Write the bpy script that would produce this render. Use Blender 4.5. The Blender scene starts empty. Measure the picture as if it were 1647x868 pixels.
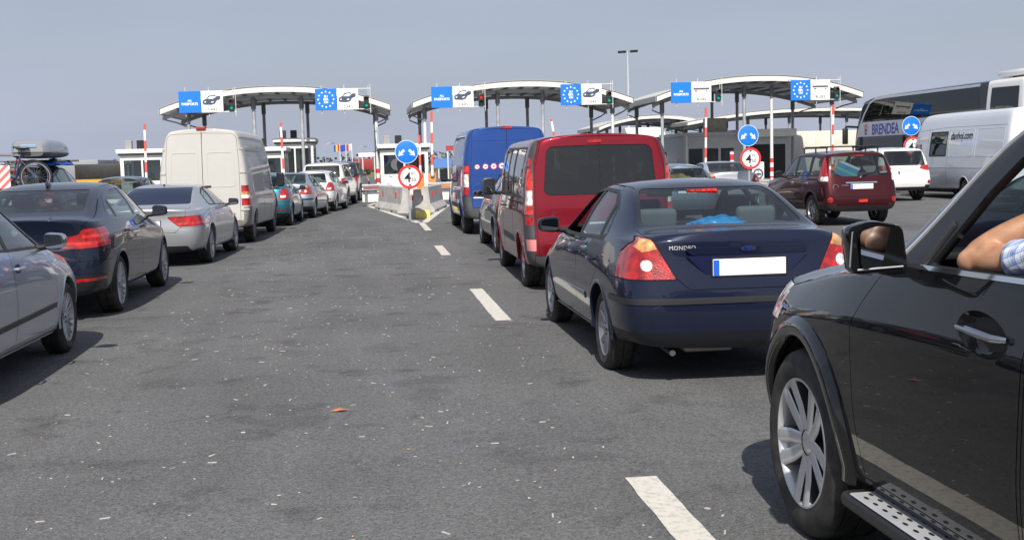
import bpy, bmesh, math, random
from mathutils import Vector, Matrix
from mathutils.bvhtree import BVHTree
from mathutils.geometry import tessellate_polygon
random.seed(7)
PI = math.pi
SC = bpy.context.scene
COL = SC.collection
rad = math.radians

# ------------------------------------------------------------------ materials
MATS = {}
def _new(name):
    m = bpy.data.materials.new(name); m.use_nodes = True
    nt = m.node_tree; b = nt.nodes['Principled BSDF']
    return m, nt, b
def nd(nt, t, **kw):
    n = nt.nodes.new(t)
    for k, v in kw.items(): setattr(n, k, v)
    return n
def mat(name, col, rough=.5, metal=0., coat=0., noise=0., nscale=6., bump=0., bscale=60., emit=0., spec=.5, trans=0.):
    if name in MATS: return MATS[name]
    m, nt, b = _new(name)
    L = nt.links.new
    b.inputs['Base Color'].default_value = (*col, 1); b.inputs['Roughness'].default_value = rough
    b.inputs['Metallic'].default_value = metal; b.inputs['Coat Weight'].default_value = coat
    b.inputs['Coat Roughness'].default_value = .03
    b.inputs['Specular IOR Level'].default_value = spec
    if trans: b.inputs['Transmission Weight'].default_value = trans
    if emit:
        b.inputs['Emission Color'].default_value = (*col, 1); b.inputs['Emission Strength'].default_value = emit
    tc = nd(nt, 'ShaderNodeTexCoord')
    if noise:
        n = nd(nt, 'ShaderNodeTexNoise'); n.inputs['Scale'].default_value = nscale; n.inputs['Detail'].default_value = 6
        L(tc.outputs['Object'], n.inputs['Vector'])
        mp = nd(nt, 'ShaderNodeMapRange'); mp.inputs[1].default_value = .3; mp.inputs[2].default_value = .7
        mp.inputs[3].default_value = 1 - noise; mp.inputs[4].default_value = 1 + noise
        L(n.outputs['Fac'], mp.inputs[0])
        mx = nd(nt, 'ShaderNodeVectorMath', operation='SCALE'); mx.inputs[0].default_value = col
        L(mp.outputs[0], mx.inputs['Scale']); L(mx.outputs[0], b.inputs['Base Color'])
        mr = nd(nt, 'ShaderNodeMapRange'); mr.inputs[3].default_value = max(.02, rough * .75); mr.inputs[4].default_value = min(1, rough * 1.3)
        L(n.outputs['Fac'], mr.inputs[0]); L(mr.outputs[0], b.inputs['Roughness'])
    if bump:
        n2 = nd(nt, 'ShaderNodeTexNoise'); n2.inputs['Scale'].default_value = bscale; n2.inputs['Detail'].default_value = 4
        L(tc.outputs['Object'], n2.inputs['Vector'])
        bp = nd(nt, 'ShaderNodeBump'); bp.inputs['Strength'].default_value = bump; bp.inputs['Distance'].default_value = .01
        L(n2.outputs['Fac'], bp.inputs['Height']); L(bp.outputs[0], b.inputs['Normal'])
    MATS[name] = m
    return m
def paint(name, col, metal=.35, rough=.38, dust=.12, dirt=(.16, .13, .10), low=.5, coat=1.):
    """car paint: metallic base under clear coat, road dust gathering on the lower panels"""
    if name in MATS: return MATS[name]
    m, nt, b = _new(name); L = nt.links.new
    b.inputs['Metallic'].default_value = metal; b.inputs['Coat Weight'].default_value = coat
    b.inputs['Coat Roughness'].default_value = .04; b.inputs['Specular IOR Level'].default_value = .04; b.inputs['Coat IOR'].default_value = 1.43
    tc = nd(nt, 'ShaderNodeTexCoord')
    n = nd(nt, 'ShaderNodeTexNoise'); n.inputs['Scale'].default_value = 3.5; n.inputs['Detail'].default_value = 8; n.inputs['Roughness'].default_value = .65
    L(tc.outputs['Object'], n.inputs['Vector'])
    sx = nd(nt, 'ShaderNodeSeparateXYZ'); L(tc.outputs['Object'], sx.inputs[0])
    mz = nd(nt, 'ShaderNodeMapRange'); mz.inputs[1].default_value = .15; mz.inputs[2].default_value = .85
    mz.inputs[3].default_value = low; mz.inputs[4].default_value = 0.
    L(sx.outputs['Z'], mz.inputs[0])
    ad = nd(nt, 'ShaderNodeMath', operation='ADD'); ad.inputs[1].default_value = dust
    L(mz.outputs[0], ad.inputs[0])
    mn = nd(nt, 'ShaderNodeMapRange'); mn.inputs[1].default_value = .35; mn.inputs[2].default_value = .75; mn.inputs[3].default_value = .25; mn.inputs[4].default_value = 1.
    L(n.outputs['Fac'], mn.inputs[0])
    mu = nd(nt, 'ShaderNodeMath', operation='MULTIPLY'); mu.use_clamp = True; L(ad.outputs[0], mu.inputs[0]); L(mn.outputs[0], mu.inputs[1])
    mx = nd(nt, 'ShaderNodeMix', data_type='RGBA'); mx.inputs['A'].default_value = (*col, 1); mx.inputs['B'].default_value = (*dirt, 1)
    L(mu.outputs[0], mx.inputs['Factor']); L(mx.outputs['Result'], b.inputs['Base Color'])
    mr = nd(nt, 'ShaderNodeMapRange'); mr.inputs[3].default_value = rough; mr.inputs[4].default_value = .8; L(mu.outputs[0], mr.inputs[0]); L(mr.outputs[0], b.inputs['Roughness'])
    mc = nd(nt, 'ShaderNodeMapRange'); mc.inputs[3].default_value = coat; mc.inputs[4].default_value = .05; L(mu.outputs[0], mc.inputs[0]); L(mc.outputs[0], b.inputs['Coat Weight'])
    cr = nd(nt, 'ShaderNodeMapRange'); cr.inputs[3].default_value = .02; cr.inputs[4].default_value = .3; L(mu.outputs[0], cr.inputs[0]); L(cr.outputs[0], b.inputs['Coat Roughness'])
    MATS[name] = m
    return m
def glass(name, tint, rough=0., refl=1.):
    if name in MATS: return MATS[name]
    m, nt, b = _new(name); nt.nodes.remove(b); L = nt.links.new
    out = nt.nodes['Material Output']
    tr = nd(nt, 'ShaderNodeBsdfTransparent'); tr.inputs[0].default_value = (*tint, 1)
    gl = nd(nt, 'ShaderNodeBsdfGlossy'); gl.inputs['Roughness'].default_value = rough + .01; gl.inputs[0].default_value = (1, 1, 1, 1)
    fr = nd(nt, 'ShaderNodeFresnel')
    ge = nd(nt, 'ShaderNodeNewGeometry'); io = nd(nt, 'ShaderNodeMapRange'); io.inputs[3].default_value = 1.55; io.inputs[4].default_value = 1 / 1.55   # a pane reflects alike from both sides
    L(ge.outputs['Backfacing'], io.inputs[0]); L(io.outputs[0], fr.inputs[0])
    mp = nd(nt, 'ShaderNodeMapRange'); mp.inputs[3].default_value = .02; mp.inputs[4].default_value = refl
    mx = nd(nt, 'ShaderNodeMixShader'); L(fr.outputs[0], mp.inputs[0]); L(mp.outputs[0], mx.inputs[0])
    L(tr.outputs[0], mx.inputs[1]); L(gl.outputs[0], mx.inputs[2]); L(mx.outputs[0], out.inputs[0])
    MATS[name] = m
    return m
def lens(name, col, rough=.12, cell=90.):
    """moulded lamp plastic: saturated body with a fine prism relief under a clear coat"""
    if name in MATS: return MATS[name]
    m, nt, b = _new(name); L = nt.links.new
    b.inputs['Base Color'].default_value = (*col, 1); b.inputs['Roughness'].default_value = .35; b.inputs['Coat Weight'].default_value = 1; b.inputs['Coat Roughness'].default_value = rough * .3
    b.inputs['Subsurface Weight'].default_value = .3; b.inputs['Subsurface Radius'].default_value = (.05, .01, .01)
    tc = nd(nt, 'ShaderNodeTexCoord'); v = nd(nt, 'ShaderNodeTexVoronoi'); v.inputs['Scale'].default_value = cell
    L(tc.outputs['Object'], v.inputs['Vector'])
    w = nd(nt, 'ShaderNodeTexNoise'); w.inputs['Scale'].default_value = 14; L(tc.outputs['Object'], w.inputs['Vector'])
    mp = nd(nt, 'ShaderNodeMapRange'); mp.inputs[1].default_value = .35; mp.inputs[2].default_value = .65; mp.inputs[3].default_value = .55; mp.inputs[4].default_value = 1.5; L(w.outputs['Fac'], mp.inputs[0])
    sc = nd(nt, 'ShaderNodeVectorMath', operation='SCALE'); sc.inputs[0].default_value = col; L(mp.outputs[0], sc.inputs['Scale']); L(sc.outputs[0], b.inputs['Base Color'])
    bp = nd(nt, 'ShaderNodeBump'); bp.inputs['Strength'].default_value = .35; bp.inputs['Distance'].default_value = .004
    L(v.outputs['Distance'], bp.inputs['Height']); L(bp.outputs[0], b.inputs['Normal'])
    MATS[name] = m
    return m
def stripes(name, ca, cb, n, axis='Z', slope=0., rough=.5):
    """painted bands repeating every 1/n metres along an axis (object space)"""
    if name in MATS: return MATS[name]
    m, nt, b = _new(name); L = nt.links.new
    tc = nd(nt, 'ShaderNodeTexCoord'); sx = nd(nt, 'ShaderNodeSeparateXYZ'); L(tc.outputs['Object'], sx.inputs[0])
    a = nd(nt, 'ShaderNodeMath', operation='MULTIPLY'); a.inputs[1].default_value = n; L(sx.outputs[axis], a.inputs[0])
    s = nd(nt, 'ShaderNodeMath', operation='MULTIPLY_ADD'); s.inputs[1].default_value = slope; L(sx.outputs['X'], s.inputs[0]); L(a.outputs[0], s.inputs[2])
    f = nd(nt, 'ShaderNodeMath', operation='FRACT'); L(s.outputs[0], f.inputs[0])
    g = nd(nt, 'ShaderNodeMath', operation='GREATER_THAN'); g.inputs[1].default_value = .5; L(f.outputs[0], g.inputs[0])
    mx = nd(nt, 'ShaderNodeMix', data_type='RGBA'); mx.inputs['A'].default_value = (*ca, 1); mx.inputs['B'].default_value = (*cb, 1)
    L(g.outputs[0], mx.inputs['Factor']); L(mx.outputs['Result'], b.inputs['Base Color']); b.inputs['Roughness'].default_value = rough
    MATS[name] = m
    return m

BLK = mat('black_trim', (.012, .012, .013), .45, noise=.2)
GLOSSBLK = mat('gloss_black_trim', (.006, .006, .007), .12, coat=.6)
GAP = mat('shut_gap', (.003, .003, .003), .8)
GREYPL = mat('grey_bumper_plastic', (.055, .058, .062), .6, noise=.15, bump=.15, bscale=300)
RUB = mat('tyre_rubber', (.018, .0175, .017), .75, noise=.35, nscale=9, bump=.3, bscale=120)
ALU = mat('wheel_alloy', (.42, .43, .45), .3, metal=.85, noise=.12)
ALUD = mat('wheel_alloy_dark', (.06, .062, .068), .35, metal=.7)
CHR = mat('chrome', (.75, .76, .78), .08, metal=1.)
SATIN = mat('satin_silver_trim', (.6, .61, .63), .22, metal=.9)
WELL = mat('wheel_well_liner', (.008, .008, .008), .9)
INT = mat('cabin_dark_plastic', (.02, .02, .022), .7, noise=.2)
SEAT = mat('seat_fabric_dark', (.045, .047, .052), .85, noise=.2, bump=.2, bscale=200)
SEATG = mat('seat_fabric_grey', (.13, .14, .16), .85, noise=.15, bump=.2, bscale=200)
RED = lens('red_lamp', (.36, .008, .008))
REDB = lens('bright_red_lamp', (.62, .028, .015))
AMB = lens('amber_lamp', (.66, .33, .12))
CLR = lens('clear_lamp', (.75, .72, .68), cell=60.)
PLATE = mat('plate_white', (.85, .85, .83), .35)
PBLUE = mat('plate_blue', (.02, .12, .6), .4)
GLC = glass('clear_car_glass', (.62, .70, .68))
GLT = glass('tinted_car_glass', (.10, .115, .12))
GLM = glass('green_car_glass', (.38, .45, .44))
MIR = mat('mirror_glass', (.55, .57, .6), .02, metal=1.)
STEEL = mat('brake_disc_steel', (.25, .24, .23), .4, metal=.9)

# ------------------------------------------------------------------ objects
def link(name, me, parent=None):
    o = bpy.data.objects.new(name, me); COL.objects.link(o)
    if parent is not None: o.parent = parent
    return o
def tag(o, label=None, cat=None, group=None, kind=None):
    if label: o['label'] = label
    if cat: o['category'] = cat
    if group: o['group'] = group
    if kind: o['kind'] = kind
    return o
def thing(name, label, cat, loc=(0, 0, 0), rz=0., group=None):
    o = bpy.data.objects.new(name, None); COL.objects.link(o); o.empty_display_size = .2
    o.location = loc; o.rotation_euler = (0, 0, rz)
    return tag(o, label, cat, group)
def copy_tree(o, parent=None):
    c = o.copy(); COL.objects.link(c)
    if parent is not None: c.parent = parent
    for ch in list(o.children): copy_tree(ch, c)
    return c
class MB:
    def __init__(s): s.v = []; s.f = []; s.m = []; s.mi = 0
    def add(s, vs, fs):
        n = len(s.v); s.v += [tuple(v) for v in vs]; s.f += [tuple(i + n for i in f) for f in fs]; s.m += [s.mi] * len(fs); return s
    def box(s, x0, x1, y0, y1, z0, z1, b=0., seg=1):
        if b <= 0:
            vs = [(x, y, z) for x in (x0, x1) for y in (y0, y1) for z in (z0, z1)]
            return s.add(vs, [(0, 1, 3, 2), (4, 6, 7, 5), (0, 4, 5, 1), (2, 3, 7, 6), (0, 2, 6, 4), (1, 5, 7, 3)])
        bm = bmesh.new(); bmesh.ops.create_cube(bm, size=1)
        for v in bm.verts: v.co = ((x0 + x1) / 2 + v.co.x * (x1 - x0), (y0 + y1) / 2 + v.co.y * (y1 - y0), (z0 + z1) / 2 + v.co.z * (z1 - z0))
        bmesh.ops.bevel(bm, geom=bm.edges[:], offset=b, segments=seg, affect='EDGES', profile=.5)
        return s.bm(bm)
    def bm(s, bm, M=None):
        bm.verts.index_update()
        s.add([(M @ v.co if M else v.co.copy()) for v in bm.verts], [[v.index for v in f.verts] for f in bm.faces]); bm.free(); return s
    def tube(s, pts, r, n=8, cap=True):
        pts = [Vector(p) for p in pts]; rs = r if isinstance(r, (list, tuple)) else [r] * len(pts)
        vs = []; prev = None
        for i, p in enumerate(pts):
            t = (pts[min(i + 1, len(pts) - 1)] - pts[max(i - 1, 0)]).normalized()
            if prev is None:
                a = Vector((0, 0, 1)) if abs(t.z) < .9 else Vector((1, 0, 0)); u = t.cross(a).normalized()
            else: u = (prev - t * prev.dot(t)).normalized()
            prev = u; w = t.cross(u)
            vs += [p + (u * math.cos(2 * PI * k / n) + w * math.sin(2 * PI * k / n)) * rs[i] for k in range(n)]
        fs = [(i * n + k, i * n + (k + 1) % n, (i + 1) * n + (k + 1) % n, (i + 1) * n + k) for i in range(len(pts) - 1) for k in range(n)]
        if cap: fs += [tuple(range(n - 1, -1, -1)), tuple((len(pts) - 1) * n + k for k in range(n))]
        return s.add(vs, fs)
    def lathe(s, prof, axis='X', n=32, c=(0, 0, 0), closed=False):
        """prof: list of (radius, offset along the axis)"""
        vs = []
        for r, h in prof:
            for k in range(n):
                a = 2 * PI * k / n; p, q = r * math.cos(a), r * math.sin(a)
                vs.append({'X': (h, p, q), 'Y': (p, h, q), 'Z': (p, q, h)}[axis])
        vs = [(x + c[0], y + c[1], z + c[2]) for x, y, z in vs]
        m = len(prof); rng = range(m if closed else m - 1)
        fs = [(i * n + k, i * n + (k + 1) % n, ((i + 1) % m) * n + (k + 1) % n, ((i + 1) % m) * n + k) for i in rng for k in range(n)]
        return s.add(vs, fs)
    def prism(s, poly, h0, h1, axis='Z'):
        """polygon extruded along an axis; poly given in the other two coordinates in order"""
        def P(a, b, h): return {'X': (h, a, b), 'Y': (a, h, b), 'Z': (a, b, h)}[axis]
        n = len(poly); vs = [P(a, b, h0) for a, b in poly] + [P(a, b, h1) for a, b in poly]
        tri = tessellate_polygon([[Vector((a, b, 0)) for a, b in poly]])
        fs = [tuple(t) for t in tri] + [tuple(i + n for i in reversed(t)) for t in tri]
        fs += [(i, (i + 1) % n, (i + 1) % n + n, i + n) for i in range(n)]
        return s.add(vs, fs)
    def xf(s, M):
        s.v = [tuple(M @ Vector(v)) for v in s.v]; return s
    def obj(s, name, mt, parent=None, smooth=35, loc=None, rot=None, fix=True):
        me = bpy.data.meshes.new(name); me.from_pydata(s.v, [], s.f)
        for x in (mt if isinstance(mt, (list, tuple)) else [mt]): me.materials.append(x)
        if isinstance(mt, (list, tuple)): me.polygons.foreach_set('material_index', s.m)
        if fix:
            bm = bmesh.new(); bm.from_mesh(me); bmesh.ops.recalc_face_normals(bm, faces=bm.faces); bm.to_mesh(me); bm.free()
        if smooth:
            me.polygons.foreach_set('use_smooth', [True] * len(me.polygons)); me.set_sharp_from_angle(angle=rad(smooth))
        o = link(name, me, parent)
        if loc: o.location = loc
        if rot: o.rotation_euler = rot
        return o
def rpoly(pts, r, n=3):
    """polygon with rounded corners"""
    out = []; N = len(pts); rs = r if isinstance(r, (list, tuple)) else [r] * N
    for i in range(N):
        p = Vector(pts[i]); a = Vector(pts[i - 1]); b = Vector(pts[(i + 1) % N]); rr = rs[i]
        da = (a - p); db = (b - p); q = min(rr, da.length * .45, db.length * .45)
        if q < 1e-4: out.append(tuple(p)); continue
        A = p + da.normalized() * q; B = p + db.normalized() * q
        for k in range(n + 1):
            t = k / n; out.append(tuple((1 - t) ** 2 * A + 2 * t * (1 - t) * p + t * t * B))
    return out
def opoly(pts, d):
    """offset a polygon outwards by d"""
    N = len(pts); area = sum(pts[i - 1][0] * pts[i][1] - pts[i][0] * pts[i - 1][1] for i in range(N))
    s = 1 if area > 0 else -1; out = []
    for i in range(N):
        p = Vector(pts[i]); e1 = (p - Vector(pts[i - 1])).normalized(); e2 = (Vector(pts[(i + 1) % N]) - p).normalized()
        n1 = Vector((e1.y, -e1.x)) * s; n2 = Vector((e2.y, -e2.x)) * s
        b = n1 + n2; k = 2 / max(.35, b.length_squared) if b.length_squared > 0 else 1
        out.append(tuple(p + b * (k * d)))
    return out
def pip(x, y, poly):
    c = False; j = len(poly) - 1
    for i in range(len(poly)):
        xi, yi = poly[i]; xj, yj = poly[j]
        if (yi > y) != (yj > y) and x < (xj - xi) * (y - yi) / (yj - yi) + xi: c = not c
        j = i
    return c
def lerp(pts, t):
    if t <= pts[0][0]: return pts[0][1]
    for (a, va), (b, vb) in zip(pts, pts[1:]):
        if t <= b: return va + (vb - va) * (t - a) / (b - a) if b > a else vb
    return pts[-1][1]
FONT = {}
def text_geo(s, h, depth=.002, spacing=1., shear=0., bold=0.):
    """text as raw geometry in the XY plane, centred, cap height h"""
    key = (s, h, depth, spacing, shear, bold)
    if key in FONT: return FONT[key]
    cu = bpy.data.curves.new('lettering_curve', 'FONT'); cu.body = s; cu.size = h / .7; cu.extrude = depth; cu.align_x = 'CENTER'; cu.align_y = 'CENTER'
    cu.space_character = spacing; cu.shear = shear; cu.offset = bold; cu.resolution_u = 3
    o = bpy.data.objects.new('lettering_temp', cu); COL.objects.link(o)
    dg = bpy.context.evaluated_depsgraph_get(); me = bpy.data.meshes.new_from_object(o.evaluated_get(dg))
    g = ([v.co.copy() for v in me.vertices], [tuple(p.vertices) for p in me.polygons])
    bpy.data.objects.remove(o); bpy.data.curves.remove(cu); bpy.data.meshes.remove(me)
    if g[0]:
        cx = (min(v.x for v in g[0]) + max(v.x for v in g[0])) / 2; cy = (min(v.y for v in g[0]) + max(v.y for v in g[0])) / 2
        for v in g[0]: v.x -= cx; v.y -= cy
    FONT[key] = g
    return g
# ------------------------------------------------------------------ vehicle body builder
CX = [.945, .80, .585, .34, 0.]; 
def cap_cols(n):
    ph = [PI / 2 * t for t in (.28, .53, .74, .89, 1.)]
    return [(max(0., math.cos(p)) ** (2 / n) if k < 4 else 0., math.sin(p) ** (2 / n)) for k, p in enumerate(ph)]
def body_bm(S, lvl):
    st = S['st']; g = lambda k, y: lerp(S[k], y)
    rows = []
    for y in st:
        ws, wm, zm, wb, ze, wr, zr, zt, zb = [g(k, y) for k in ('ws', 'wm', 'zm', 'wb', 'ze', 'wr', 'zr', 'zt', 'zb')]
        w5 = g('w5', y) if 'w5' in S else wm * .35 + wb * .65 + .012
        z5 = g('z5', y) if 'z5' in S else zm + (ze - zm) * .7
        bul = g('bul', y) if 'bul' in S else .02
        rows.append([(0, zb), (ws * .82, zb), (ws, zb + .05), (ws * .3 + wm * .7, (zb + .05) * .45 + zm * .55), (wm, zm), (w5, z5), (wb, ze),
                     ((wb + wr) / 2 + bul, (ze + zr) / 2), (wr, zr), (wr * .68, zr + (zt - zr) * .72), (0, zt)])
    NR = len(rows[0]); rp = S['rear']; fp = S['front']; cr, cf = S.get('cr', .35), S.get('cf', .5)
    yb, yf = S.get('yb', 0.), S.get('yf', 2.2)
    grid = []
    def ys(i, z):
        y = st[i]
        if y < yb: t = (yb - y) / (yb - st[0]); return yb + t * (lerp(rp, z) + cr - yb)
        if y > yf: t = (y - yf) / (st[-1] - yf); return yf + t * (lerp(fp, z) - cf - yf)
        return y
    sec = [[(x, ys(i, z), z) for x, z in rows[i]] for i in range(len(st))]
    rc = cap_cols(S.get('nr', 3.4)); fc = cap_cols(S.get('nf', 2.8))
    for cxk, syk in reversed(rc): grid.append([(x * cxk, y + (lerp(rp, z) - y) * syk, z) for x, y, z in sec[0]])
    grid += sec
    for cxk, syk in fc: grid.append([(x * cxk, y + (lerp(fp, z) - y) * syk, z) for x, y, z in sec[-1]])
    bm = bmesh.new(); cl = bm.edges.layers.float.new('crease_edge')
    V = {}
    def vert(p):
        k = (round(p[0], 5), round(p[1], 5), round(p[2], 5))
        if k not in V: V[k] = bm.verts.new(p)
        return V[k]
    n0 = len(rc); n1 = n0 + len(st)
    for sg in (1, -1):
        for i in range(len(grid) - 1):
            for j in range(NR - 1):
                q = [(grid[i][j]), (grid[i + 1][j]), (grid[i + 1][j + 1]), (grid[i][j + 1])]
                vs = []
                for p in q:
                    w = vert((p[0] * sg, p[1], p[2]))
                    if w not in vs: vs.append(w)
                if len(vs) < 3: continue
                if sg < 0: vs.reverse()
                try: bm.faces.new(vs)
                except ValueError: pass
        for j, cv in S.get('crease', {}).items():
            for i in range(n0, n1 - 1):
                a, b = grid[i][j], grid[i + 1][j]
                e = bm.edges.get((vert((a[0] * sg, a[1], a[2])), vert((b[0] * sg, b[1], b[2]))))
                if e: e[cl] = cv
        for j, cv in S.get('capcrease', {}).items():
            for i in list(range(0, n0)) + list(range(n1 - 1, len(grid) - 1)):
                a, b = grid[i][j], grid[i + 1][j]
                e = bm.edges.get((vert((a[0] * sg, a[1], a[2])), vert((b[0] * sg, b[1], b[2]))))
                if e: e[cl] = cv
    bmesh.ops.recalc_face_normals(bm, faces=bm.faces)
    me = bpy.data.meshes.new('cage_temp'); bm.to_mesh(me); bm.free()
    o = link('cage_temp', me); md = o.modifiers.new('s', 'SUBSURF'); md.levels = lvl; md.render_levels = lvl; md.use_limit_surface = True
    dg = bpy.context.evaluated_depsgraph_get(); m2 = bpy.data.meshes.new_from_object(o.evaluated_get(dg))
    bpy.data.objects.remove(o); bpy.data.meshes.remove(me)
    bm = bmesh.new(); bm.from_mesh(m2); bpy.data.meshes.remove(m2)
    for l in list(bm.edges.layers.float): bm.edges.layers.float.remove(l)
    if S.get('warp'):
        for v in bm.verts: v.co = S['warp'](v.co)
    bm.normal_update()
    return bm
AX = {'side': (1, 2), 'rear': (0, 2), 'front': (0, 2), 'top': (0, 1)}
WHEELS = {}
class Car:
    def __init__(c, name, label, cat, loc, deg, S, pm, lvl=2, group=None, scale=None):
        c.root = thing(name, label, cat, loc, rad(deg), group)
        if scale: c.root.scale = scale
        c.S = S; c.pm = pm; c.bm = body_bm(S, lvl); c.lvl = lvl
        c.bvh = BVHTree.FromBMesh(c.bm); c.lay = c.bm.faces.layers.int.new('tag')
        c.tags = [dict(name='body', mat=pm, push=0, glass=False)]; c.o = {}; c.wells = []
    # -- surface probes
    def sx(c, y, z, sg):
        h = c.bvh.ray_cast(Vector((sg * 4, y, z)), Vector((-sg, 0, 0)))
        return (h[0].x, h[1]) if h[0] else None
    def ry(c, x, z, d=1):
        h = c.bvh.ray_cast(Vector((x, -9 * d, z)), Vector((0, d, 0)))
        return (h[0].y, h[1]) if h[0] else None
    def tz(c, x, y):
        h = c.bvh.ray_cast(Vector((x, y, 9)), Vector((0, 0, -1)))
        return (h[0].z, h[1]) if h[0] else None
    # -- regions
    def _cut(c, view, poly, cond):
        a, b = AX[view]; bm = c.bm
        x0 = min(p[0] for p in poly); x1 = max(p[0] for p in poly); y0 = min(p[1] for p in poly); y1 = max(p[1] for p in poly)
        fs = []
        for f in bm.faces:
            if not cond(f): continue
            us = [v.co[a] for v in f.verts]; vs = [v.co[b] for v in f.verts]
            if max(us) < x0 or min(us) > x1 or max(vs) < y0 or min(vs) > y1: continue
            fs.append(f)
        if not fs: return []
        for i in range(len(poly)):
            p, q = poly[i - 1], poly[i]; d = (q[0] - p[0], q[1] - p[1]); l = math.hypot(*d)
            if l < 1e-6: continue
            no = [0, 0, 0]; no[a] = -d[1] / l; no[b] = d[0] / l; co = [0, 0, 0]; co[a] = p[0]; co[b] = p[1]
            ex = .012; lo = (min(p[0], q[0]) - ex, min(p[1], q[1]) - ex); hi = (max(p[0], q[0]) + ex, max(p[1], q[1]) + ex)
            sub = []; rest = []
            for f in fs:
                us = [v.co[a] for v in f.verts]; vs = [v.co[b] for v in f.verts]
                if max(us) < lo[0] or min(us) > hi[0] or max(vs) < lo[1] or min(vs) > hi[1]: rest.append(f)
                else: sub.append(f)
            if not sub: continue
            ge = set(sub)
            for f in sub: ge.update(f.edges); ge.update(f.verts)
            r = bmesh.ops.bisect_plane(bm, geom=list(ge), dist=1e-5, plane_co=co, plane_no=no)
            new = set(g for g in r['geom'] if isinstance(g, bmesh.types.BMFace) and g.is_valid)
            new.update(f for f in sub if f.is_valid)
            fs = [f for f in rest if f.is_valid] + list(new)
        out = []
        for f in fs:
            m = f.calc_center_median()
            if pip(m[a], m[b], poly): out.append(f)
        return out
    def region(c, name, view, poly, mt, sides='C', push=0., gap=0., r=0., n=3, glass=False, label=None, nmin=.12, keep=None, **lim):
        """cut a patch out of the body shell; each patch becomes a part (or a hole when mt is None)"""
        res = []
        for s in sides:
            sg = {'L': -1, 'R': 1, 'C': 0}[s]
            P = rpoly(poly, r, n) if r else list(poly)
            if view != 'side' and sg: P = [(x * sg, z) for x, z in P]
            y0, y1 = lim.get('y0', -99), lim.get('y1', 99); z0, z1 = lim.get('z0', -9), lim.get('z1', 99)
            def cond(f):
                m = f.calc_center_median(); nn = f.normal
                if not (y0 < m.y < y1 and z0 < m.z < z1): return False
                if view == 'side': return m.x * sg > .05 and nn.x * sg > nmin
                if view == 'rear': return nn.y < -nmin or (nmin < 0)
                if view == 'front': return nn.y > nmin or (nmin < 0)
                return nn.z > nmin
            if gap:
                for f in c._cut(view, opoly(P, gap), cond): 
                    if not keep or c.tags[f[c.lay]]['name'] in keep: f[c.lay] = c.tagid('gap')
            t = len(c.tags); c.tags.append(dict(name=name, mat=mt, push=push, glass=glass, side=s, label=label))
            for f in c._cut(view, P, cond):
                if not keep or c.tags[f[c.lay]]['name'] in keep + ['gap']: f[c.lay] = t
            res.append(t)
        return res
    def dish(c, name, y, z, a, b, depth, mt, side, tiltk=0.):
        for k, sc in enumerate((1., .86, .62, .3)):
            P = [(y + a * sc * math.cos(t), z + b * sc * math.sin(t) + tiltk * a * sc * math.cos(t)) for t in [2 * PI * q / 24 for q in range(24)]]
            if k == 0: tg = c.region(name, 'side', P, mt, side)[0]; c.tags[tg]['dish'] = (y, z, a, b, depth, tiltk)
            else:
                sg = -1 if side == 'L' else 1
                c._cut('side', P, lambda f: f[c.lay] == tg)
    def tagid(c, nm):
        for i, t in enumerate(c.tags):
            if t['name'] == nm: return i
        c.tags.append(dict(name=nm, mat=GAP, push=.006, glass=False, side='C', label=None)); return len(c.tags) - 1
    def arch(c, y, z, R, xin=None, flare=None, fmat=None, lip=.018):
        xin = xin or .55; bm = c.bm
        poly = [(y + R * math.cos(a), z + R * math.sin(a)) for a in [2 * PI * k / 30 for k in range(30)]]
        poly2 = [p for p in poly if p[1] > z] ; poly2 = [(y + R, z)] + poly2[1:] + [(y - R, z), (y - R, -.2), (y + R, -.2)]
        t = len(c.tags); c.tags.append(dict(name='wheel_opening', mat=None, push=0, glass=False, side='C', label=None, hole=True))
        zt = z + R + .05
        for f in c._cut('side', poly2, lambda f: abs(f.calc_center_median().x) > xin and f.calc_center_median().z < zt): f[c.lay] = t
        c.wells.append((y, z, R, xin, flare, fmat, lip))
    # -- finishing: split the shell into parts
    def finish(c, shell=True, zshell=.3):
        bm = c.bm; bm.normal_update(); lay = c.lay; bm.verts.index_update()
        nrm = {v: v.normal.copy() for v in bm.verts}
        by = {}
        for f in bm.faces: by.setdefault(f[lay], []).append(f)
        gid = None
        for i, t in enumerate(c.tags):
            if t['name'] == 'gap': gid = i
        def build(name, fs, mats, push, parent, extra=None):
            mp = {}; vs = []; ns = []; fl = []; mi = []
            def take(fs, push, m):
                loc = {}
                for f in fs:
                    ix = []
                    for v in f.verts:
                        k = loc.get(v)
                        if k is None:
                            k = len(vs); loc[v] = k; n = nrm[v]; vs.append(v.co - n * push); ns.append(n)
                        ix.append(k)
                    fl.append(ix); mi.append(m)
            take(fs, push, 0)
            if extra: take(extra, .006, 1)
            dd = c.tags[fs[0][lay]].get('dish')
            if dd:
                dy, dz, da, db, dp, tk = dd
                for q, v in enumerate(vs):
                    r2 = ((v.y - dy) / da) ** 2 + ((v.z - dz - tk * (v.y - dy)) / db) ** 2
                    v.x -= math.copysign(dp * max(0, 1 - r2 ** 1.5), v.x)
            me = bpy.data.meshes.new(name); me.from_pydata(vs, [], fl)
            for m in mats: me.materials.append(m)
            me.polygons.foreach_set('material_index', mi); me.polygons.foreach_set('use_smooth', [True] * len(fl))
            if not dd: me.normals_split_custom_set_from_vertices([tuple(n) for n in ns])
            return link(name, me, parent)
        gf = by.get(gid, []) if gid is not None else []
        for i, t in enumerate(c.tags):
            fs = by.get(i)
            if t.get('hole') or t['mat'] is None or i == gid or not fs: continue
            o = build(t['name'], fs, [t['mat'], GAP] if i == 0 else [t['mat']], t['push'], c.root, gf if i == 0 else None)
            if t.get('label'): o['label'] = t['label']
            c.o.setdefault(t['name'], {})[t.get('side', 'C')] = o
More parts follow.
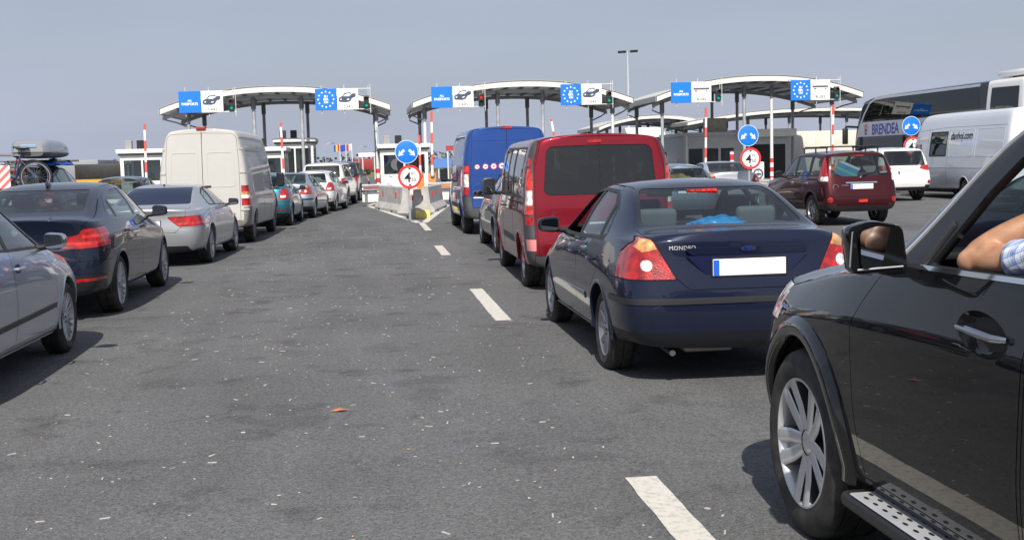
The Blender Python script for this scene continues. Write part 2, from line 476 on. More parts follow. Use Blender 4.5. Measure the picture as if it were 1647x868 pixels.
        for (y, z, R, xin, flare, fm, lip) in c.wells: c._well(y, z, R, xin, flare, fm, lip)
        if shell:
            op = set(i for i, t in enumerate(c.tags) if t['glass']); ho = set(i for i, t in enumerate(c.tags) if t.get('hole'))
            F = [f for f in bm.faces if f[lay] not in op and f[lay] not in ho and f.calc_center_median().z > zshell]
            vs = []; fl = []; loc = {}; lo2 = {}
            def inn(v):
                if v not in loc: loc[v] = len(vs); vs.append(v.co - nrm[v] * .028)
                return loc[v]
            def outv(v):
                if v not in lo2: lo2[v] = len(vs); vs.append(v.co - nrm[v] * .002)
                return lo2[v]
            for f in F:
                fl.append([inn(v) for v in reversed(f.verts)])
                for lp in f.loops:
                    a, b = lp.vert, lp.link_loop_next.vert
                    if any(g[lay] in op for g in lp.edge.link_faces if g is not f): fl.append([outv(b), outv(a), inn(a), inn(b)])
            me = bpy.data.meshes.new('cabin_lining'); me.from_pydata(vs, [], fl); me.materials.append(INT)
            me.polygons.foreach_set('use_smooth', [True] * len(fl)); link('cabin_lining', me, c.root)
        bm.free(); c.bm = None
    def _well(c, y, z, R, xin, flare, fm, lip):
        zs = lerp(c.S['zb'], y) + .065; a0 = math.asin(max(-.5, min(.5, (zs - z) / R)))
        A = [a0 + (PI - 2 * a0) * k / 28 for k in range(29)]
        for sg in (-1, 1):
            xs = []
            for a in A:
                h = c.sx(y + (R + .03) * math.cos(a), z + (R + .03) * math.sin(a), sg); xs.append(abs(h[0]) if h else None)
            k0 = next((v for v in xs if v), .8); last = k0
            for i, v in enumerate(xs):
                if v is None: xs[i] = last
                else: last = v
            for i in range(len(xs) - 2, -1, -1):
                if z + R * math.sin(A[i]) < c.S['zb'][0][1] + .06: xs[i] = xs[i + 1]
            for i in range(1, len(xs)):
                if z + R * math.sin(A[i]) < c.S['zb'][0][1] + .06: xs[i] = xs[i - 1]
            mb = MB(); n = len(A); vs = []
            for i, a in enumerate(A):
                p = (y + (R + .004) * math.cos(a), z + (R + .004) * math.sin(a)); vs += [(sg * xin, *p), (sg * (xs[i] - .004), *p)]
            mb.add(vs, [(2 * i, 2 * i + 1, 2 * i + 3, 2 * i + 2) for i in range(n - 1)])
            mb.add([(sg * xin, y + R * math.cos(a), z + R * math.sin(a)) for a in A], [tuple(range(n))])
            mb.obj('wheel_well', WELL, c.root)
            # arch lip or flare hugging the panel
            w, h = flare if flare else (.028, lip * .5)
            prof = [(-.004, -.045), (-.002, h * .7), (w * .12, h), (w * .75, h * .85), (w, -.004)]
            vs = []
            for i, a in enumerate(A):
                hit = c.sx(y + (R + w) * math.cos(a), z + (R + w) * math.sin(a), sg)
                xo = abs(hit[0]) if hit and z + (R + w) * math.sin(a) > c.S['zb'][0][1] + .09 else xs[i]
                for dr, dx in prof:
                    t = max(0, min(1, dr / w)); xx = xs[i] * (1 - t) + xo * t
                    vs.append((sg * (xx + dx), y + (R + dr) * math.cos(a), z + (R + dr) * math.sin(a)))
            m = len(prof); mb = MB(); mb.add(vs, [(i * m + k, i * m + k + 1, (i + 1) * m + k + 1, (i + 1) * m + k) for i in range(n - 1) for k in range(m - 1)])
            mb.obj('wheel_arch', fm or c.pm, c.root, smooth=60)
    # -- things laid on the surface
    def strip(c, name, pts, w, h, mt, view='side', sg=1, step=.05, parent=None):
        P = []
        for (a, b), (a2, b2) in zip(pts, pts[1:]):
            k = max(1, int(math.hypot(a2 - a, b2 - b) / step))
            P += [(a + (a2 - a) * i / k, b + (b2 - b) * i / k) for i in range(k)]
        P.append(pts[-1]); Q = []
        for a, b in P:
            if view == 'side': hh = c.sx(a, b, sg); Q.append((Vector((hh[0], a, b)), hh[1]) if hh else None)
            elif view == 'rear': hh = c.ry(a, b); Q.append((Vector((a, hh[0], b)), hh[1]) if hh else None)
            else: hh = c.tz(a, b); Q.append((Vector((a, b, hh[0])), hh[1]) if hh else None)
        Q = [q for q in Q if q]
        if len(Q) < 2: return None
        vs = []
        for i, (p, n) in enumerate(Q):
            t = (Q[min(i + 1, len(Q) - 1)][0] - Q[max(i - 1, 0)][0]).normalized(); n = n.normalized(); b = n.cross(t).normalized()
            vs += [p - b * w / 2 - n * .003, p - b * w * .42 + n * h, p + b * w * .42 + n * h, p + b * w / 2 - n * .003]
        fs = [(4 * i + k, 4 * i + k + 1, 4 * i + k + 5, 4 * i + k + 4) for i in range(len(Q) - 1) for k in range(3)]
        fs += [(0, 1, 2, 3), tuple(4 * (len(Q) - 1) + k for k in (3, 2, 1, 0))]
        return MB().add(vs, fs).obj(name, mt, parent or c.root)
    def letters(c, name, s, u, v, h, mt, view='rear', sg=1, proud=.002, depth=.0015, parent=None, **kw):
        vs, fs = text_geo(s, h, depth, **kw); out = []
        for p in vs:
            if view == 'rear':
                q = c.ry(u + p.x, v + p.y); 
                if not q: return None
                out.append((u + p.x, q[0] - proud - p.z, v + p.y))
            else:
                yy = u + (p.x if sg > 0 else -p.x); q = c.sx(yy, v + p.y, sg)
                if not q: return None
                out.append((q[0] + sg * (proud + p.z), yy, v + p.y))
        return MB().add(out, fs).obj(name, mt, parent or c.root, smooth=0)
    def plate(c, x, z, w=.52, h=.115, y=None, blue=True, tilt=0., mt=None, name='number_plate'):
        yy = y if y is not None else min(c.ry(x - w * .45, z)[0], c.ry(x + w * .45, z)[0], c.ry(x, z)[0]) - .004
        mb = MB(); mb.box(-w / 2, w / 2, -.012, .002, -h / 2, h / 2, .004)
        o = mb.obj(name, mt or PLATE, c.root, loc=(x, yy, z), rot=(rad(tilt), 0, 0))
        fr = MB(); fr.box(-w / 2 - .012, w / 2 + .012, -.004, .006, -h / 2 - .012, h / 2 + .012, .003); fr.obj('plate_holder', BLK, o)
        if blue: MB().box(-w / 2 + .003, -w / 2 + .045, -.0145, -.011, -h / 2 + .004, h / 2 - .004).obj('country_band', PBLUE, o)
        return o
    def wheel(c, xo, y, r, w, style, rr, rim_mat=None, sides=(-1, 1)):
        key = (r, w, style, rr, (rim_mat or ALU).name)
        if key not in WHEELS: WHEELS[key] = make_wheel(r, w, style, rr, rim_mat or ALU)
        tm, rm, dm = WHEELS[key]
        for sg in sides:
            t = link('wheel', tm, c.root); t.location = (sg * xo, y, r - .006); t.rotation_euler = (random.uniform(0, 6), 0, 0 if sg > 0 else PI)
            link('rim', rm, t)
            if dm: link('brake_disc', dm, t)
    def mirror(c, y, z, x, mt, w=.19, h=.135, d=.10, sides=(-1, 1), sail=True, arm=.07, tilt=0., bez=BLK, tall=False):
        for sg in sides:
            bm = bmesh.new(); bmesh.ops.create_cube(bm, size=1); bmesh.ops.subdivide_edges(bm, edges=bm.edges[:], cuts=7, use_grid_fill=True)
            for v in bm.verts:
                p = v.co * 2; k = 4. if not tall else 5.
                l = (abs(p.x) ** k + abs(p.z) ** k + (abs(p.y) ** 2.6 if p.y > 0 else abs(p.y) ** 8)) ** (1 / k); l = max(l, 1e-6)
                m = max(abs(p.x), abs(p.y), abs(p.z)); q = p * (m / l) if l > 0 else p
                tp = 1 - .28 * max(0, q.y)
                v.co = Vector((q.x * w / 2 * tp, q.y * d / 2, q.z * h / 2 * (tp - .12 * (q.x if not tall else 0)) ))
            mb = MB().bm(bm)
            cx = x + arm + w / 2
            mb.xf(Matrix.Scale(sg, 4, (1, 0, 0))); 
            o = mb.obj('wing_mirror', mt, c.root, loc=(sg * cx, y, z), rot=(0, 0, rad(-8 * sg)), smooth=70)
            g = MB(); g.prism(rpoly([(-w * .42, -h * .38), (w * .40, -h * .36), (w * .38, h * .33), (-w * .42, h * .40)], .03, 4), -d * .5 - .002, -d * .5 + .004, 'Y')
            g.xf(Matrix.Scale(sg, 4, (1, 0, 0))); g.obj('mirror_glass', MIR, o)
            b = MB(); b.prism(rpoly([(-w * .47, -h * .43), (w * .45, -h * .42), (w * .43, h * .38), (-w * .47, h * .45)], .035, 4), -d * .5 + .0005, -d * .5 + .02, 'Y')
            b.xf(Matrix.Scale(sg, 4, (1, 0, 0))); b.obj('mirror_bezel', bez, o)
            a = MB(); a.tube([(sg * (x - .03), y + .03, z - h * .42), (sg * (x + arm * .5), y + .015, z - h * .40), (sg * (cx - w * .2), y, z - h * .28)], [.03, .024, .03], 8)
            a.obj('mirror_arm', BLK, c.root)
    def handle(c, y, z, mt, sides=(-1, 1), l=.17, flap=False):
        for sg in sides:
            h = c.sx(y, z, sg)
            if not h: continue
            x = h[0]
            if flap:
                P = [(y + l * .5 * math.cos(a), z + .035 * math.sin(a)) for a in [2 * PI * k / 20 for k in range(20)]]
                vs = []
                for a, b in P + [(y, z)]:
                    q = c.sx(a, b, sg); vs.append(((q[0] if q else x) + sg * .0015, a, b))
                MB().add(vs, [(i, (i + 1) % 20, 20) for i in range(20)]).obj('handle_recess', BLK, c.root)
            m = MB(); m.tube([(x - sg * .01, y - l / 2, z), (x + sg * .022, y - l / 2 + .015, z), (x + sg * .034, y - l * .2, z), (x + sg * .034, y + l * .2, z), (x + sg * .022, y + l / 2 - .015, z), (x - sg * .01, y + l / 2, z)], [.010, .013, .013, .013, .013, .010], 8)
            m.obj('door_handle', mt, c.root)
    def seats(c, pos, mt, zc=.42, w=.50, hb=.62, head=True, rear=None):
        """front chairs at pos [(x, y)], rear bench at (y, width)"""
        for x, y in pos:
            m = MB(); m.box(x - w / 2, x + w / 2, y - .25, y + .28, zc - .14, zc, .05, 3); m.obj('seat', mt, c.root)
            b = MB(); b.box(-w / 2, w / 2, -.06, .06, 0, hb, .05, 3); b.obj('backrest', mt, c.root, loc=(x, y - .28, zc - .03), rot=(rad(16), 0, 0))
            if head:
                k = MB(); k.box(-.13, .13, -.05, .05, 0, .19, .045, 3); k.tube([(-.05, 0, -.06), (-.05, 0, .02)], .006, 6); k.tube([(.05, 0, -.06), (.05, 0, .02)], .006, 6)
                k.obj('headrest', mt, c.root, loc=(x, y - .30 - .16, zc + hb + .02), rot=(rad(10), 0, 0))
        if rear:
            y, wd = rear
            m = MB(); m.box(-wd / 2, wd / 2, y - .2, y + .35, zc - .14, zc, .05, 3); m.obj('rear_seat', mt, c.root)
            b = MB(); b.box(-wd / 2, wd / 2, -.06, .06, 0, hb - .06, .05, 3); b.obj('rear_backrest', mt, c.root, loc=(0, y - .24, zc - .03), rot=(rad(18), 0, 0))
    def cabin(c, y0, y1, w, zf=.30, dash=None, wheel=True, zd=.95):
        m = MB(); m.box(-w, w, y0, y1, zf - .02, zf); m.obj('cabin_floor', INT, c.root)
        if dash:
            m = MB(); m.box(-w, w, dash, dash + .45, .55, zd, .06, 3); m.obj('dashboard', INT, c.root)
            if wheel:
                t = MB(); n = 22
                t.tube([(.185 * math.cos(2 * PI * k / n), 0, .185 * math.sin(2 * PI * k / n)) for k in range(n + 1)], .014, 8, cap=False)
                t.tube([(-.18, 0, 0), (.18, 0, 0)], .014, 6); t.tube([(0, 0, 0), (0, .25, -.02)], .03, 8)
                t.obj('steering_wheel', BLK, c.root, loc=(-w * .52, dash - .14, zd - .03), rot=(rad(-22), 0, 0))
def make_wheel(r, w, style, rr, rim_mat):
    t = MB(); h = w / 2
    pr = [(rr - .005, -h + .03), (rr + .002, -h + .012), (rr + .03, -h + .002), (rr + (r - rr) * .5, -h - .006), (r - .03, -h + .008), (r - .012, -h + .022), (r - .004, -h + .045)]
    tr = []
    for k in (-.28, 0., .28):
        x = k * w; tr += [(r - .0005, x - .007), (r - .009, x - .005), (r - .009, x + .005), (r - .0005, x + .007)]
    prof = pr + [(r - .001, -h + .06)] + tr + [(r - .001, h - .06)] + [(a, -b) for a, b in reversed(pr)]
    t.lathe(prof, 'X', 56)
    t.xf(Matrix.Translation((-h, 0, 0)))   # outer sidewall at x = 0
    tm_o = t.obj('tyre_temp', TYRE, None, smooth=40); tm = tm_o.data; bpy.data.objects.remove(tm_o)
    m = MB(); mats = [rim_mat, ALUD]
    m.lathe([(rr + .006, -.018), (rr + .002, -.008), (rr - .006, -.008), (rr - .014, -.02), (rr - .02, -.06), (rr - .045, -w + .03), (rr + .002, -w + .015)], 'X', 48)
    kind, n = style[0], int(style[1:])
    hub = rr * .24
    def spoke(a, wi, wo, x0, x1, th=.03, ri=None, ro=None, sk=0., two=False):
        ri = ri or hub * .8; ro = ro or rr - .008
        ps = []
        for rad_, wd, x, aa in ((ri, wi, x0, a), ((ri + ro) / 2, (wi + wo) / 2, (x0 * .6 + x1 * .4), a + sk / 2), (ro, wo, x1, a + sk)):
            u = (math.cos(aa), math.sin(aa)); p = (-math.sin(aa), math.cos(aa))
            for s, dx, kk in ((-1, -.007, 1.), (-.55, 0, 1), (.55, 0, 1), (1, -.007, 1), (1, -th, 1.1), (-1, -th, 1.1)):
                ps.append((x + dx, u[0] * rad_ + p[0] * wd / 2 * s * kk, u[1] * rad_ + p[1] * wd / 2 * s * kk))
        fs = [(6 * i + k, 6 * i + (k + 1) % 6, 6 * i + 6 + (k + 1) % 6, 6 * i + 6 + k) for i in range(2) for k in range(6)]
        m.add(ps, fs + [tuple(range(5, -1, -1)), tuple(range(12, 18))])
        if two:
            for q_ in range(len(fs) + 2):
                if q_ % 6 not in (0, 1, 2) or q_ >= len(fs): m.m[-(len(fs) + 2) + q_] = 1
    for k in range(n):
        a = 2 * PI * k / n
        if kind == 's': spoke(a, rr * .22, rr * .17, -.03, -.014)                       # plain spokes
        elif kind == 'd':                                                               # pairs of slim spokes
            for q in (-1, 1): spoke(a + q * .16, rr * .12, rr * .10, -.032, -.012, sk=-q * .02)
        elif kind == 'v':                                                               # broad forked spokes
            for q in (-1, 1): spoke(a + q * .32, rr * .20, rr * .26, -.036, -.008, .06, ri=rr * .20, sk=-q * .125, two=True)
            spoke(a, rr * .2, rr * .26, -.075, -.05, .015, two=True)
        elif kind == 'c': spoke(a, rr * .16, rr * .22, -.012, -.010, .012)               # plastic cover blades
    hx = -.022 if kind == 'v' else 0.; m.lathe([(0, -.012 + hx), (hub * .55, -.012 + hx), (hub * .75, -.016 + hx), (hub * 1.05, -.03 + hx), (hub * 1.3, -.06), (0, -.06)], 'X', 24)
    m.mi = 1
    for k in range(5):
        a = 2 * PI * (k + .5) / 5; m.lathe([(0, -.017 + hx), (.009, -.017 + hx), (.009, -.03 + hx)], 'X', 8, c=(0, hub * .8 * math.cos(a), hub * .8 * math.sin(a)))
    o = m.obj('rim_temp', mats, None, smooth=30); rm = o.data; bpy.data.objects.remove(o)
    d = MB(); d.lathe([(.04, -.075), (rr * .72, -.075), (rr * .72, -.10), (.04, -.10)], 'X', 32); d.mi = 1
    d.lathe([(rr * .72, -.11), (rr - .02, -.11)], 'X', 32)
    o = d.obj('disc_temp', [STEEL, WELL], None); dm = o.data; bpy.data.objects.remove(o)
    return tm, rm, dm
def _tyre():
    m, nt, b = _new('tyre_tread_rubber'); L = nt.links.new
    b.inputs['Roughness'].default_value = .72
    tc = nd(nt, 'ShaderNodeTexCoord'); s = nd(nt, 'ShaderNodeSeparateXYZ'); L(tc.outputs['Object'], s.inputs[0])
    at = nd(nt, 'ShaderNodeMath', operation='ARCTAN2'); L(s.outputs['Y'], at.inputs[0]); L(s.outputs['Z'], at.inputs[1])
    mu = nd(nt, 'ShaderNodeMath', operation='MULTIPLY'); mu.inputs[1].default_value = 11.; L(at.outputs[0], mu.inputs[0])
    ax = nd(nt, 'ShaderNodeMath', operation='MULTIPLY_ADD'); ax.inputs[1].default_value = 5.; L(s.outputs['X'], ax.inputs[0]); L(mu.outputs[0], ax.inputs[2])
    fr = nd(nt, 'ShaderNodeMath', operation='FRACT'); L(ax.outputs[0], fr.inputs[0])
    gt = nd(nt, 'ShaderNodeMath', operation='GREATER_THAN'); gt.inputs[1].default_value = .16; L(fr.outputs[0], gt.inputs[0])
    # blocks only on the tread, not on the sidewall
    v = nd(nt, 'ShaderNodeCombineXYZ'); L(s.outputs['Y'], v.inputs[0]); L(s.outputs['Z'], v.inputs[1])
    ln = nd(nt, 'ShaderNodeVectorMath', operation='LENGTH'); L(v.outputs[0], ln.inputs[0])
    bp = nd(nt, 'ShaderNodeBump'); bp.inputs['Strength'].default_value = .6; bp.inputs['Distance'].default_value = .006; L(gt.outputs[0], bp.inputs['Height'])
    L(bp.outputs[0], b.inputs['Normal'])
    n = nd(nt, 'ShaderNodeTexNoise'); n.inputs['Scale'].default_value = 12; n.inputs['Detail'].default_value = 6; L(tc.outputs['Object'], n.inputs['Vector'])
    mp = nd(nt, 'ShaderNodeMapRange'); mp.inputs[1].default_value = .35; mp.inputs[2].default_value = .7; L(n.outputs['Fac'], mp.inputs[0])
    mx = nd(nt, 'ShaderNodeMix', data_type='RGBA'); mx.inputs['A'].default_value = (.014, .014, .014, 1); mx.inputs['B'].default_value = (.05, .047, .043, 1)
    L(mp.outputs[0], mx.inputs['Factor']); L(mx.outputs['Result'], b.inputs['Base Color'])
    return m
TYRE = _tyre()
# ------------------------------------------------------------------ camera, sky, sun
def setup():
    f, roll, yaw, pitch = 1876., rad(1.5), rad(6.9), rad(5.323)
    fw = Vector((math.sin(yaw) * math.cos(pitch), math.cos(yaw) * math.cos(pitch), -math.sin(pitch)))
    r0 = Vector((math.cos(yaw), -math.sin(yaw), 0)); u0 = r0.cross(fw)
    r = r0 * math.cos(roll) - u0 * math.sin(roll); u = r0 * math.sin(roll) + u0 * math.cos(roll)
    cd = bpy.data.cameras.new('camera'); co = bpy.data.objects.new('camera', cd); COL.objects.link(co)
    cd.sensor_width = 36; cd.lens = f / 1647 * 36; cd.clip_end = 6000; cd.clip_start = .1
    M = Matrix((r, u, -fw)).transposed().to_4x4(); M.translation = Vector((0, 0, 1.63)); co.matrix_world = M
    SC.camera = co
    w = bpy.data.worlds.new('World'); SC.world = w; w.use_nodes = True; nt = w.node_tree; L = nt.links.new
    bg = nt.nodes['Background']; bg.inputs['Strength'].default_value = .076
    sky = nd(nt, 'ShaderNodeTexSky', sky_type='NISHITA', sun_disc=False)
    sky.sun_elevation = rad(46); sky.sun_rotation = rad(188); sky.dust_density = 3.0; sky.air_density = 1.1; sky.ozone_density = 1.2; sky.altitude = 50
    # thin high haze: greys the blue and breaks it into faint veils
    tc = nd(nt, 'ShaderNodeTexCoord'); mpp = nd(nt, 'ShaderNodeMapping'); mpp.inputs['Scale'].default_value = (1.2, 1.2, 5.)
    L(tc.outputs['Generated'], mpp.inputs[0])
    n = nd(nt, 'ShaderNodeTexNoise'); n.inputs['Scale'].default_value = 2.2; n.inputs['Detail'].default_value = 7; n.inputs['Roughness'].default_value = .55; L(mpp.outputs[0], n.inputs['Vector'])
    mr = nd(nt, 'ShaderNodeMapRange'); mr.inputs[1].default_value = .35; mr.inputs[2].default_value = .75; mr.inputs[3].default_value = .46; mr.inputs[4].default_value = .70; L(n.outputs['Fac'], mr.inputs[0])
    mx = nd(nt, 'ShaderNodeMix', data_type='RGBA'); mx.inputs['B'].default_value = (5.2, 5.72, 7.25, 1)
    sz = nd(nt, 'ShaderNodeSeparateXYZ'); L(tc.outputs['Generated'], sz.inputs[0])
    hz = nd(nt, 'ShaderNodeMapRange'); hz.inputs[1].default_value = 0.; hz.inputs[2].default_value = .16; hz.inputs[3].default_value = .34; hz.inputs[4].default_value = 0.; L(sz.outputs['Z'], hz.inputs[0])
    hs = nd(nt, 'ShaderNodeMath', operation='ADD'); hs.use_clamp = True; L(mr.outputs[0], hs.inputs[0]); L(hz.outputs[0], hs.inputs[1])
    L(hs.outputs[0], mx.inputs['Factor']); L(sky.outputs[0], mx.inputs['A']); L(mx.outputs['Result'], bg.inputs[0])
    sd = bpy.data.lights.new('sun', 'SUN'); so = bpy.data.objects.new('sun', sd); COL.objects.link(so)
    sd.energy = 4.6; sd.angle = rad(.6); sd.color = (1, .95, .87)
    d = Vector((.14, .95, -1.0)); so.rotation_euler = d.to_track_quat('-Z', 'Y').to_euler()
    SC.view_settings.view_transform = 'Standard'; SC.view_settings.look = 'None'; SC.view_settings.exposure = .3; SC.view_settings.gamma = 1
    SC.cycles.max_bounces = 8; SC.cycles.transparent_max_bounces = 24; SC.cycles.caustics_reflective = False; SC.cycles.caustics_refractive = False
    SC.cycles.use_denoising = True
setup()

# ------------------------------------------------------------------ ground
def asphalt():
    m, nt, b = _new('asphalt'); L = nt.links.new
    tc = nd(nt, 'ShaderNodeTexCoord'); P = tc.outputs['Object']
    def noise(s, d=6, r=.55, v=None):
        n = nd(nt, 'ShaderNodeTexNoise'); n.inputs['Scale'].default_value = s; n.inputs['Detail'].default_value = d; n.inputs['Roughness'].default_value = r
        L(v or P, n.inputs['Vector']); return n.outputs['Fac']
    def rng(x, a, b_, c, d):
        r = nd(nt, 'ShaderNodeMapRange'); r.inputs[1].default_value = a; r.inputs[2].default_value = b_; r.inputs[3].default_value = c; r.inputs[4].default_value = d; L(x, r.inputs[0]); return r.outputs[0]
    def mul(a, c):
        k = nd(nt, 'ShaderNodeMath', operation='MULTIPLY'); L(a, k.inputs[0]); L(c, k.inputs[1]); return k.outputs[0]
    st = nd(nt, 'ShaderNodeMapping'); st.inputs['Scale'].default_value = (1., .16, 1.); L(P, st.inputs[0])
    v = rng(noise(.35, 5), .3, .7, .85, 1.15)                                      # broad tone
    v = mul(v, rng(noise(1.1, 6, .6, st.outputs[0]), .3, .7, .86, 1.14))           # wheel-track streaks
    v = mul(v, rng(noise(1.7, 8, .68), .545, .69, 1., .58))                          # dark damp and oil stains
    v = mul(v, rng(noise(30, 4, .7), .3, .7, .78, 1.22))
    vo = nd(nt, 'ShaderNodeTexVoronoi'); vo.inputs['Scale'].default_value = 120.; L(P, vo.inputs['Vector'])
    ag = nd(nt, 'ShaderNodeSeparateColor'); L(vo.outputs['Color'], ag.inputs[0])
    v = mul(v, rng(ag.outputs[0], 0, 1, .62, 1.42))                                # stones
    wv = nd(nt, 'ShaderNodeTexNoise'); wv.inputs['Scale'].default_value = 1.3; wv.inputs['Detail'].default_value = 5; L(P, wv.inputs['Vector'])
    wm = nd(nt, 'ShaderNodeMix', data_type='VECTOR'); wm.inputs['Factor'].default_value = .35; L(P, wm.inputs['A']); L(wv.outputs['Color'], wm.inputs['B'])
    cr = nd(nt, 'ShaderNodeTexVoronoi', feature='DISTANCE_TO_EDGE'); cr.inputs['Scale'].default_value = .55; L(wm.outputs['Result'], cr.inputs['Vector'])
    gate = rng(noise(.5, 2), .58, .66, 1., 0.)
    ck = rng(cr.outputs['Distance'], 0., .008, .62, 1.)
    cm = nd(nt, 'ShaderNodeMath', operation='MAXIMUM'); L(ck, cm.inputs[0]); L(gate, cm.inputs[1])
    v = mul(v, cm.outputs[0])
    dk = rng(noise(.9, 3), .60, .66, 1., .8); v = mul(v, dk)
    # pale dust in dashes across the lane
    du = rng(noise(5, 8, .75), .60, .78, 0., .5)
    sc = nd(nt, 'ShaderNodeVectorMath', operation='SCALE'); sc.inputs[0].default_value = (.112, .1125, .114); L(v, sc.inputs['Scale'])
    mx = nd(nt, 'ShaderNodeMix', data_type='RGBA'); mx.inputs['B'].default_value = (.19, .187, .18, 1); L(du, mx.inputs['Factor']); L(sc.outputs[0], mx.inputs['A'])
    L(mx.outputs['Result'], b.inputs['Base Color']); b.inputs['Roughness'].default_value = .86; b.inputs['Specular IOR Level'].default_value = .35
    bp = nd(nt, 'ShaderNodeBump'); bp.inputs['Strength'].default_value = .55; bp.inputs['Distance'].default_value = .006
    ad = nd(nt, 'ShaderNodeMath', operation='ADD'); L(vo.outputs['Distance'], ad.inputs[0]); L(noise(60, 4), ad.inputs[1]); L(ad.outputs[0], bp.inputs['Height']); L(bp.outputs[0], b.inputs['Normal'])
    return m
ASPH = asphalt()
def worn_paint():
    m, nt, b = _new('worn_road_paint'); L = nt.links.new
    tc = nd(nt, 'ShaderNodeTexCoord'); n = nd(nt, 'ShaderNodeTexNoise'); n.inputs['Scale'].default_value = 22; n.inputs['Detail'].default_value = 8; n.inputs['Roughness'].default_value = .7
    L(tc.outputs['Object'], n.inputs['Vector'])
    r = nd(nt, 'ShaderNodeMapRange'); r.inputs[1].default_value = .34; r.inputs[2].default_value = .52; L(n.outputs['Fac'], r.inputs[0])
    mx = nd(nt, 'ShaderNodeMix', data_type='RGBA'); mx.inputs['A'].default_value = (.36, .345, .315, 1); mx.inputs['B'].default_value = (.56, .535, .48, 1)
    L(r.outputs[0], mx.inputs['Factor']); L(mx.outputs['Result'], b.inputs['Base Color']); b.inputs['Roughness'].default_value = .75
    return m
RPAINT = worn_paint()
def sheet(name, poly, z, mt, kind='structure'):
    m = MB(); vs = [(x, y, z) for x, y in poly]; m.add(vs, [tuple(range(len(vs)))])
    o = m.obj(name, mt, None, smooth=0)
    me = o.data
    if me.polygons[0].normal.z < 0: me.flip_normals()
    return tag(o, kind=kind)
GRASS = mat('dry_grass_field', (.125, .115, .05), .9, noise=.45, nscale=.05)
sheet('ground', [(-5000, -200), (5000, -200), (5000, 6000), (-5000, 6000)], -.03, GRASS)
sheet('road', [(-90, -40), (90, -40), (90, 150), (-90, 150)], 0., ASPH)
def seg(name, x0, y0, x1, y1, w, label, grp, z=.004):
    d = Vector((x1 - x0, y1 - y0)); t = d.normalized(); n = Vector((-t.y, t.x)) * w / 2
    m = MB(); k = max(1, int(d.length / .1)); vs = []
    for i in range(k + 1):
        p = Vector((x0, y0)) + d * i / k; j = random.uniform(-.004, .004)
        vs += [(p.x + n.x + j, p.y + n.y, z), (p.x - n.x + random.uniform(-.004, .004), p.y - n.y, z)]
    m.add(vs, [(2 * i, 2 * i + 2, 2 * i + 3, 2 * i + 1) for i in range(k)])
    o = m.obj(name, RPAINT, None, smooth=0); return tag(o, kind='structure')
for y0, y1 in ((2.6, 5.74), (11.83, 14.93), (20.6, 23.1), (-6.5, -3.5)): seg('lane_dash', 1.33, y0, 1.33, y1, .165, '', '')
seg('island_line', 1.42, 28.4, 1.42, 32.6, .16, '', '')
for a, b in (((1.36, 32.3), (-.05, 47.3)), ((1.50, 32.3), (2.98, 44.8)), ((-.05, 47.2), (.3, 50)), ((2.98, 44.7), (2.9, 50))): seg('island_line', *a, *b, .2, '', '')
# ------------------------------------------------------------------ dark blue saloon (nearest in the right-hand queue)
S_SEDAN = dict(
    st=[-.55, -.40, -.15, .18, .5, 1.0, 1.48, 1.92, 2.32, 2.72, 3.1], cr=.34, cf=.55, yb=.3, yf=2.3, nr=4.2, nf=2.7,
    rear=[(.2, -.78), (.3, -.9), (.45, -.955), (.62, -.98), (.70, -.965), (.78, -.925), (.92, -.905), (1.02, -.91), (1.1, -.89)],
    front=[(.2, 3.5), (.3, 3.62), (.5, 3.66), (.62, 3.62), (.75, 3.5), (.9, 3.3)],
    zb=[(-.6, .27), (-.3, .22), (3, .19)], ws=[(-.6, .845), (0, .86), (1.4, .855), (2.7, .855), (3.2, .82)],
    wm=[(-.6, .895), (0, .908), (1.4, .912), (2.7, .905), (3.2, .87)], zm=[(-.6, .64), (3.2, .60)],
    wb=[(-.6, .79), (-.3, .825), (.5, .855), (1.5, .855), (2.3, .83), (3.2, .76)], ze=[(-.6, 1.03), (-.3, 1.035), (.3, 1.01), (1, .98), (2.3, .93), (3.2, .80)],
    wr=[(-.6, .66), (-.4, .675), (.18, .575), (.5, .575), (1.0, .585), (1.48, .575), (2.32, .70), (3.2, .62)],
    zr=[(-.6, 1.085), (-.40, 1.10), (.18, 1.375), (.5, 1.405), (1.0, 1.41), (1.48, 1.37), (2.32, .985), (3.2, .835)],
    zt=[(-.6, 1.10), (-.40, 1.12), (.18, 1.415), (.5, 1.45), (1.0, 1.46), (1.48, 1.415), (2.32, 1.02), (3.2, .87)],
    bul=[(-.6, 0), (0, .02), (.4, .03), (1.5, .03), (2.3, 0)], crease={6: .45, 8: .35, 2: .3}, capcrease={6: .3})
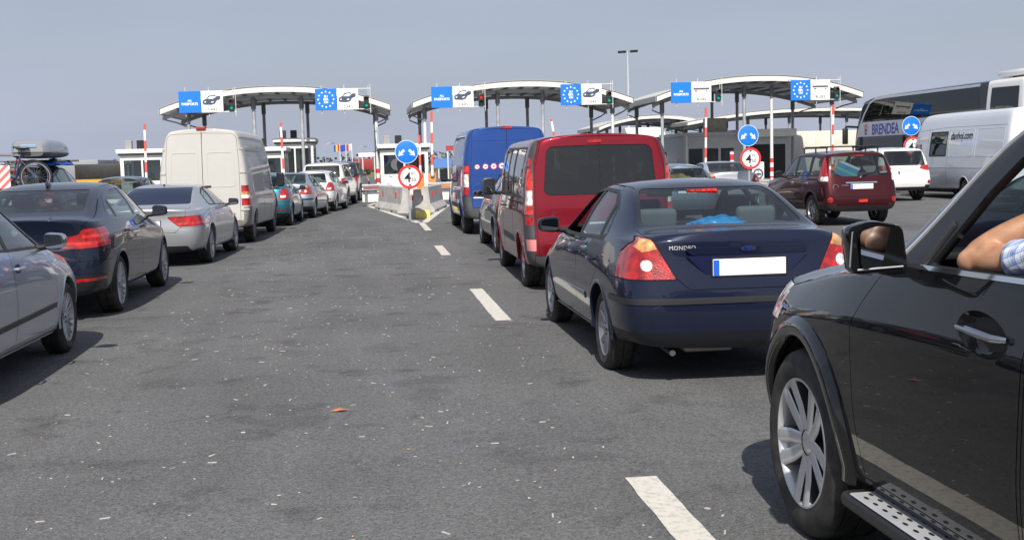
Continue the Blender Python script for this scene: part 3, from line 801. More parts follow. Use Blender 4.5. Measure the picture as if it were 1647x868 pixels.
def sedan(name, label, cat, loc, deg, pm, lvl=3, group=None, scale=None, detail=True, open_left=False, style='s10', glass_=None):
    c = Car(name, label, cat, loc, deg, S_SEDAN, pm, lvl, group, scale); G = glass_ or GLC
    c.region('rear_bumper', 'rear', [(-1.2, .2), (1.2, .2), (1.2, .765), (-1.2, .765)], pm, 'C', gap=.004 if detail else 0, nmin=-1, y1=-.36)
    c.region('trunk_lid', 'rear', [(-.42, .70), (.42, .70), (.53, .80), (.68, 1.06), (.68, 1.2), (-.68, 1.2), (-.68, 1.06), (-.53, .80)], pm, 'C', gap=.005, r=.03, nmin=-1, y1=-.44, z0=.5)
    c.region('rear_valance', 'rear', [(-1.2, .0), (1.2, .0), (1.2, .395), (-1.2, .395)], BLK if not detail else mat('dark_valance', (.006, .007, .012), .5), 'C', nmin=-1, y1=-.36)
    if detail:
        for sd in 'LR':
            c.region('front_door', 'side', [(1.02, .30), (2.22, .30), (2.25, .85), (2.12, .97), (1.47, 1.375), (1.02, 1.41)], pm, sd, gap=.004)
            c.region('rear_door', 'side', [(1.0, .30), (.47, .30), (.41, .5), (.30, .63), (.14, .74), (.06, .98), (.12, 1.22), (.5, 1.395), (1.0, 1.41)], pm, sd, gap=.004)
    c.region('window_frame', 'side', [(2.11, .955), (1.5, 1.34), (1.02, 1.385), (.5, 1.372), (.2, 1.27), (-.03, 1.05), (.0, 1.0), (1.0, .975)], BLK, 'LR', r=.02)
    fp = [(1.98, .985), (1.47, 1.325), (1.075, 1.358), (1.05, 1.0)]; rp_ = [(.985, 1.005), (.985, 1.36), (.53, 1.348), (.33, 1.27), (.22, 1.03)]; qp = [(.17, 1.035), (.265, 1.255), (.20, 1.235), (.01, 1.05)]
    if open_left: c.region('front_window', 'side', fp, None, 'L', glass=True, r=.02); c.region('front_window', 'side', fp, G, 'R', push=.006, glass=True, r=.02)
    else: c.region('front_window', 'side', fp, G, 'LR', push=.006, glass=True, r=.02)
    c.region('rear_door_window', 'side', rp_, G, 'LR', push=.006, glass=True, r=.02)
    c.region('quarter_window', 'side', qp, G, 'LR', push=.006, glass=True, r=.01)
    c.region('rear_window_seal', 'rear', [(-.66, 1.10), (.66, 1.10), (.545, 1.405), (-.545, 1.405)], GLOSSBLK, 'C', r=.05, y0=-.50, y1=.6, z0=1.085)
    c.region('rear_window', 'rear', [(-.625, 1.125), (.625, 1.125), (.515, 1.385), (-.515, 1.385)], G, 'C', push=.004, r=.05, glass=True, y0=-.50, y1=.6, z0=1.085)
    c.region('windscreen', 'front', [(-.68, 1.0), (.68, 1.0), (.545, 1.40), (-.545, 1.40)], G, 'C', push=.004, r=.05, glass=True, y0=1.2, y1=2.6)
    for sd in 'LR':
        c.region('taillight', 'rear', [(.95, .775), (.515, .775), (.60, .93), (.665, 1.055), (.72, 1.065), (.79, 1.01), (.86, .90), (.93, .80)], RED, sd, nmin=-1, y1=-.53, gap=.004, r=.012)
        c.region('indicator_lens', 'rear', [(.635, .985), (.67, 1.05), (.72, 1.058), (.775, 1.005), (.735, .965)], AMB, sd, nmin=-1, y1=-.53)
        c.region('reversing_lens', 'rear', [(.712 + .04 * math.cos(2 * PI * k / 16), .872 + .04 * math.sin(2 * PI * k / 16)) for k in range(16)], CLR, sd, nmin=-1, y1=-.53)
        c.region('headlight', 'front', [(.42, .62), (.5, .74), (.74, .80), (1.1, .80), (1.1, .66)], CLR, sd, nmin=-1, y0=3.0)
    c.region('bumper_strip', 'rear', [(-1.2, .598), (1.2, .598), (1.2, .642), (-1.2, .642)], mat('dark_rubber_strip', (.02, .021, .024), .42), 'C', push=-.008, nmin=-1, y1=-.42)
    c.region('grille', 'front', [(-.35, .56), (.35, .56), (.38, .68), (-.38, .68)], BLK, 'C', r=.03, y0=3)
    for y in (0, 2.754): c.arch(y, .315, .36, .55)
    c.bvh_full = c.bvh
    c.finish(zshell=.4)
    c.cabin(-.3, 2.4, .74, .3, dash=1.75, zd=.93)
    c.wheel(.865, 0, .318, .205, style, .212); c.wheel(.865, 2.754, .318, .205, style, .212)
    return c
def build_saloon():
    pm = paint('dark_blue_paint', (.009, .013, .034), metal=.15, rough=.3, dust=.01, low=.10, dirt=(.09, .09, .10))
    c = sedan('saloon_car', 'dark blue four door saloon with a blue bag on its rear parcel shelf', 'car', (2.64, 8.87, 0), -.3, pm, open_left=True,
              group='cars queuing in the right lane', glass_=glass('saloon_glass', (.60, .69, .68), refl=.9))
    c.mirror(1.96, 1.03, .84, pm, w=.20, h=.14, d=.11, bez=BLK, arm=.05)
    for y in (1.13, .33): c.handle(y, .845, pm)
    # chrome-lipped grip bar with the oval badge, plate and script
    yb = c.ry(0, .97)[0]
    m = MB(); m.prism(rpoly([(-.44, .955), (-.40, .925), (.40, .925), (.44, .955), (.44, .975), (-.44, .975)], .01), -.028, .02, 'Y'); m.obj('trunk_grip', pm, c.root, loc=(0, yb, .015))
    m = MB(); m.prism([(-.44, .935), (-.25, .745), (.25, .745), (.44, .935)], -.004, .01, 'Y'); 
    m.obj('plate_recess', mat('recess_shade_blue', (.008, .011, .045), .3, coat=.6), c.root, loc=(0, c.ry(0, .84)[0] - .003, 0))
    c.plate(0.01, .848, .53, .118, y=c.ry(0, .85)[0] - .016)
    b = MB(); pr = [(.062 * math.cos(2 * PI * k / 28), .026 * math.sin(2 * PI * k / 28)) for k in range(28)]
    b.prism(pr, -.006, .004, 'Y'); bo = b.obj('oval_badge', CHR, c.root, loc=(0, yb - .028, .962 + .015))
    b = MB(); b.prism([(x * .74, z * .58) for x, z in pr], -.0075, -.004, 'Y'); b.obj('badge_field', mat('badge_blue', (.01, .03, .22), .2), bo)
    vs, fs = text_geo('Ford', .021, .0008, shear=.35, bold=.001); MB().add([(v.x * 1.15, -.0085 - v.z, v.y) for v in vs], fs).obj('badge_lettering', CHR, bo, smooth=0)
    c.letters('lettering', 'MONDEO', -.46, .992, .028, mat('bright_lettering', (.7, .71, .72), .25, metal=.4), spacing=1.12, depth=.0015, proud=.004)
    for sg in (-1, 1):
        c.strip('rub_strip', [(.55, .52), (2.15, .50)], .06, .009, pm, sg=sg)
        c.strip('sill_trim', [(.4, .27), (2.35, .25)], .07, .006, pm, sg=sg)
    # high brake lamp, parcel shelf, seats, bag, papers
    m = MB(); [m.box(-.11 + k * .045, -.075 + k * .045, -.012, .012, -.010, .010, .003) for k in range(5)]; m.obj('brake_light', REDB, c.root, loc=(-.02, c.ry(-.02, 1.362)[0] - .012, 1.362))
    m = MB(); m.box(-.13, .11, -.01, .03, -.016, .012, .005); m.obj('brake_light_housing', RED, c.root, loc=(-.02, c.ry(-.02, 1.362)[0] - .002, 1.362))
    m = MB(); m.box(-.66, .66, -.47, .18, 1.055, 1.075, .008); m.obj('parcel_shelf', mat('parcel_shelf_cloth', (.04, .045, .055), .9), c.root)
    c.seats([(-.38, 1.05), (.38, 1.05)], SEATG, zc=.48, hb=.60)
    m = MB(); m.box(-.62, .62, -.15, .5, .32, .46, .05, 3); m.obj('rear_seat', SEATG, c.root, loc=(0, .15, 0))
    m = MB(); m.box(-.62, .62, -.06, .06, 0, .62, .05, 3); m.obj('rear_backrest', SEATG, c.root, loc=(0, .18, .45), rot=(rad(14), 0, 0))
    for x in (-.40, .40):
        m = MB(); m.box(-.16, .16, -.045, .045, 0, .155, .04, 4); m.obj('rear_headrest', SEATG, c.root, loc=(x, .10, 1.075), rot=(rad(8), 0, 0))
    m = MB(); m.box(-.12, .12, -.015, .015, -.03, .03, .012, 2); m.obj('rear_view_mirror', BLK, c.root, loc=(0, 1.62, 1.30))
    # blue plastic bag and a folded sun shade lying on the shelf are things of their own
    # exhaust stub and tow ball
    m = MB(); m.tube([(-.52, -.3, .24), (-.52, -.82, .235)], .022, 12); m.obj('exhaust_pipe', STEEL, c.root)
    m = MB(); m.tube([(.30, -.5, .28), (.30, -.98, .30), (.30, -1.06, .36), (.30, -1.06, .40)], .02, 10); m.lathe([(0, .455), (.018, .45), (.027, .43), (.018, .405), (0, .40)], 'Z', 16, c=(.30, -1.06, 0)); m.obj('tow_ball', STEEL, c.root)
    m = MB(); m.box(-.42, -.05, -.75, -.25, .22, .30, .03, 2); m.obj('silencer_box', STEEL, c.root)
    c.strip('roof_seam', [(-.53, .28), (-.55, .6), (-.56, 1.4)], .012, .001, GAP, view='top'); c.strip('roof_seam', [(.53, .28), (.55, .6), (.56, 1.4)], .012, .001, GAP, view='top')
    return c
SALOON = build_saloon()

def crumple(name, label, cat, loc, sx, sy, sz, mt, seed, rz=0., pw=1.2):
    rnd = random.Random(seed); bm = bmesh.new(); bmesh.ops.create_icosphere(bm, subdivisions=4, radius=1)
    from mathutils import noise
    for v in bm.verts:
        p = v.co.copy(); n = noise.noise(p * 2.1 + Vector((seed, 0, 0))) * .45 + abs(noise.noise(p * 5 + Vector((0, seed, 0)))) * .3
        v.co = Vector((p.x * sx * (1 + n * .6), p.y * sy * (1 + n * .6), max(0, p.z) ** pw * sz * (1 + n) + (.004 if p.z > 0 else 0)))
    return tag(MB().bm(bm).obj(name, mt, None, smooth=50, loc=loc, rot=(0, 0, rz)), label, cat)
def shelf_items():
    x, y = 2.64, 8.87
    crumple('plastic_bag', 'crumpled bright blue plastic bag behind the rear glass of the dark blue saloon', 'bag', (x + .03, y - .10, 1.078), .24, .14, .075, mat('blue_bag_film', (.01, .30, .75), .3, coat=.4), 3, .1)
    m = MB()
    for k in range(4): m.box(-.31, .31, -.055, .055, .008 * k, .008 * k + .006, .002)
    tag(m.obj('sun_shade', mat('silver_foil_shade', (.55, .68, .66), .3, metal=.5, noise=.4, nscale=30), None, loc=(x + .04, y - .30, 1.078), rot=(0, 0, .04)), 'folded silver green sun shade lying on the parcel shelf of the dark blue saloon', 'sun shade')
shelf_items()
# ------------------------------------------------------------------ black off-roader at the right edge
S_SUV = dict(
    st=[-.62, -.35, .1, .7, 1.25, 1.72, 2.12, 2.62, 2.86, 3.1, 3.4], cr=.36, cf=.5, yb=.2, yf=2.5, nr=4.2, nf=3.2,
    rear=[(.2, -.9), (.35, -1.05), (.6, -1.12), (.8, -1.08), (1.0, -1.05), (1.25, -1.0), (1.6, -.84), (1.8, -.72), (1.9, -.70)],
    front=[(.2, 3.75), (.35, 3.9), (.6, 3.95), (.9, 3.93), (1.0, 3.86), (1.15, 3.75)],
    zb=[(-.6, .32), (3.5, .30)], ws=[(-.6, .88), (0, .91), (3, .91), (3.5, .88)],
    wm=[(-.6, .94), (0, .965), (1.4, .965), (2.7, .965), (3.5, .94)], zm=[(-.6, .72), (3.5, .72)],
    w5=[(-.6, .935), (0, .965), (2.7, .962), (3.5, .90)], z5=[(-.6, 1.0), (1.4, 1.035), (2.4, 1.02), (3.5, .93)],
    wb=[(-.6, .885), (.5, .925), (2, .92), (2.7, .90), (3.5, .83)], ze=[(-.6, 1.25), (1.3, 1.235), (2.0, 1.205), (2.4, 1.18), (2.75, 1.155), (3.2, 1.10), (3.5, 1.03)],
    wr=[(-.6, .64), (1.25, .70), (1.72, .69), (2.62, .80), (3.4, .70)],
    zr=[(-.6, 1.72), (0, 1.78), (1.25, 1.80), (1.72, 1.765), (2.62, 1.175), (2.86, 1.16), (3.4, 1.09)],
    zt=[(-.6, 1.80), (0, 1.85), (.7, 1.865), (1.25, 1.87), (1.72, 1.83), (2.62, 1.21), (2.86, 1.20), (3.4, 1.13)],
    bul=[(-.6, .03), (1.5, .03), (2.2, 0)], crease={6: .5, 5: .55, 8: .3, 2: .3}, capcrease={6: .3})
MACH = mat('machined_alloy', (.60, .61, .63), .28, metal=.6)
def build_offroader():
    pm = paint('black_paint', (.0035, .0038, .0045), metal=0., rough=.4, dust=.0, low=.03, dirt=(.08, .075, .07))
    c = Car('offroad_car', 'glossy black off-road car at the right edge with its side window open', 'car', (2.73, 1.645, 0), 0, S_SUV, pm, 3, 'cars queuing in the right lane')
    c.region('front_bumper', 'front', [(-1.2, .2), (1.2, .2), (1.2, .66), (-1.2, .66)], pm, 'C', gap=.004, nmin=-1, y0=3.52)
    c.region('rear_bumper', 'rear', [(-1.2, .2), (1.2, .2), (1.2, .70), (-1.2, .70)], pm, 'C', gap=.004, nmin=-1, y1=-.5)
    c.region('tailgate', 'rear', [(-.62, .62), (.62, .62), (.72, 1.2), (.62, 1.79), (-.62, 1.79), (-.72, 1.2)], pm, 'C', gap=.004, r=.04, y1=-.5)
    for sd in 'LR':
        c.region('front_door', 'side', [(1.38, .42), (2.44, .42), (2.47, .62), (2.50, .98), (2.44, 1.08), (2.36, 1.17), (2.30, 1.23), (1.86, 1.66), (1.70, 1.76), (1.30, 1.81), (1.33, 1.2)], pm, sd, gap=.0045)
        c.region('rear_door', 'side', [(1.355, .42), (.52, .42), (.46, .70), (.30, .92), (.22, 1.2), (.25, 1.77), (1.28, 1.80), (1.305, 1.2)], pm, sd, gap=.0045)
    c.region('window_frame', 'side', [(2.27, 1.232), (1.83, 1.632), (1.68, 1.72), (1.2, 1.768), (.2, 1.76), (-.6, 1.66), (-.82, 1.35), (-.78, 1.27), (1.3, 1.255)], BLK, 'LR', r=.02)
    hole = [(2.0, 1.255), (1.92, 1.355), (1.80, 1.495), (1.68, 1.60), (1.55, 1.67), (1.37, 1.70), (1.39, 1.27)]
    c.region('front_window', 'side', hole, None, 'L', glass=True, r=.015)
    c.region('front_window', 'side', hole, GLC, 'R', push=.006, glass=True, r=.015)
    c.region('rear_door_window', 'side', [(1.28, 1.31), (1.24, 1.71), (.32, 1.70), (.30, 1.32)], GLT, 'LR', push=.006, glass=True, r=.03)
    c.region('quarter_window', 'side', [(.20, 1.32), (.22, 1.70), (-.5, 1.62), (-.66, 1.36)], GLT, 'LR', push=.006, glass=True, r=.03)
    c.region('rear_window', 'rear', [(-.62, 1.30), (.62, 1.30), (.54, 1.70), (-.54, 1.70)], GLT, 'C', push=.005, glass=True, r=.05, y1=-.5)
    c.region('windscreen', 'front', [(-.76, 1.24), (.76, 1.24), (.62, 1.79), (-.62, 1.79)], GLC, 'C', push=.004, glass=True, r=.05, y0=1.2, y1=2.8)
    for sd in 'LR':
        c.region('headlight', 'front', [(.50, .86), (.52, .99), (.74, 1.045), (1.1, 1.03), (1.1, .90)], CLR, sd, nmin=-1, y0=3.44, gap=.004, r=.015)
        c.region('side_marker', 'side', [(3.47, .93), (3.53, .93), (3.53, .985), (3.48, .99)], REDB, sd)
        c.region('taillight', 'rear', [(.66, .90), (.66, 1.22), (1.1, 1.24), (1.1, .92)], RED, sd, nmin=-1, y1=-.7, gap=.004)
    c.region('grille', 'front', [(-.42, .72), (.42, .72), (.46, 1.02), (-.46, 1.02)], BLK, 'C', r=.06, y0=3.5, gap=.01)
    for sd in 'LR':
        for hy, hz in ((1.56, 1.085), (.55, 1.10)): c.dish('handle_recess', hy + .01, hz, .15, .062, .045, pm, sd, .12)
    for y in (0, 3.075): c.arch(y, .40, .462, .55, flare=(.085, .026), fmat=GLOSSBLK)
    c.finish(zshell=.5)
    c.cabin(-.5, 2.3, .80, .45, dash=2.1, zd=1.13)
    c.seats([(-.42, 1.0), (.42, 1.0)], SEAT, zc=.78, hb=.66, rear=(.05, 1.35))
    c.wheel(.945, 0, .405, .285, 'v5', .275, MACH); c.wheel(.945, 3.075, .405, .285, 'v5', .275, MACH)
    # mirrors: angular black housing on a foot
    for sg in (-1, 1):
        m = MB(); prof = rpoly([(-.105, -.078), (.085, -.085), (.10, .07), (.02, .092), (-.085, .072)], .025, 4)
        n = len(prof); vs = []
        for y, k in ((-.055, 1.), (-.03, 1.03), (.02, .98), (.06, .82), (.085, .55)):
            vs += [(sg * x * k, y, z * k) for x, z in prof]
        m.add(vs, [(i * n + k, i * n + (k + 1) % n, (i + 1) * n + (k + 1) % n, (i + 1) * n + k) for i in range(4) for k in range(n)] + [tuple(range(4 * n, 5 * n)), tuple(range(n))])
        o = m.obj('wing_mirror', pm, c.root, loc=(sg * 1.055, 2.10, 1.31), rot=(0, 0, rad(4 * sg)), smooth=50)
        g = MB(); g.prism([(sg * x * .84, z * .82 + .004) for x, z in prof], -.060, -.054, 'Y'); g.obj('mirror_glass', MIR, o, rot=(rad(3), 0, rad(-13 * sg)))
        g = MB(); g.tube([(sg * .095, -.062, -.06), (sg * .088, -.062, .04), (sg * .086, -.062, .058)], .003, 6); g.tube([(-sg * .085, -.062, -.062), (sg * .07, -.062, -.07)], .004, 6); g.obj('mirror_edge', SATIN, o)
        a = MB(); a.prism(rpoly([(.90, 1.205), (1.0, 1.21), (1.08, 1.25), (1.08, 1.275), (.9, 1.25)], .01), 2.05, 2.15, 'Y'); a.xf(Matrix.Scale(sg, 4, (1, 0, 0))); a.obj('mirror_arm', GLOSSBLK, c.root)
        c.strip('window_chrome', [(2.30, 1.232), (1.85, 1.645), (1.69, 1.735), (1.2, 1.785), (.2, 1.775), (-.6, 1.68)], .020, .007, mat('sky_pale_trim', (.62, .63, .65), .3, metal=.15, coat=.5), sg=sg)  # trim painted pale in place of the sky it would mirror
        c.strip('belt_chrome', [(2.15, 1.236), (1.3, 1.258), (0, 1.265), (-.78, 1.27)], .020, .008, CHR, sg=sg)
        c.strip('quarter_divider', [(2.05, 1.25), (1.95, 1.39)], .035, .008, mat('soft_black_seal', (.03, .03, .032), .55), sg=sg)
        c.strip('hood_seam', [(2.44, 1.18), (2.75, 1.155), (3.1, 1.105), (3.42, 1.04)], .007, .001, GAP, sg=sg)
        for hy, hz in ((1.56, 1.085), (.55, 1.10)):
            x = c.sx(hy, hz, sg)[0]
            m = MB(); m.tube([(x, hy - .125, hz + .002), (x + sg * .03, hy - .10, hz + .006), (x + sg * .036, hy, hz + .012), (x + sg * .03, hy + .09, hz + .014), (x, hy + .115, hz + .012)], [.009, .012, .0135, .012, .009], 10); m.obj('door_handle', mat('smoked_chrome', (.42, .43, .45), .12, metal=1.), c.root)
        # running board: rubber-nosed body with a perforated alloy tread
        m = MB(); m.box(.82, 1.005, .52, 2.50, .30, .365, .03, 3); m.xf(Matrix.Scale(sg, 4, (1, 0, 0))); rb = m.obj('running_board', BLK, c.root)
        m = MB(); m.box(.865, .995, .62, 2.42, .362, .371, .004, 1); m.xf(Matrix.Scale(sg, 4, (1, 0, 0))); m.obj('tread_plate', mat('brushed_alloy', (.46, .47, .49), .4, metal=.25, noise=.1), rb)
        for k in range(22):
            for x in (.895, .93, .965):
                y = .70 + k * .078 + (x == .93) * .039
                if k == 0 and x == .895:
                    m = MB(); m.prism([(.007 * math.cos(a), .018 * math.sin(a)) for a in [2 * PI * q / 10 for q in range(10)]], 0, .0013, 'Z'); st0 = m.obj('grip_slot', BLK, rb)
                    gs = st0
                else: gs = st0.copy(); COL.objects.link(gs); gs.parent = rb
                gs.location = (sg * x, y, .3712)
        m = MB(); m.tube([(sg * .60, y, c.tz(sg * .60, y)[0] + dz) for y, dz in ((-.52, -.015), (-.42, .035), (-.2, .05), (.3, .05), (.8, .05), (1.12, .035), (1.24, -.015))], .016, 8); m.obj('roof_rail', SATIN, c.root)
    c.plate(0, .95, .52, .115)
    return c
OFFR = build_offroader()
# ------------------------------------------------------------------ hatchback family
S_HATCH = dict(
    st=[-.32, -.12, .2, .55, 1.0, 1.38, 1.8, 2.22, 2.55, 2.9], cr=.34, cf=.5, yb=.45, yf=2.25, nr=3.8, nf=2.8,
    rear=[(.2, -.58), (.32, -.70), (.5, -.75), (.66, -.745), (.75, -.70), (.95, -.665), (1.02, -.64), (1.3, -.46), (1.40, -.38), (1.5, -.36)],
    front=[(.2, 3.28), (.35, 3.42), (.55, 3.45), (.7, 3.40), (.9, 3.2)],
    zb=[(-.6, .26), (-.2, .21), (3, .19)], ws=[(-.6, .80), (0, .835), (2.6, .84), (3, .80)],
    wm=[(-.6, .86), (0, .885), (1.4, .885), (2.6, .88), (3, .85)], zm=[(-.6, .64), (3, .6)],
    wb=[(-.6, .80), (.3, .835), (1.5, .83), (2.3, .81), (3, .74)], ze=[(-.6, 1.03), (.5, 1.0), (1.5, .965), (2.2, .93), (3, .82)],
    wr=[(-.6, .55), (.5, .59), (1.38, .58), (2.22, .70), (3, .60)],
    zr=[(-.6, 1.375), (.2, 1.42), (.55, 1.435), (1.0, 1.435), (1.38, 1.39), (2.22, .985), (3, .855)],
    zt=[(-.6, 1.44), (.2, 1.485), (.55, 1.50), (1.0, 1.495), (1.38, 1.445), (2.22, 1.02), (3, .895)],
    bul=[(-.6, .02), (1.4, .03), (2.1, 0)], crease={6: .4, 8: .3, 2: .3}, capcrease={6: .25})
def hatch(name, label, cat, loc, deg, pm, lvl=2, group=None, scale=None, g=GLM, lamp='tri', style='s9', detail=False, plate=True, mirror=None, strip=False, open_left=False, bz=.68, chrome=False):
    c = Car(name, label, cat, loc, deg, S_HATCH, pm, lvl, group, scale)
    c.region('rear_bumper', 'rear', [(-1.2, .2), (1.2, .2), (1.2, bz), (-1.2, bz)], pm, 'C', gap=.004, nmin=-1, y1=-.34)
    c.region('rear_valance', 'rear', [(-1.2, .0), (1.2, .0), (1.2, .37), (-1.2, .37)], BLK, 'C', nmin=-1, y1=-.30)
    c.region('tailgate', 'rear', [(-.52, .60), (.52, .60), (.60, .95), (.56, 1.36), (.5, 1.43), (-.5, 1.43), (-.56, 1.36), (-.60, .95)], pm, 'C', gap=.005, r=.04, y1=.1)
    for sd in 'LR':
        c.region('front_door', 'side', [(.98, .30), (2.12, .30), (2.16, .80), (2.05, .95), (1.37, 1.395), (.98, 1.43)], pm, sd, gap=.004)
        if detail: c.region('rear_door', 'side', [(.96, .30), (.47, .30), (.40, .5), (.30, .63), (.12, .75), (.05, .98), (.1, 1.3), (.5, 1.42), (.96, 1.43)], pm, sd, gap=.004)
    c.region('window_frame', 'side', [(2.05, .955), (1.42, 1.375), (.98, 1.41), (.5, 1.40), (.0, 1.35), (-.34, 1.16), (-.30, 1.06), (1.0, .99)], BLK, 'LR', r=.02)
    fp = [(1.94, .985), (1.39, 1.352), (1.02, 1.382), (1.0, 1.012)]
    if open_left: c.region('front_window', 'side', fp, None, 'L', glass=True, r=.02); c.region('front_window', 'side', fp, g, 'R', push=.006, glass=True, r=.02)
    else: c.region('front_window', 'side', fp, g, 'LR', push=.006, glass=True, r=.02)
    c.region('rear_door_window', 'side', [(.94, 1.015), (.94, 1.385), (.5, 1.375), (.20, 1.34), (.14, 1.045)], g, 'LR', push=.006, glass=True, r=.02)
    c.region('quarter_window', 'side', [(.09, 1.055), (.14, 1.325), (.0, 1.30), (-.26, 1.15), (-.24, 1.085)], g, 'LR', push=.006, glass=True, r=.02)
    c.region('rear_window', 'rear', [(-.60, 1.03), (.60, 1.03), (.505, 1.375), (-.505, 1.375)], g, 'C', push=.005, glass=True, r=.05, y1=.1)
    c.region('windscreen', 'front', [(-.68, 1.0), (.68, 1.0), (.55, 1.43), (-.55, 1.43)], g, 'C', push=.004, glass=True, r=.05, y0=1.1, y1=2.5)
    lp = {'tri': [(.54, .74), (.60, .95), (.66, 1.05), (1.1, 1.03), (1.1, .76)], 'high': [(.60, .72), (.58, 1.0), (.52, 1.40), (.66, 1.40), (1.1, 1.05), (1.1, .75)], 'wide': [(.44, .80), (.50, .96), (1.1, .98), (1.1, .80)]}[lamp]
    for sd in 'LR':
        c.region('taillight', 'rear', lp, RED, sd, nmin=-1, y1=-.40 if lamp != 'high' else -.32, gap=.004, r=.02)
        c.region('reversing_lens', 'rear', [(.62, .80), (.62, .86), (.76, .86), (.76, .80)], CLR, sd, nmin=-1, y1=-.40)
        c.region('headlight', 'front', [(.40, .64), (.5, .76), (.74, .82), (1.1, .82), (1.1, .68)], CLR, sd, nmin=-1, y0=2.75)
        c.region('rear_reflector', 'rear', [(.5, .43), (.5, .465), (.74, .48), (.74, .44)], RED, sd, y1=-.3)
    c.region('grille', 'front', [(-.36, .58), (.36, .58), (.38, .7), (-.38, .7)], BLK, 'C', r=.03, y0=2.8)
    for y in (0, 2.6): c.arch(y, .315, .355, .55)
    c.finish(shell=lvl > 2 or open_left, zshell=.4)
    c.cabin(-.3, 2.3, .72, .3, dash=1.6, zd=.94)
    c.seats([(-.37, .9), (.37, .9)], SEAT, zc=.5, hb=.60, rear=(.1, 1.25))
    c.wheel(.845, 0, .316, .20, style, .21); c.wheel(.845, 2.6, .316, .20, style, .21)
    if mirror is not False: c.mirror(1.88, 1.02, .82, mirror or pm, w=.18, h=.13, d=.11, bez=mirror or BLK, arm=.05)
    for y in (1.10, .18): c.handle(y, .86, pm, flap=detail)
    if plate: c.plate(0, .83 if lamp != 'wide' else .55, .52, .115)
    if strip:
        for sg in (-1, 1): c.strip('rub_strip', [(.48, .46), (.96, .465), (2.10, .475)], .045, .010, BLK, sg=sg)
    if chrome:
        for sg in (-1, 1):
            c.strip('window_chrome', [(2.05, .962), (1.42, 1.385), (.98, 1.42), (.5, 1.41)], .014, .004, SATIN, sg=sg)
            c.strip('sill_trim', [(.42, .245), (2.2, .235)], .012, .004, SATIN, sg=sg)
    m = MB(); m.tube([(0, .1, 1.49), (0, .02, 1.62)], [.006, .003], 6); m.obj('aerial', BLK, c.root)
    return c
SILVER = paint('silver_blue_paint', (.44, .49, .57), metal=.75, rough=.34, dust=.04, low=.12)
hatch('hatchback_car', 'silver blue hatchback cut by the left edge with chrome door mirror', 'car', (-3.60, 8.39, 0), 0, SILVER, 3, 'cars queuing in the left lane',
      scale=(1.0, 1.0, 1.04), g=GLC, detail=True, style='d9', mirror=CHR, strip=True, chrome=True)
hatch('hatchback_car', 'teal blue hatchback just ahead of the tall white van', 'car', (-2.98, 33.2, 0), -3, paint('teal_paint', (.02, .16, .22), metal=.5, rough=.35, dust=.1, low=.35), 2, 'cars queuing in the left lane', lamp='tri', style='s8')
hatch('hatchback_car', 'white hatchback with green shade in its rear window ahead of the silver saloon', 'car', (-1.98, 42.6, 0), -7, paint('white_hatch_paint', (.62, .63, .65), metal=.1, rough=.35, dust=.05, low=.25), 2, 'cars queuing in the left lane', lamp='tri', style='s10')
c = hatch('hatchback_car', 'grey hatchback between the blue and red vans with the driver elbow out', 'car', (3.06, 20.75, 0), 0, paint('grey_blue_paint', (.10, .12, .15), metal=.6, rough=.3, dust=.05, low=.2), 2, 'cars queuing in the right lane', g=GLC, open_left=True, lamp='high')
c = hatch('people_carrier', 'dark grey people carrier on the far left loaded with roof box and bicycles', 'car', (-7.72, 27.4, 0), 0, paint('dark_grey_paint', (.035, .04, .05), metal=.5, rough=.35, dust=.08, low=.3), 2, 'cars waiting at the far left', scale=(1.06, 1.1, 1.24), g=GLM)
hatch('hatchback_car', 'black hatchback half hidden behind the silver coupe and the booth', 'car', (-6.75, 33.2, 0), 0, paint('black_hatch_paint', (.01, .012, .014), metal=.3, rough=.3, dust=.1, low=.3), 2, 'cars waiting at the far left', g=GLM)
hatch('hatchback_car', 'grey blue hatchback behind the red van with a bright blanket in its rear window', 'car', (7.55, 27.9, 0), 0, paint('blue_grey_paint', (.16, .20, .25), metal=.6, rough=.3, dust=.05, low=.2), 2, 'cars queuing in the far right lanes', scale=(1, 1, .98))
hatch('hatchback_car', 'small white car far ahead of the red van beside the lorry cab', 'car', (11.6, 47., 0), 0, paint('white_hatch_paint', (.62, .63, .65)), 2, 'cars queuing in the far right lanes')
sedan('saloon_car', 'silver blue saloon between the teal and white hatchbacks', 'car', (-2.55, 37.7, 0), -6, paint('silver_saloon_paint', (.40, .46, .53), metal=.7, rough=.35, dust=.08, low=.3), 2, 'cars queuing in the left lane', detail=False, glass_=GLM)
sedan('saloon_car', 'silver saloon with white boot behind the height limit sign on the right', 'car', (11.55, 36.9, 0), 0, paint('pale_silver_paint', (.55, .58, .62), metal=.6, rough=.35, dust=.05, low=.2), 2, 'cars queuing in the far right lanes', detail=False, glass_=GLM, scale=(1.02, 1.02, 1.0))
sedan('saloon_car', 'dark blue saloon mostly hidden beyond the black off-road car pillar', 'car', (7.35, 10.0, 0), 0, paint('navy_paint', (.012, .02, .05), metal=.5, rough=.3, dust=.03, low=.2), 2, 'cars queuing in the far right lanes', detail=False, glass_=GLM)
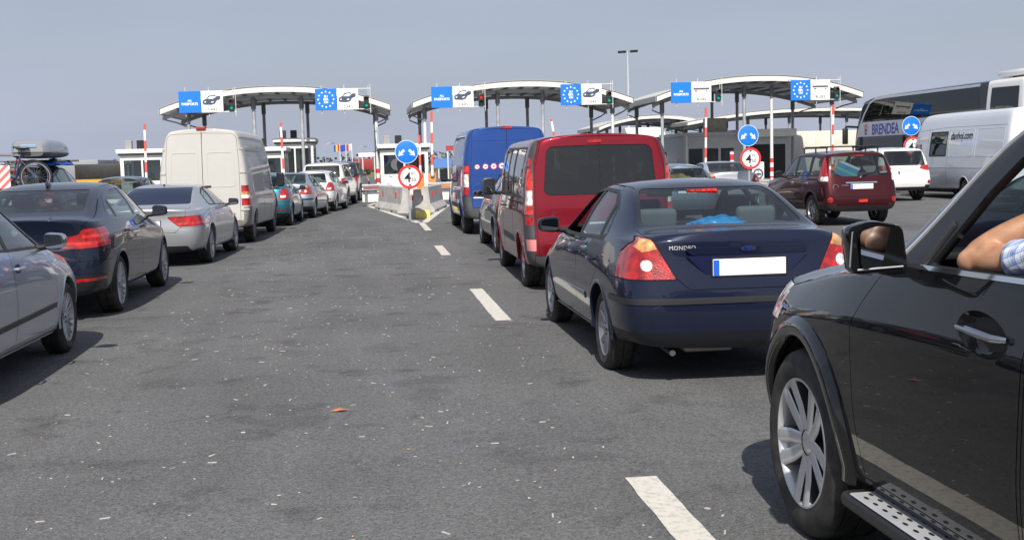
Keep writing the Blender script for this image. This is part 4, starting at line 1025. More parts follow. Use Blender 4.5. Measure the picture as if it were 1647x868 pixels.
# ------------------------------------------------------------------ dark liftback and silver coupe
S_GT = dict(
    st=[-.62, -.48, -.15, .35, .85, 1.35, 1.75, 2.2, 2.6, 3.0, 3.35], cr=.32, cf=.5, yb=.3, yf=2.6, nr=4.0, nf=2.8,
    rear=[(.2, -.80), (.3, -.93), (.5, -.97), (.68, -.955), (.8, -.92), (.95, -.925), (1.06, -.965), (1.12, -.99), (1.2, -.96)],
    front=[(.2, 3.55), (.35, 3.75), (.55, 3.80), (.75, 3.75), (.9, 3.55)],
    zb=[(-.6, .26), (0, .22), (3.3, .2)], ws=[(-.6, .83), (0, .87), (3, .87), (3.4, .84)],
    wm=[(-.6, .90), (0, .925), (1.4, .92), (3, .915), (3.4, .88)], zm=[(-.6, .66), (3.4, .62)],
    w5=[(-.6, .885), (0, .912), (3, .89), (3.4, .84)], z5=[(-.6, .93), (1.5, .92), (3.4, .80)],
    wb=[(-.6, .80), (.1, .85), (1.5, .86), (2.6, .83), (3.4, .76)], ze=[(-.6, 1.09), (.3, 1.08), (1.5, 1.04), (2.6, .97), (3.4, .85)],
    wr=[(-.6, .68), (-.48, .68), (.35, .575), (1.3, .60), (1.75, .585), (2.6, .72), (3.4, .62)],
    zr=[(-.6, 1.125), (-.48, 1.155), (.35, 1.435), (.85, 1.475), (1.35, 1.475), (1.75, 1.43), (2.6, 1.01), (3.4, .875)],
    zt=[(-.6, 1.135), (-.48, 1.175), (.35, 1.475), (.85, 1.52), (1.35, 1.525), (1.75, 1.475), (2.6, 1.05), (3.4, .92)],
    bul=[(-.6, 0), (.3, .03), (1.7, .03), (2.5, 0)], crease={6: .4, 5: .5, 8: .3, 2: .3}, capcrease={6: .3})
def build_liftback():
    pm = paint('midnight_blue_paint', (.011, .015, .032), metal=.12, rough=.3, dust=.0, low=.06, dirt=(.09, .085, .08))
    c = Car('liftback_car', 'midnight blue sloping liftback with red tail lamps behind the silver hatchback', 'car', (-3.80, 14.07, 0), 0, S_GT, pm, 3, 'cars queuing in the left lane')
    c.region('rear_bumper', 'rear', [(-1.2, .2), (1.2, .2), (1.2, .66), (.62, .66), (.58, .62), (-.58, .62), (-.62, .66), (-1.2, .66)], pm, 'C', gap=.004, nmin=-1, y1=-.40)
    c.region('rear_valance', 'rear', [(-1.2, .0), (1.2, .0), (1.2, .33), (-1.2, .33)], BLK, 'C', nmin=-1, y1=-.40)
    c.region('bumper_insert', 'rear', [(-.95, .34), (.95, .34), (.88, .52), (.5, .50), (-.5, .50), (-.88, .52)], mat('satin_black_insert', (.014, .015, .018), .4), 'C', r=.03, y1=-.5)
    c.region('tailgate', 'rear', [(-.60, .62), (.60, .62), (.64, .80), (.68, 1.03), (.74, 1.12), (.55, 1.5), (-.55, 1.5), (-.74, 1.12), (-.68, 1.03), (-.64, .80)], pm, 'C', gap=.005, r=.03, nmin=.02, y1=.3)
    for sd in 'LR':
        c.region('front_door', 'side', [(1.30, .30), (2.42, .30), (2.47, .85), (2.38, 1.01), (1.78, 1.43), (1.30, 1.475)], pm, sd, gap=.004)
        c.region('rear_door', 'side', [(1.28, .30), (.52, .30), (.46, .5), (.36, .64), (.18, .78), (.08, 1.05), (.3, 1.36), (.7, 1.46), (1.28, 1.475)], pm, sd, gap=.004)
    c.region('window_frame', 'side', [(2.38, 1.02), (1.80, 1.415), (1.3, 1.455), (.8, 1.435), (.35, 1.345), (-.02, 1.185), (-.07, 1.13), (.02, 1.085), (1.3, 1.065)], GLOSSBLK, 'LR', r=.03)
    c.region('front_window', 'side', [(2.22, 1.045), (1.77, 1.39), (1.35, 1.432), (1.33, 1.085)], GLC, 'LR', push=.006, glass=True, r=.03)
    c.region('rear_door_window', 'side', [(1.25, 1.087), (1.25, 1.43), (.8, 1.41), (.40, 1.335), (.28, 1.095)], GLC, 'LR', push=.006, glass=True, r=.03)
    c.region('quarter_window', 'side', [(.22, 1.10), (.33, 1.31), (.02, 1.175), (.0, 1.13), (.05, 1.105)], GLC, 'LR', push=.006, glass=True, r=.015)
    c.region('rear_window_seal', 'rear', [(-.69, 1.165), (.69, 1.165), (.60, 1.465), (-.60, 1.465)], GLOSSBLK, 'C', r=.04, nmin=.02, y0=-.58, y1=.7, z0=1.165)
    c.region('rear_window', 'rear', [(-.60, 1.195), (.60, 1.195), (.52, 1.43), (-.52, 1.43)], GLM, 'C', push=.004, glass=True, r=.04, nmin=.02, y0=-.58, y1=.7, z0=1.165)
    c.region('windscreen', 'front', [(-.70, 1.03), (.70, 1.03), (.565, 1.45), (-.565, 1.45)], GLC, 'C', push=.004, glass=True, r=.05, y0=1.4, y1=2.9)
    for sd in 'LR':
        c.region('taillight', 'rear', [(.40, .885), (.47, .81), (.66, .80), (1.1, .83), (1.1, 1.0), (.9, 1.035), (.68, 1.01), (.655, .955), (.46, .93)], RED, sd, nmin=-1, y1=-.48, gap=.005, r=.025)
        c.region('lamp_bar', 'rear', [(.47, .845), (.66, .84), (1.1, .865), (1.1, .893), (.66, .872), (.47, .875)], REDB, sd, nmin=-1, y1=-.50)
        c.region('lamp_bar', 'rear', [(.69, .915), (1.1, .935), (1.1, .965), (.69, .95)], REDB, sd, nmin=-1, y1=-.50)
        c.region('rear_reflector', 'rear', [(.46, .425), (.48, .465), (.86, .48), (.88, .45)], RED, sd, y1=-.4, r=.01)
        c.region('headlight', 'front', [(.42, .66), (.5, .78), (.74, .84), (1.1, .84), (1.1, .72)], CLR, sd, nmin=-1, y0=3.2)
    c.region('grille', 'front', [(-.30, .60), (.30, .60), (.32, .76), (-.32, .76)], BLK, 'C', r=.05, y0=3.4)
    for y in (0, 2.92): c.arch(y, .335, .375, .55)
    c.finish(zshell=.45)
    c.cabin(-.3, 2.7, .75, .32, dash=2.0, zd=1.0)
    c.seats([(-.38, 1.25), (.38, 1.25)], SEAT, zc=.55, hb=.62, rear=(.35, 1.3))
    for x in (-.38, .38):
        m = MB(); m.box(-.13, .13, -.045, .045, 0, .17, .04, 3); m.obj('rear_headrest', SEAT, c.root, loc=(x, .08, 1.08))
    c.wheel(.895, 0, .338, .235, 'd10', .245); c.wheel(.895, 2.92, .338, .225, 'd10', .245)
    c.mirror(2.22, 1.09, .83, pm, w=.20, h=.14, d=.11, bez=BLK, arm=.06)
    for y in (1.42, .40): c.handle(y, .93, pm)
    c.letters('lettering', '335i', .43, 1.005, .028, CHR, spacing=1.1, depth=.001)
    m = MB(); m.lathe([(0, -.006), (.032, -.005), (.038, 0), (.038, .006)], 'Y', 24); bo = m.obj('round_badge', CHR, c.root, loc=(0, c.ry(0, 1.0)[0] - .002, 1.0))
    c.plate(0, .80, .52, .11)
    m = MB()
    for k in range(6): m.add([], [])
    fin = MB(); fin.prism(rpoly([(-.09, 0), (.09, 0), (-.03, .06), (-.075, .06)], .01), -.016, .016, 'X'); fin.obj('roof_fin_aerial', pm, c.root, loc=(0, .52, c.tz(0, .52)[0] - .004))
    for sg in (-1, 1):
        c.strip('window_chrome', [(2.38, 1.03), (1.80, 1.425), (1.3, 1.465), (.8, 1.445), (.35, 1.352), (-.03, 1.18)], .012, .003, GLOSSBLK, sg=sg)
        m = MB(); m.lathe([(.034, 0), (.038, -.0), (.038, -.12), (.030, -.12), (.030, 0)], 'Y', 16, c=(sg * .52, -.86, .30)); m.obj('exhaust_pipe', CHR, c.root)
    m = MB(); m.box(-.05, .05, -.01, .01, -.04, .04, .008); 
    return c
build_liftback()
tag(crumple('hanging_toy', 'small red toy hanging inside the rear window of the midnight blue liftback', 'toy', (-3.72, 14.55, 1.20), .035, .03, .10, mat('red_felt', (.6, .03, .03), .8), 5))
S_COUPE = dict(
    st=[-.68, -.45, -.1, .4, .9, 1.35, 1.65, 2.1, 2.5, 2.85, 3.15], cr=.36, cf=.5, yb=.2, yf=2.5, nr=3.8, nf=2.8,
    rear=[(.2, -.86), (.3, -.97), (.5, -1.02), (.62, -1.02), (.75, -.985), (.86, -.99), (.95, -1.02), (1.02, -1.0)],
    front=[(.2, 3.45), (.35, 3.6), (.55, 3.63), (.7, 3.58), (.86, 3.35)],
    zb=[(-.6, .24), (0, .2), (3.3, .18)], ws=[(-.6, .84), (0, .88), (3, .88), (3.4, .84)],
    wm=[(-.6, .91), (0, .935), (1.4, .92), (3, .92), (3.4, .88)], zm=[(-.6, .62), (3.4, .58)],
    wb=[(-.6, .82), (.1, .865), (1.5, .855), (2.6, .84), (3.4, .76)], ze=[(-.6, .955), (.3, .98), (1.5, .955), (2.5, .90), (3.3, .79)],
    wr=[(-.68, .66), (-.45, .66), (.4, .55), (1.3, .57), (1.65, .555), (2.5, .70), (3.3, .60)],
    zr=[(-.68, .975), (-.45, 1.02), (.4, 1.295), (.9, 1.345), (1.35, 1.345), (1.65, 1.305), (2.5, .945), (3.2, .81)],
    zt=[(-.68, .985), (-.45, 1.04), (.4, 1.335), (.9, 1.388), (1.35, 1.39), (1.65, 1.35), (2.5, .975), (3.2, .85)],
    bul=[(-.6, 0), (.3, .03), (1.7, .03), (2.5, 0)], crease={6: .45, 8: .3, 2: .3}, capcrease={6: .3})
def build_coupe():
    pm = paint('bright_silver_paint', (.50, .52, .55), metal=.7, rough=.36, dust=.03, low=.10)
    c = Car('coupe_car', 'bright silver two door coupe queuing behind the tall white van', 'car', (-3.66, 21.0, 0), -2.3, S_COUPE, pm, 3, 'cars queuing in the left lane')
    c.region('rear_bumper', 'rear', [(-1.2, .2), (1.2, .2), (1.2, .665), (.55, .665), (.48, .585), (-.48, .585), (-.55, .665), (-1.2, .665)], pm, 'C', gap=.005, nmin=-1, y1=-.40)
    c.region('rear_valance', 'rear', [(-.80, .1), (.80, .1), (.66, .36), (-.66, .36)], BLK, 'C', r=.03, nmin=-1, y1=-.40)
    c.region('trunk_lid', 'rear', [(-.48, .59), (.48, .59), (.58, .70), (.64, .86), (.66, 1.1), (-.66, 1.1), (-.64, .86), (-.58, .70)], pm, 'C', gap=.005, r=.03, nmin=-1, y1=-.50, z0=.5)
    for sd in 'LR': c.region('front_door', 'side', [(.82, .28), (2.30, .28), (2.36, .80), (2.26, .94), (1.66, 1.30), (1.0, 1.345), (.84, 1.0)], pm, sd, gap=.005)
    c.region('window_frame', 'side', [(2.28, .95), (1.70, 1.285), (1.2, 1.325), (.8, 1.295), (.45, 1.21), (.24, 1.04), (.28, 1.0), (1.2, .975)], BLK, 'LR', r=.03)
    c.region('front_window', 'side', [(2.12, .97), (1.66, 1.26), (1.2, 1.30), (.98, 1.29), (.90, 1.0)], GLC, 'LR', push=.006, glass=True, r=.02)
    c.region('quarter_window', 'side', [(.86, 1.003), (.94, 1.285), (.8, 1.27), (.48, 1.195), (.33, 1.06), (.36, 1.02)], GLC, 'LR', push=.006, glass=True, r=.02)
    c.region('rear_window', 'rear', [(-.63, 1.045), (.63, 1.045), (.52, 1.315), (-.52, 1.315)], mat('privacy_glass', (.006, .012, .034), .06, spec=.35), 'C', push=.003, r=.04, nmin=.02, y0=-.60, y1=.8, z0=1.03)
    c.region('windscreen', 'front', [(-.70, .96), (.70, .96), (.55, 1.34), (-.55, 1.34)], GLC, 'C', push=.004, glass=True, r=.05, y0=1.3, y1=2.8)
    for sd in 'LR':
        c.region('taillight', 'rear', [(.36, .845), (.40, .80), (.52, .70), (.56, .685), (1.1, .70), (1.1, .84), (.9, .86)], RED, sd, nmin=-1, y1=-.56, gap=.005, r=.02)
        c.region('lamp_bar', 'rear', [(.50, .74), (.56, .715), (1.1, .73), (1.1, .76), (.56, .75)], REDB, sd, nmin=-1, y1=-.58)
        c.region('headlight', 'front', [(.42, .62), (.5, .72), (.74, .78), (1.1, .78), (1.1, .66)], CLR, sd, nmin=-1, y0=3.0)
    c.region('grille', 'front', [(-.40, .40), (.40, .40), (.42, .70), (-.42, .70)], BLK, 'C', r=.05, y0=3.2)
    for y in (0, 2.75): c.arch(y, .33, .37, .55)
    c.finish(zshell=.4)
    c.cabin(-.3, 2.6, .74, .28, dash=1.95, zd=.90)
    c.seats([(-.38, 1.2), (.38, 1.2)], SEAT, zc=.45, hb=.6, rear=(.5, 1.1))
    c.wheel(.905, 0, .335, .24, 's7', .245); c.wheel(.905, 2.75, .335, .24, 's7', .245)
    c.mirror(2.05, 1.0, .83, mat('dark_mirror_shell', (.05, .055, .06), .3, coat=.6), w=.19, h=.13, d=.11, bez=BLK, arm=.07)
    c.handle(1.0, .84, pm)
    c.letters('lettering', 'DE', .12, .72, .055, BLK, spacing=1.3) if False else None
    c.plate(-.02, .735, .52, .11)
    for sg in (-1, 1): c.strip('sill_light_line', [(.5, .40), (2.2, .40)], .02, .004, pm, sg=sg)
    m = MB(); m.box(-.008, .008, -.06, .04, 0, .03, .004); m.obj('roof_fin_aerial', BLK, c.root, loc=(0, .62, c.tz(0, .62)[0]))
    return c
build_coupe()
# ------------------------------------------------------------------ vans
def S_van(H, W, wb, ro, fo, zb=.33, rk=.12, rw=.80, nose=1.12, bel=1.15):
    h = W / 2; yA = wb - .45; yB = wb + .42; f = wb + fo
    return dict(st=[-ro + .30, -ro + .55, -.1, wb * .25, wb * .5, yA - .45, yA, (yA + yB) / 2, yB, yB + .22, f - .42], cr=.22, cf=.42, yb=.2, yf=wb + .1, nr=6., nf=3.,
        rear=[(.25, -ro + .06), (.38, -ro - .03), (.58, -ro - .05), (.66, -ro), (1.2, -ro + .02), (H - .6, -ro + rk * .5), (H, -ro + rk)],
        front=[(.2, f - .12), (.4, f), (.7, f - .02), (nose, f - .12), (nose + .2, f - .3)],
        zb=[(-ro, zb + .03), (0, zb), (f, zb - .06)], ws=[(-ro, h * .95), (f - .6, h * .95), (f, h * .9)],
        wm=[(-ro, h * .985), (0, h), (wb, h * .99), (f, h * .93)], zm=[(-ro, .78), (f, .72)],
        wb=[(-ro, h * .975), (0, h * .985), (yA, h * .97), (yB, h * .92), (f, h * .80)], ze=[(-ro, bel), (yA, bel), (yB, bel - .08), (f, nose - .2)],
        wr=[(-ro, h * rw), (yA, h * rw), (yB, h * .80), (f, h * .62)],
        zr=[(-ro, H - .10), (yA - .2, H - .10), (yA, H - .15), (yB, nose + .10), (f, nose - .10)],
        zt=[(-ro, H - .03), (.5, H), (yA - .2, H), (yA, H - .06), (yB, nose + .16), (f, nose - .05)],
        bul=[(-ro, h * .06), (yA, h * .06), (yB, .0)], crease={8: .35, 2: .4, 6: .1}, capcrease={8: .3})
def van_common(c, H, W, wb, ro, fo, gl, pm, tyre=(.345, .215, 's6', .21), dash=True, bel=1.15):
    h = W / 2; yA = wb - .45; yB = wb + .42
    for sd in 'LR':
        c.region('front_door', 'side', [(wb - .95, .42), (wb - .5, .42), (wb - .40, .75), (wb + .30, 1.02), (yB - .06, bel + .02), (yA + .02, min(H - .22, 1.95)), (wb - .95, min(H - .22, 1.95))], pm, sd, gap=.005)
        c.region('side_window', 'side', [(yB - .16, bel + .06), (yA + .08, min(H - .3, 1.83)), (wb - .88, min(H - .3, 1.83)), (wb - .88, bel + .02)], gl, sd, push=.008, glass=True, r=.05)
        c.region('headlight', 'front', [(h * .5, .72), (h * .5, .95), (h * 1.1, 1.0), (h * 1.1, .78)], CLR, sd, nmin=-1, y0=wb + fo - .4)
    c.region('windscreen', 'front', [(-h * .76, 1.28), (h * .76, 1.28), (h * .72, min(H - .16, 2.1)), (-h * .72, min(H - .16, 2.1))], gl, 'C', push=.005, glass=True, r=.06, y0=yA - .15, y1=yB + .15)
    c.region('front_bumper', 'front', [(-1.2, .2), (1.2, .2), (1.2, .62), (-1.2, .62)], GREYPL, 'C', nmin=-1, y0=wb + fo - .5)
    for y in (0, wb): c.arch(y, tyre[0], tyre[0] + .065, h - .33)
def van_finish(c, H, W, wb, ro, fo, mt, tyre=(.345, .215, 's6', .21), rim=None, mir=True, seatz=.85):
    h = W / 2
    c.finish(shell=c.lvl > 2 or True, zshell=.6)
    c.cabin(-ro + .25, wb + .3, h - .12, .55, dash=wb + .0, zd=1.15)
    c.seats([(-h * .5, wb - .75), (h * .45, wb - .75)], SEAT, zc=seatz + .1, hb=.65)
    c.wheel(h - .06, 0, tyre[0], tyre[1], tyre[2], tyre[3], rim); c.wheel(h - .06, wb, tyre[0], tyre[1], tyre[2], tyre[3], rim)
    if mir: c.mirror(wb + .12, 1.32, h * .93, mt, w=.19, h=.36, d=.13, bez=BLK, arm=.09, tall=True)
    c.handle(wb - .78, bel_h, mt, flap=True) if False else None
def build_white_van():
    H, W, wb, ro, fo = 2.52, 1.96, 3.9, .98, .80
    pm = paint('dirty_white_paint', (.50, .493, .472), metal=0., rough=.45, dust=.12, low=.55, dirt=(.34, .29, .22), coat=.4)
    c = Car('cargo_van', 'tall dirty white panel van with blank rear doors behind the silver coupe', 'van', (-3.46, 26.5, 0), -2.0, S_van(H, W, wb, ro, fo, rw=.78), pm, 3, 'cars queuing in the left lane')
    for sd in 'LR':
        c.region('rear_door', 'rear', [(.006, .52), (.765, .52), (.765, 1.3), (.76, 1.75), (.72, 2.30), (.65, 2.37), (.006, 2.39)], pm, sd, gap=.007, r=[0, .03, 0, 0, .06, .05, 0], y1=-.5)
        c.region('taillight', 'rear', [(.80, .84), (.80, 1.26), (1.3, 1.26), (1.3, .84)], RED, sd, nmin=-1, y1=-.74, gap=.004)
        c.region('indicator_lens', 'rear', [(.80, 1.06), (.80, 1.13), (1.3, 1.13), (1.3, 1.06)], AMB, sd, nmin=-1, y1=-.80)
        c.region('reversing_lens', 'rear', [(.80, .99), (.80, 1.06), (1.3, 1.06), (1.3, .99)], CLR, sd, nmin=-1, y1=-.80)
        c.region('bumper_corner', 'rear', [(.55, .33), (.55, .50), (.84, .52), (.84, .80), (1.3, .80), (1.3, .33)], mat('dull_grey_bumper', (.20, .195, .18), .6, noise=.3), sd, nmin=-1, y1=-.62, gap=.004)
    van_common(c, H, W, wb, ro, fo, GLT, pm, tyre=(.34, .21, 'c6', .2))
    van_finish(c, H, W, wb, ro, fo, BLK, tyre=(.34, .21, 'c6', .2), rim=mat('steel_wheel_grey', (.22, .215, .20), .6, metal=.3, noise=.3))
    r = c.root
    for sg in (-1, 1):
        c.strip('door_emboss', rpoly([(sg * .10, 1.25), (sg * .68, 1.25), (sg * .64, 1.98), (sg * .10, 1.98)], .07, 5) + [(sg * .10, 1.32)], .022, .006, pm, view='rear')
        for z in (.75, 1.55, 2.05): c.strip('door_hinge', [(sg * .775, z), (sg * .93, z)], .05, .018, pm, view='rear')
        c.strip('roof_drip_rail', [(-.8, 2.30), (0, 2.31), (1.5, 2.31), (3.2, 2.27)], .03, .012, pm, sg=sg)
        c.strip('panel_crease', [(-.75, 2.02), (1.2, 2.02), (2.9, 2.0)], .016, .003, pm, sg=sg); c.strip('panel_crease', [(-.75, 1.0), (0, 1.0), (2.9, 1.0), (4.3, .98)], .03, .008, pm, sg=sg)
        c.strip('door_seam', [(2.88, .45), (2.86, 1.2), (2.86, 2.2)], .010, .001, GAP, sg=sg); c.strip('door_seam', [(1.55, .5), (1.55, 2.2)], .010, .001, GAP, sg=sg); c.strip('door_seam', [(1.55, 1.28), (2.86, 1.28)], .008, .001, GAP, sg=sg)
        c.handle(2.98, 1.10, BLK, sides=(sg,))
    c.strip('door_handle', [(-.02, 1.26), (.17, 1.26)], .04, .018, BLK, view='rear')
    m = MB(); m.box(-.10, .10, -.03, .06, -.035, .035, .012, 2); m.obj('brake_light', mat('faded_red_lamp', (.30, .04, .03), .4), r, loc=(0, c.ry(0, 2.42)[0], 2.50))
    rust = mat('rust_stain', (.30, .13, .05), .8, noise=.4, nscale=20); c.strip('rust_streak', [(-.004, 2.42), (.004, 2.36), (0, 2.28)], .03, .002, rust, view='rear')
    m = MB(); m.box(-.62, .62, -.05, .05, -.07, .07, .02, 2); m.obj('rear_step', GREYPL, r, loc=(0, -ro + .0, .43))
    c.plate(.38, .62, .52, .115)
build_white_van()
def build_red_van():
    H, W, wb, ro, fo = 1.975, 1.91, 3.10, .86, .82
    pm = paint('cherry_red_paint', (.205, .008, .020), metal=.4, rough=.3, dust=.0, low=.08, dirt=(.10, .08, .075))
    c = Car('passenger_van', 'cherry red passenger van with wide dark rear glass behind the dark blue saloon', 'van', (2.86, 15.0, 0), -1.2, S_van(H, W, wb, ro, fo, zb=.27, rk=.12, rw=.865, nose=1.02, bel=1.08), pm, 3, 'cars queuing in the right lane')
    gl = glass('smoked_glass', (.13, .14, .135), refl=1.2)
    for sd in 'LR':
        c.region('rear_door', 'rear', [(.005, .46), (.78, .46), (.81, .9), (.81, 1.5), (.72, 1.86), (.64, 1.90), (.005, 1.91)], pm, sd, gap=.006, r=[0, .03, 0, 0, .05, .04, 0], y1=-.4)
        c.region('rear_window', 'rear', [(.005, 1.20), (.66, 1.20), (.70, 1.26), (.655, 1.74), (.60, 1.79), (.005, 1.80)], gl, sd, push=.005, glass=True, r=[.0, .05, 0, .05, .05, .0], y1=-.4, gap=.006)
        c.region('corner_trim', 'rear', [(.835, .30), (.835, .95), (.82, 1.6), (.74, 1.92), (1.3, 1.95), (1.3, .30)], GREYPL, sd, nmin=-1, y1=-.60, gap=.003)
        c.region('taillight', 'rear', [(.846, .97), (.838, 1.53), (1.3, 1.53), (1.3, .97)], REDB, sd, nmin=-1, y1=-.66, r=.02)
        c.region('reversing_lens', 'rear', [(.85, 1.08), (.845, 1.26), (1.3, 1.26), (1.3, 1.08)], CLR, sd, nmin=-1, y1=-.69)
        c.region('lamp_cap', 'rear', [(.835, 1.56), (.832, 1.66), (1.3, 1.66), (1.3, 1.56)], RED, sd, nmin=-1, y1=-.64)
        c.region('lamp_cap', 'rear', [(.846, .84), (.846, .94), (1.3, .94), (1.3, .84)], RED, sd, nmin=-1, y1=-.66)
        c.region('rear_reflector', 'rear', [(.82, .52), (.82, .66), (.93, .66), (.93, .52)], mat('pale_pink_reflector', (.7, .25, .25), .3, coat=.5), sd, nmin=-1, y1=-.70)
        c.region('window_band', 'side', [(-.42, 1.16), (-.46, 1.80), (2.05, 1.82), (2.05, 1.14)], BLK, sd, r=.04)
        for a, b in ((-.36, .62), (.70, 1.36), (1.43, 2.0)): c.region('side_window', 'side', [(a, 1.19), (a, 1.77), (b, 1.79), (b, 1.18)], gl, sd, push=.006, glass=True, r=.06)
    c.region('rear_bumper', 'rear', [(-.83, .30), (.83, .30), (.83, .455), (-.83, .455)], GREYPL, 'C', nmin=-1, y1=-.5, gap=.004)
    van_common(c, H, W, wb, ro, fo, gl, pm, tyre=(.325, .21, 's8', .205), bel=1.08)
    van_finish(c, H, W, wb, ro, fo, GLOSSBLK, tyre=(.325, .21, 's8', .205), mir=False)
    c.mirror(wb + .10, 1.25, .90, mat('grey_mirror_shell', (.06, .065, .07), .45), w=.20, h=.27, d=.13, bez=BLK, arm=.06, tall=True)
    for sg in (-1, 1):
        c.strip('rub_strip', [(.45, .60), (2.0, .60)], .11, .012, GREYPL, sg=sg); c.strip('rail_track', [(-.5, 1.10), (1.3, 1.10)], .025, .003, GAP, sg=sg)
        c.strip('door_seam', [(2.08, .4), (2.08, 1.85)], .008, .001, GAP, sg=sg); c.strip('door_seam', [(.66, .62), (.66, 1.85)], .008, .001, GAP, sg=sg)
        c.handle(1.92, 1.0, BLK, sides=(sg,))
    m = MB(); m.prism(rpoly([(-.085, -.02), (.085, -.02), (.085, .02), (-.085, .02)], .018, 4), -.012, .01, 'Y'); m.obj('brake_light', RED, c.root, loc=(-.06, c.ry(0, 1.85)[0] - .002, 1.853))
    c.plate(.05, .80, .52, .115)
    m = MB(); m.box(-.5, .5, -.03, .03, 0, .5, .05, 2); m.obj('rear_seat', SEAT, c.root, loc=(0, .1, .75))
    return c
RV = build_red_van()
def build_blue_van():
    H, W, wb, ro, fo = 2.44, 2.04, 3.50, 1.0, .85
    pm = paint('royal_blue_paint', (.012, .055, .24), metal=.1, rough=.4, dust=.06, low=.3, dirt=(.14, .13, .13))
    c = Car('cargo_van', 'tall royal blue panel van with round stickers on its rear doors', 'van', (3.10, 26.9, 0), 0, S_van(H, W, wb, ro, fo, rw=.84), pm, 2, 'cars queuing in the right lane')
    for sd in 'LR':
        c.region('rear_door', 'rear', [(.006, .62), (.80, .62), (.83, 1.2), (.80, 1.8), (.76, 2.30), (.70, 2.34), (.006, 2.35)], pm, sd, gap=.008, r=[0, .03, 0, 0, .05, .05, 0], y1=-.5)
        c.region('taillight', 'rear', [(.88, .88), (.86, 1.56), (1.3, 1.56), (1.3, .88)], RED, sd, nmin=-1, y1=-.80, gap=.004)
        c.region('indicator_lens', 'rear', [(.88, 1.42), (.88, 1.54), (1.3, 1.54), (1.3, 1.42)], REDB, sd, nmin=-1, y1=-.83)
        c.region('reversing_lens', 'rear', [(.885, 1.08), (.88, 1.36), (1.3, 1.36), (1.3, 1.08)], CLR, sd, nmin=-1, y1=-.83)
        c.region('bumper_corner', 'rear', [(.80, .34), (.84, .86), (1.3, .86), (1.3, .34)], GREYPL, sd, nmin=-1, y1=-.62)
    c.region('rear_bumper', 'rear', [(-.84, .36), (.84, .36), (.84, .60), (-.84, .60)], GREYPL, 'C', nmin=-1, y1=-.6)
    van_common(c, H, W, wb, ro, fo, GLT, pm, tyre=(.345, .22, 's6', .21))
    van_finish(c, H, W, wb, ro, fo, BLK, tyre=(.345, .22, 's6', .21), rim=mat('steel_wheel_grey', (.22, .215, .20), .6))
    y = c.ry(0, 1.55)[0]
    white = mat('sticker_white', (.8, .78, .77), .4); rd = mat('sticker_red', (.6, .03, .06), .4)
    for k in range(4):
        x = -.68 + .185 * k; s = .058 + .006 * k; yy = c.ry(x, 1.52)[0]
        m = MB(); m.lathe([(0, -.002), (s, -.002), (s, .001)], 'Y', 24); so = m.obj('round_sticker', white, c.root, loc=(x, yy - .001, 1.52 + .003 * k))
        m = MB(); m.lathe([(s * .98, -.0035), (s * .80, -.0035)], 'Y', 24); m.obj('sticker_ring', rd, so)
        m = MB(); m.box(-s * .4, s * .4, -.0035, -.003, -s * .18, s * .18); m.obj('sticker_print', mat('sticker_ink', (.15, .05, .12), .5), so)
    m = MB(); m.prism(rpoly([(-.13, -.028), (.13, -.028), (.11, .028), (-.11, .028)], .02, 4), -.02, .02, 'Y'); m.obj('brake_light', RED, c.root, loc=(0, c.ry(0, 2.36)[0], 2.385))
    c.strip('trim_bar', [(-.78, .90), (-.1, .90)], .05, .012, BLK, view='rear'); c.strip('trim_bar', [(-.78, .84), (-.3, .84)], .03, .006, PLATE, view='rear')
    c.strip('door_handle', [(-.09, 1.20), (-.09, 1.33)], .10, .012, PLATE, view='rear')
    c.strip('door_crease', [(-.80, 1.34), (.80, 1.34)], .012, .004, pm, view='rear'); c.strip('door_crease', [(-.78, 2.10), (.78, 2.10)], .012, .004, pm, view='rear')
    for sg in (-1, 1):
        c.strip('rub_strip', [(.5, .62), (2.5, .62)], .12, .012, GREYPL, sg=sg)
        c.strip('side_decal', [(1.2, 1.50), (2.4, 1.42)], .20, .001, white, sg=sg); c.strip('side_decal', [(1.2, 1.33), (2.4, 1.24)], .10, .001, rd, sg=sg)
        c.strip('door_seam', [(2.55, .5), (2.55, 2.1)], .008, .001, GAP, sg=sg)
build_blue_van()
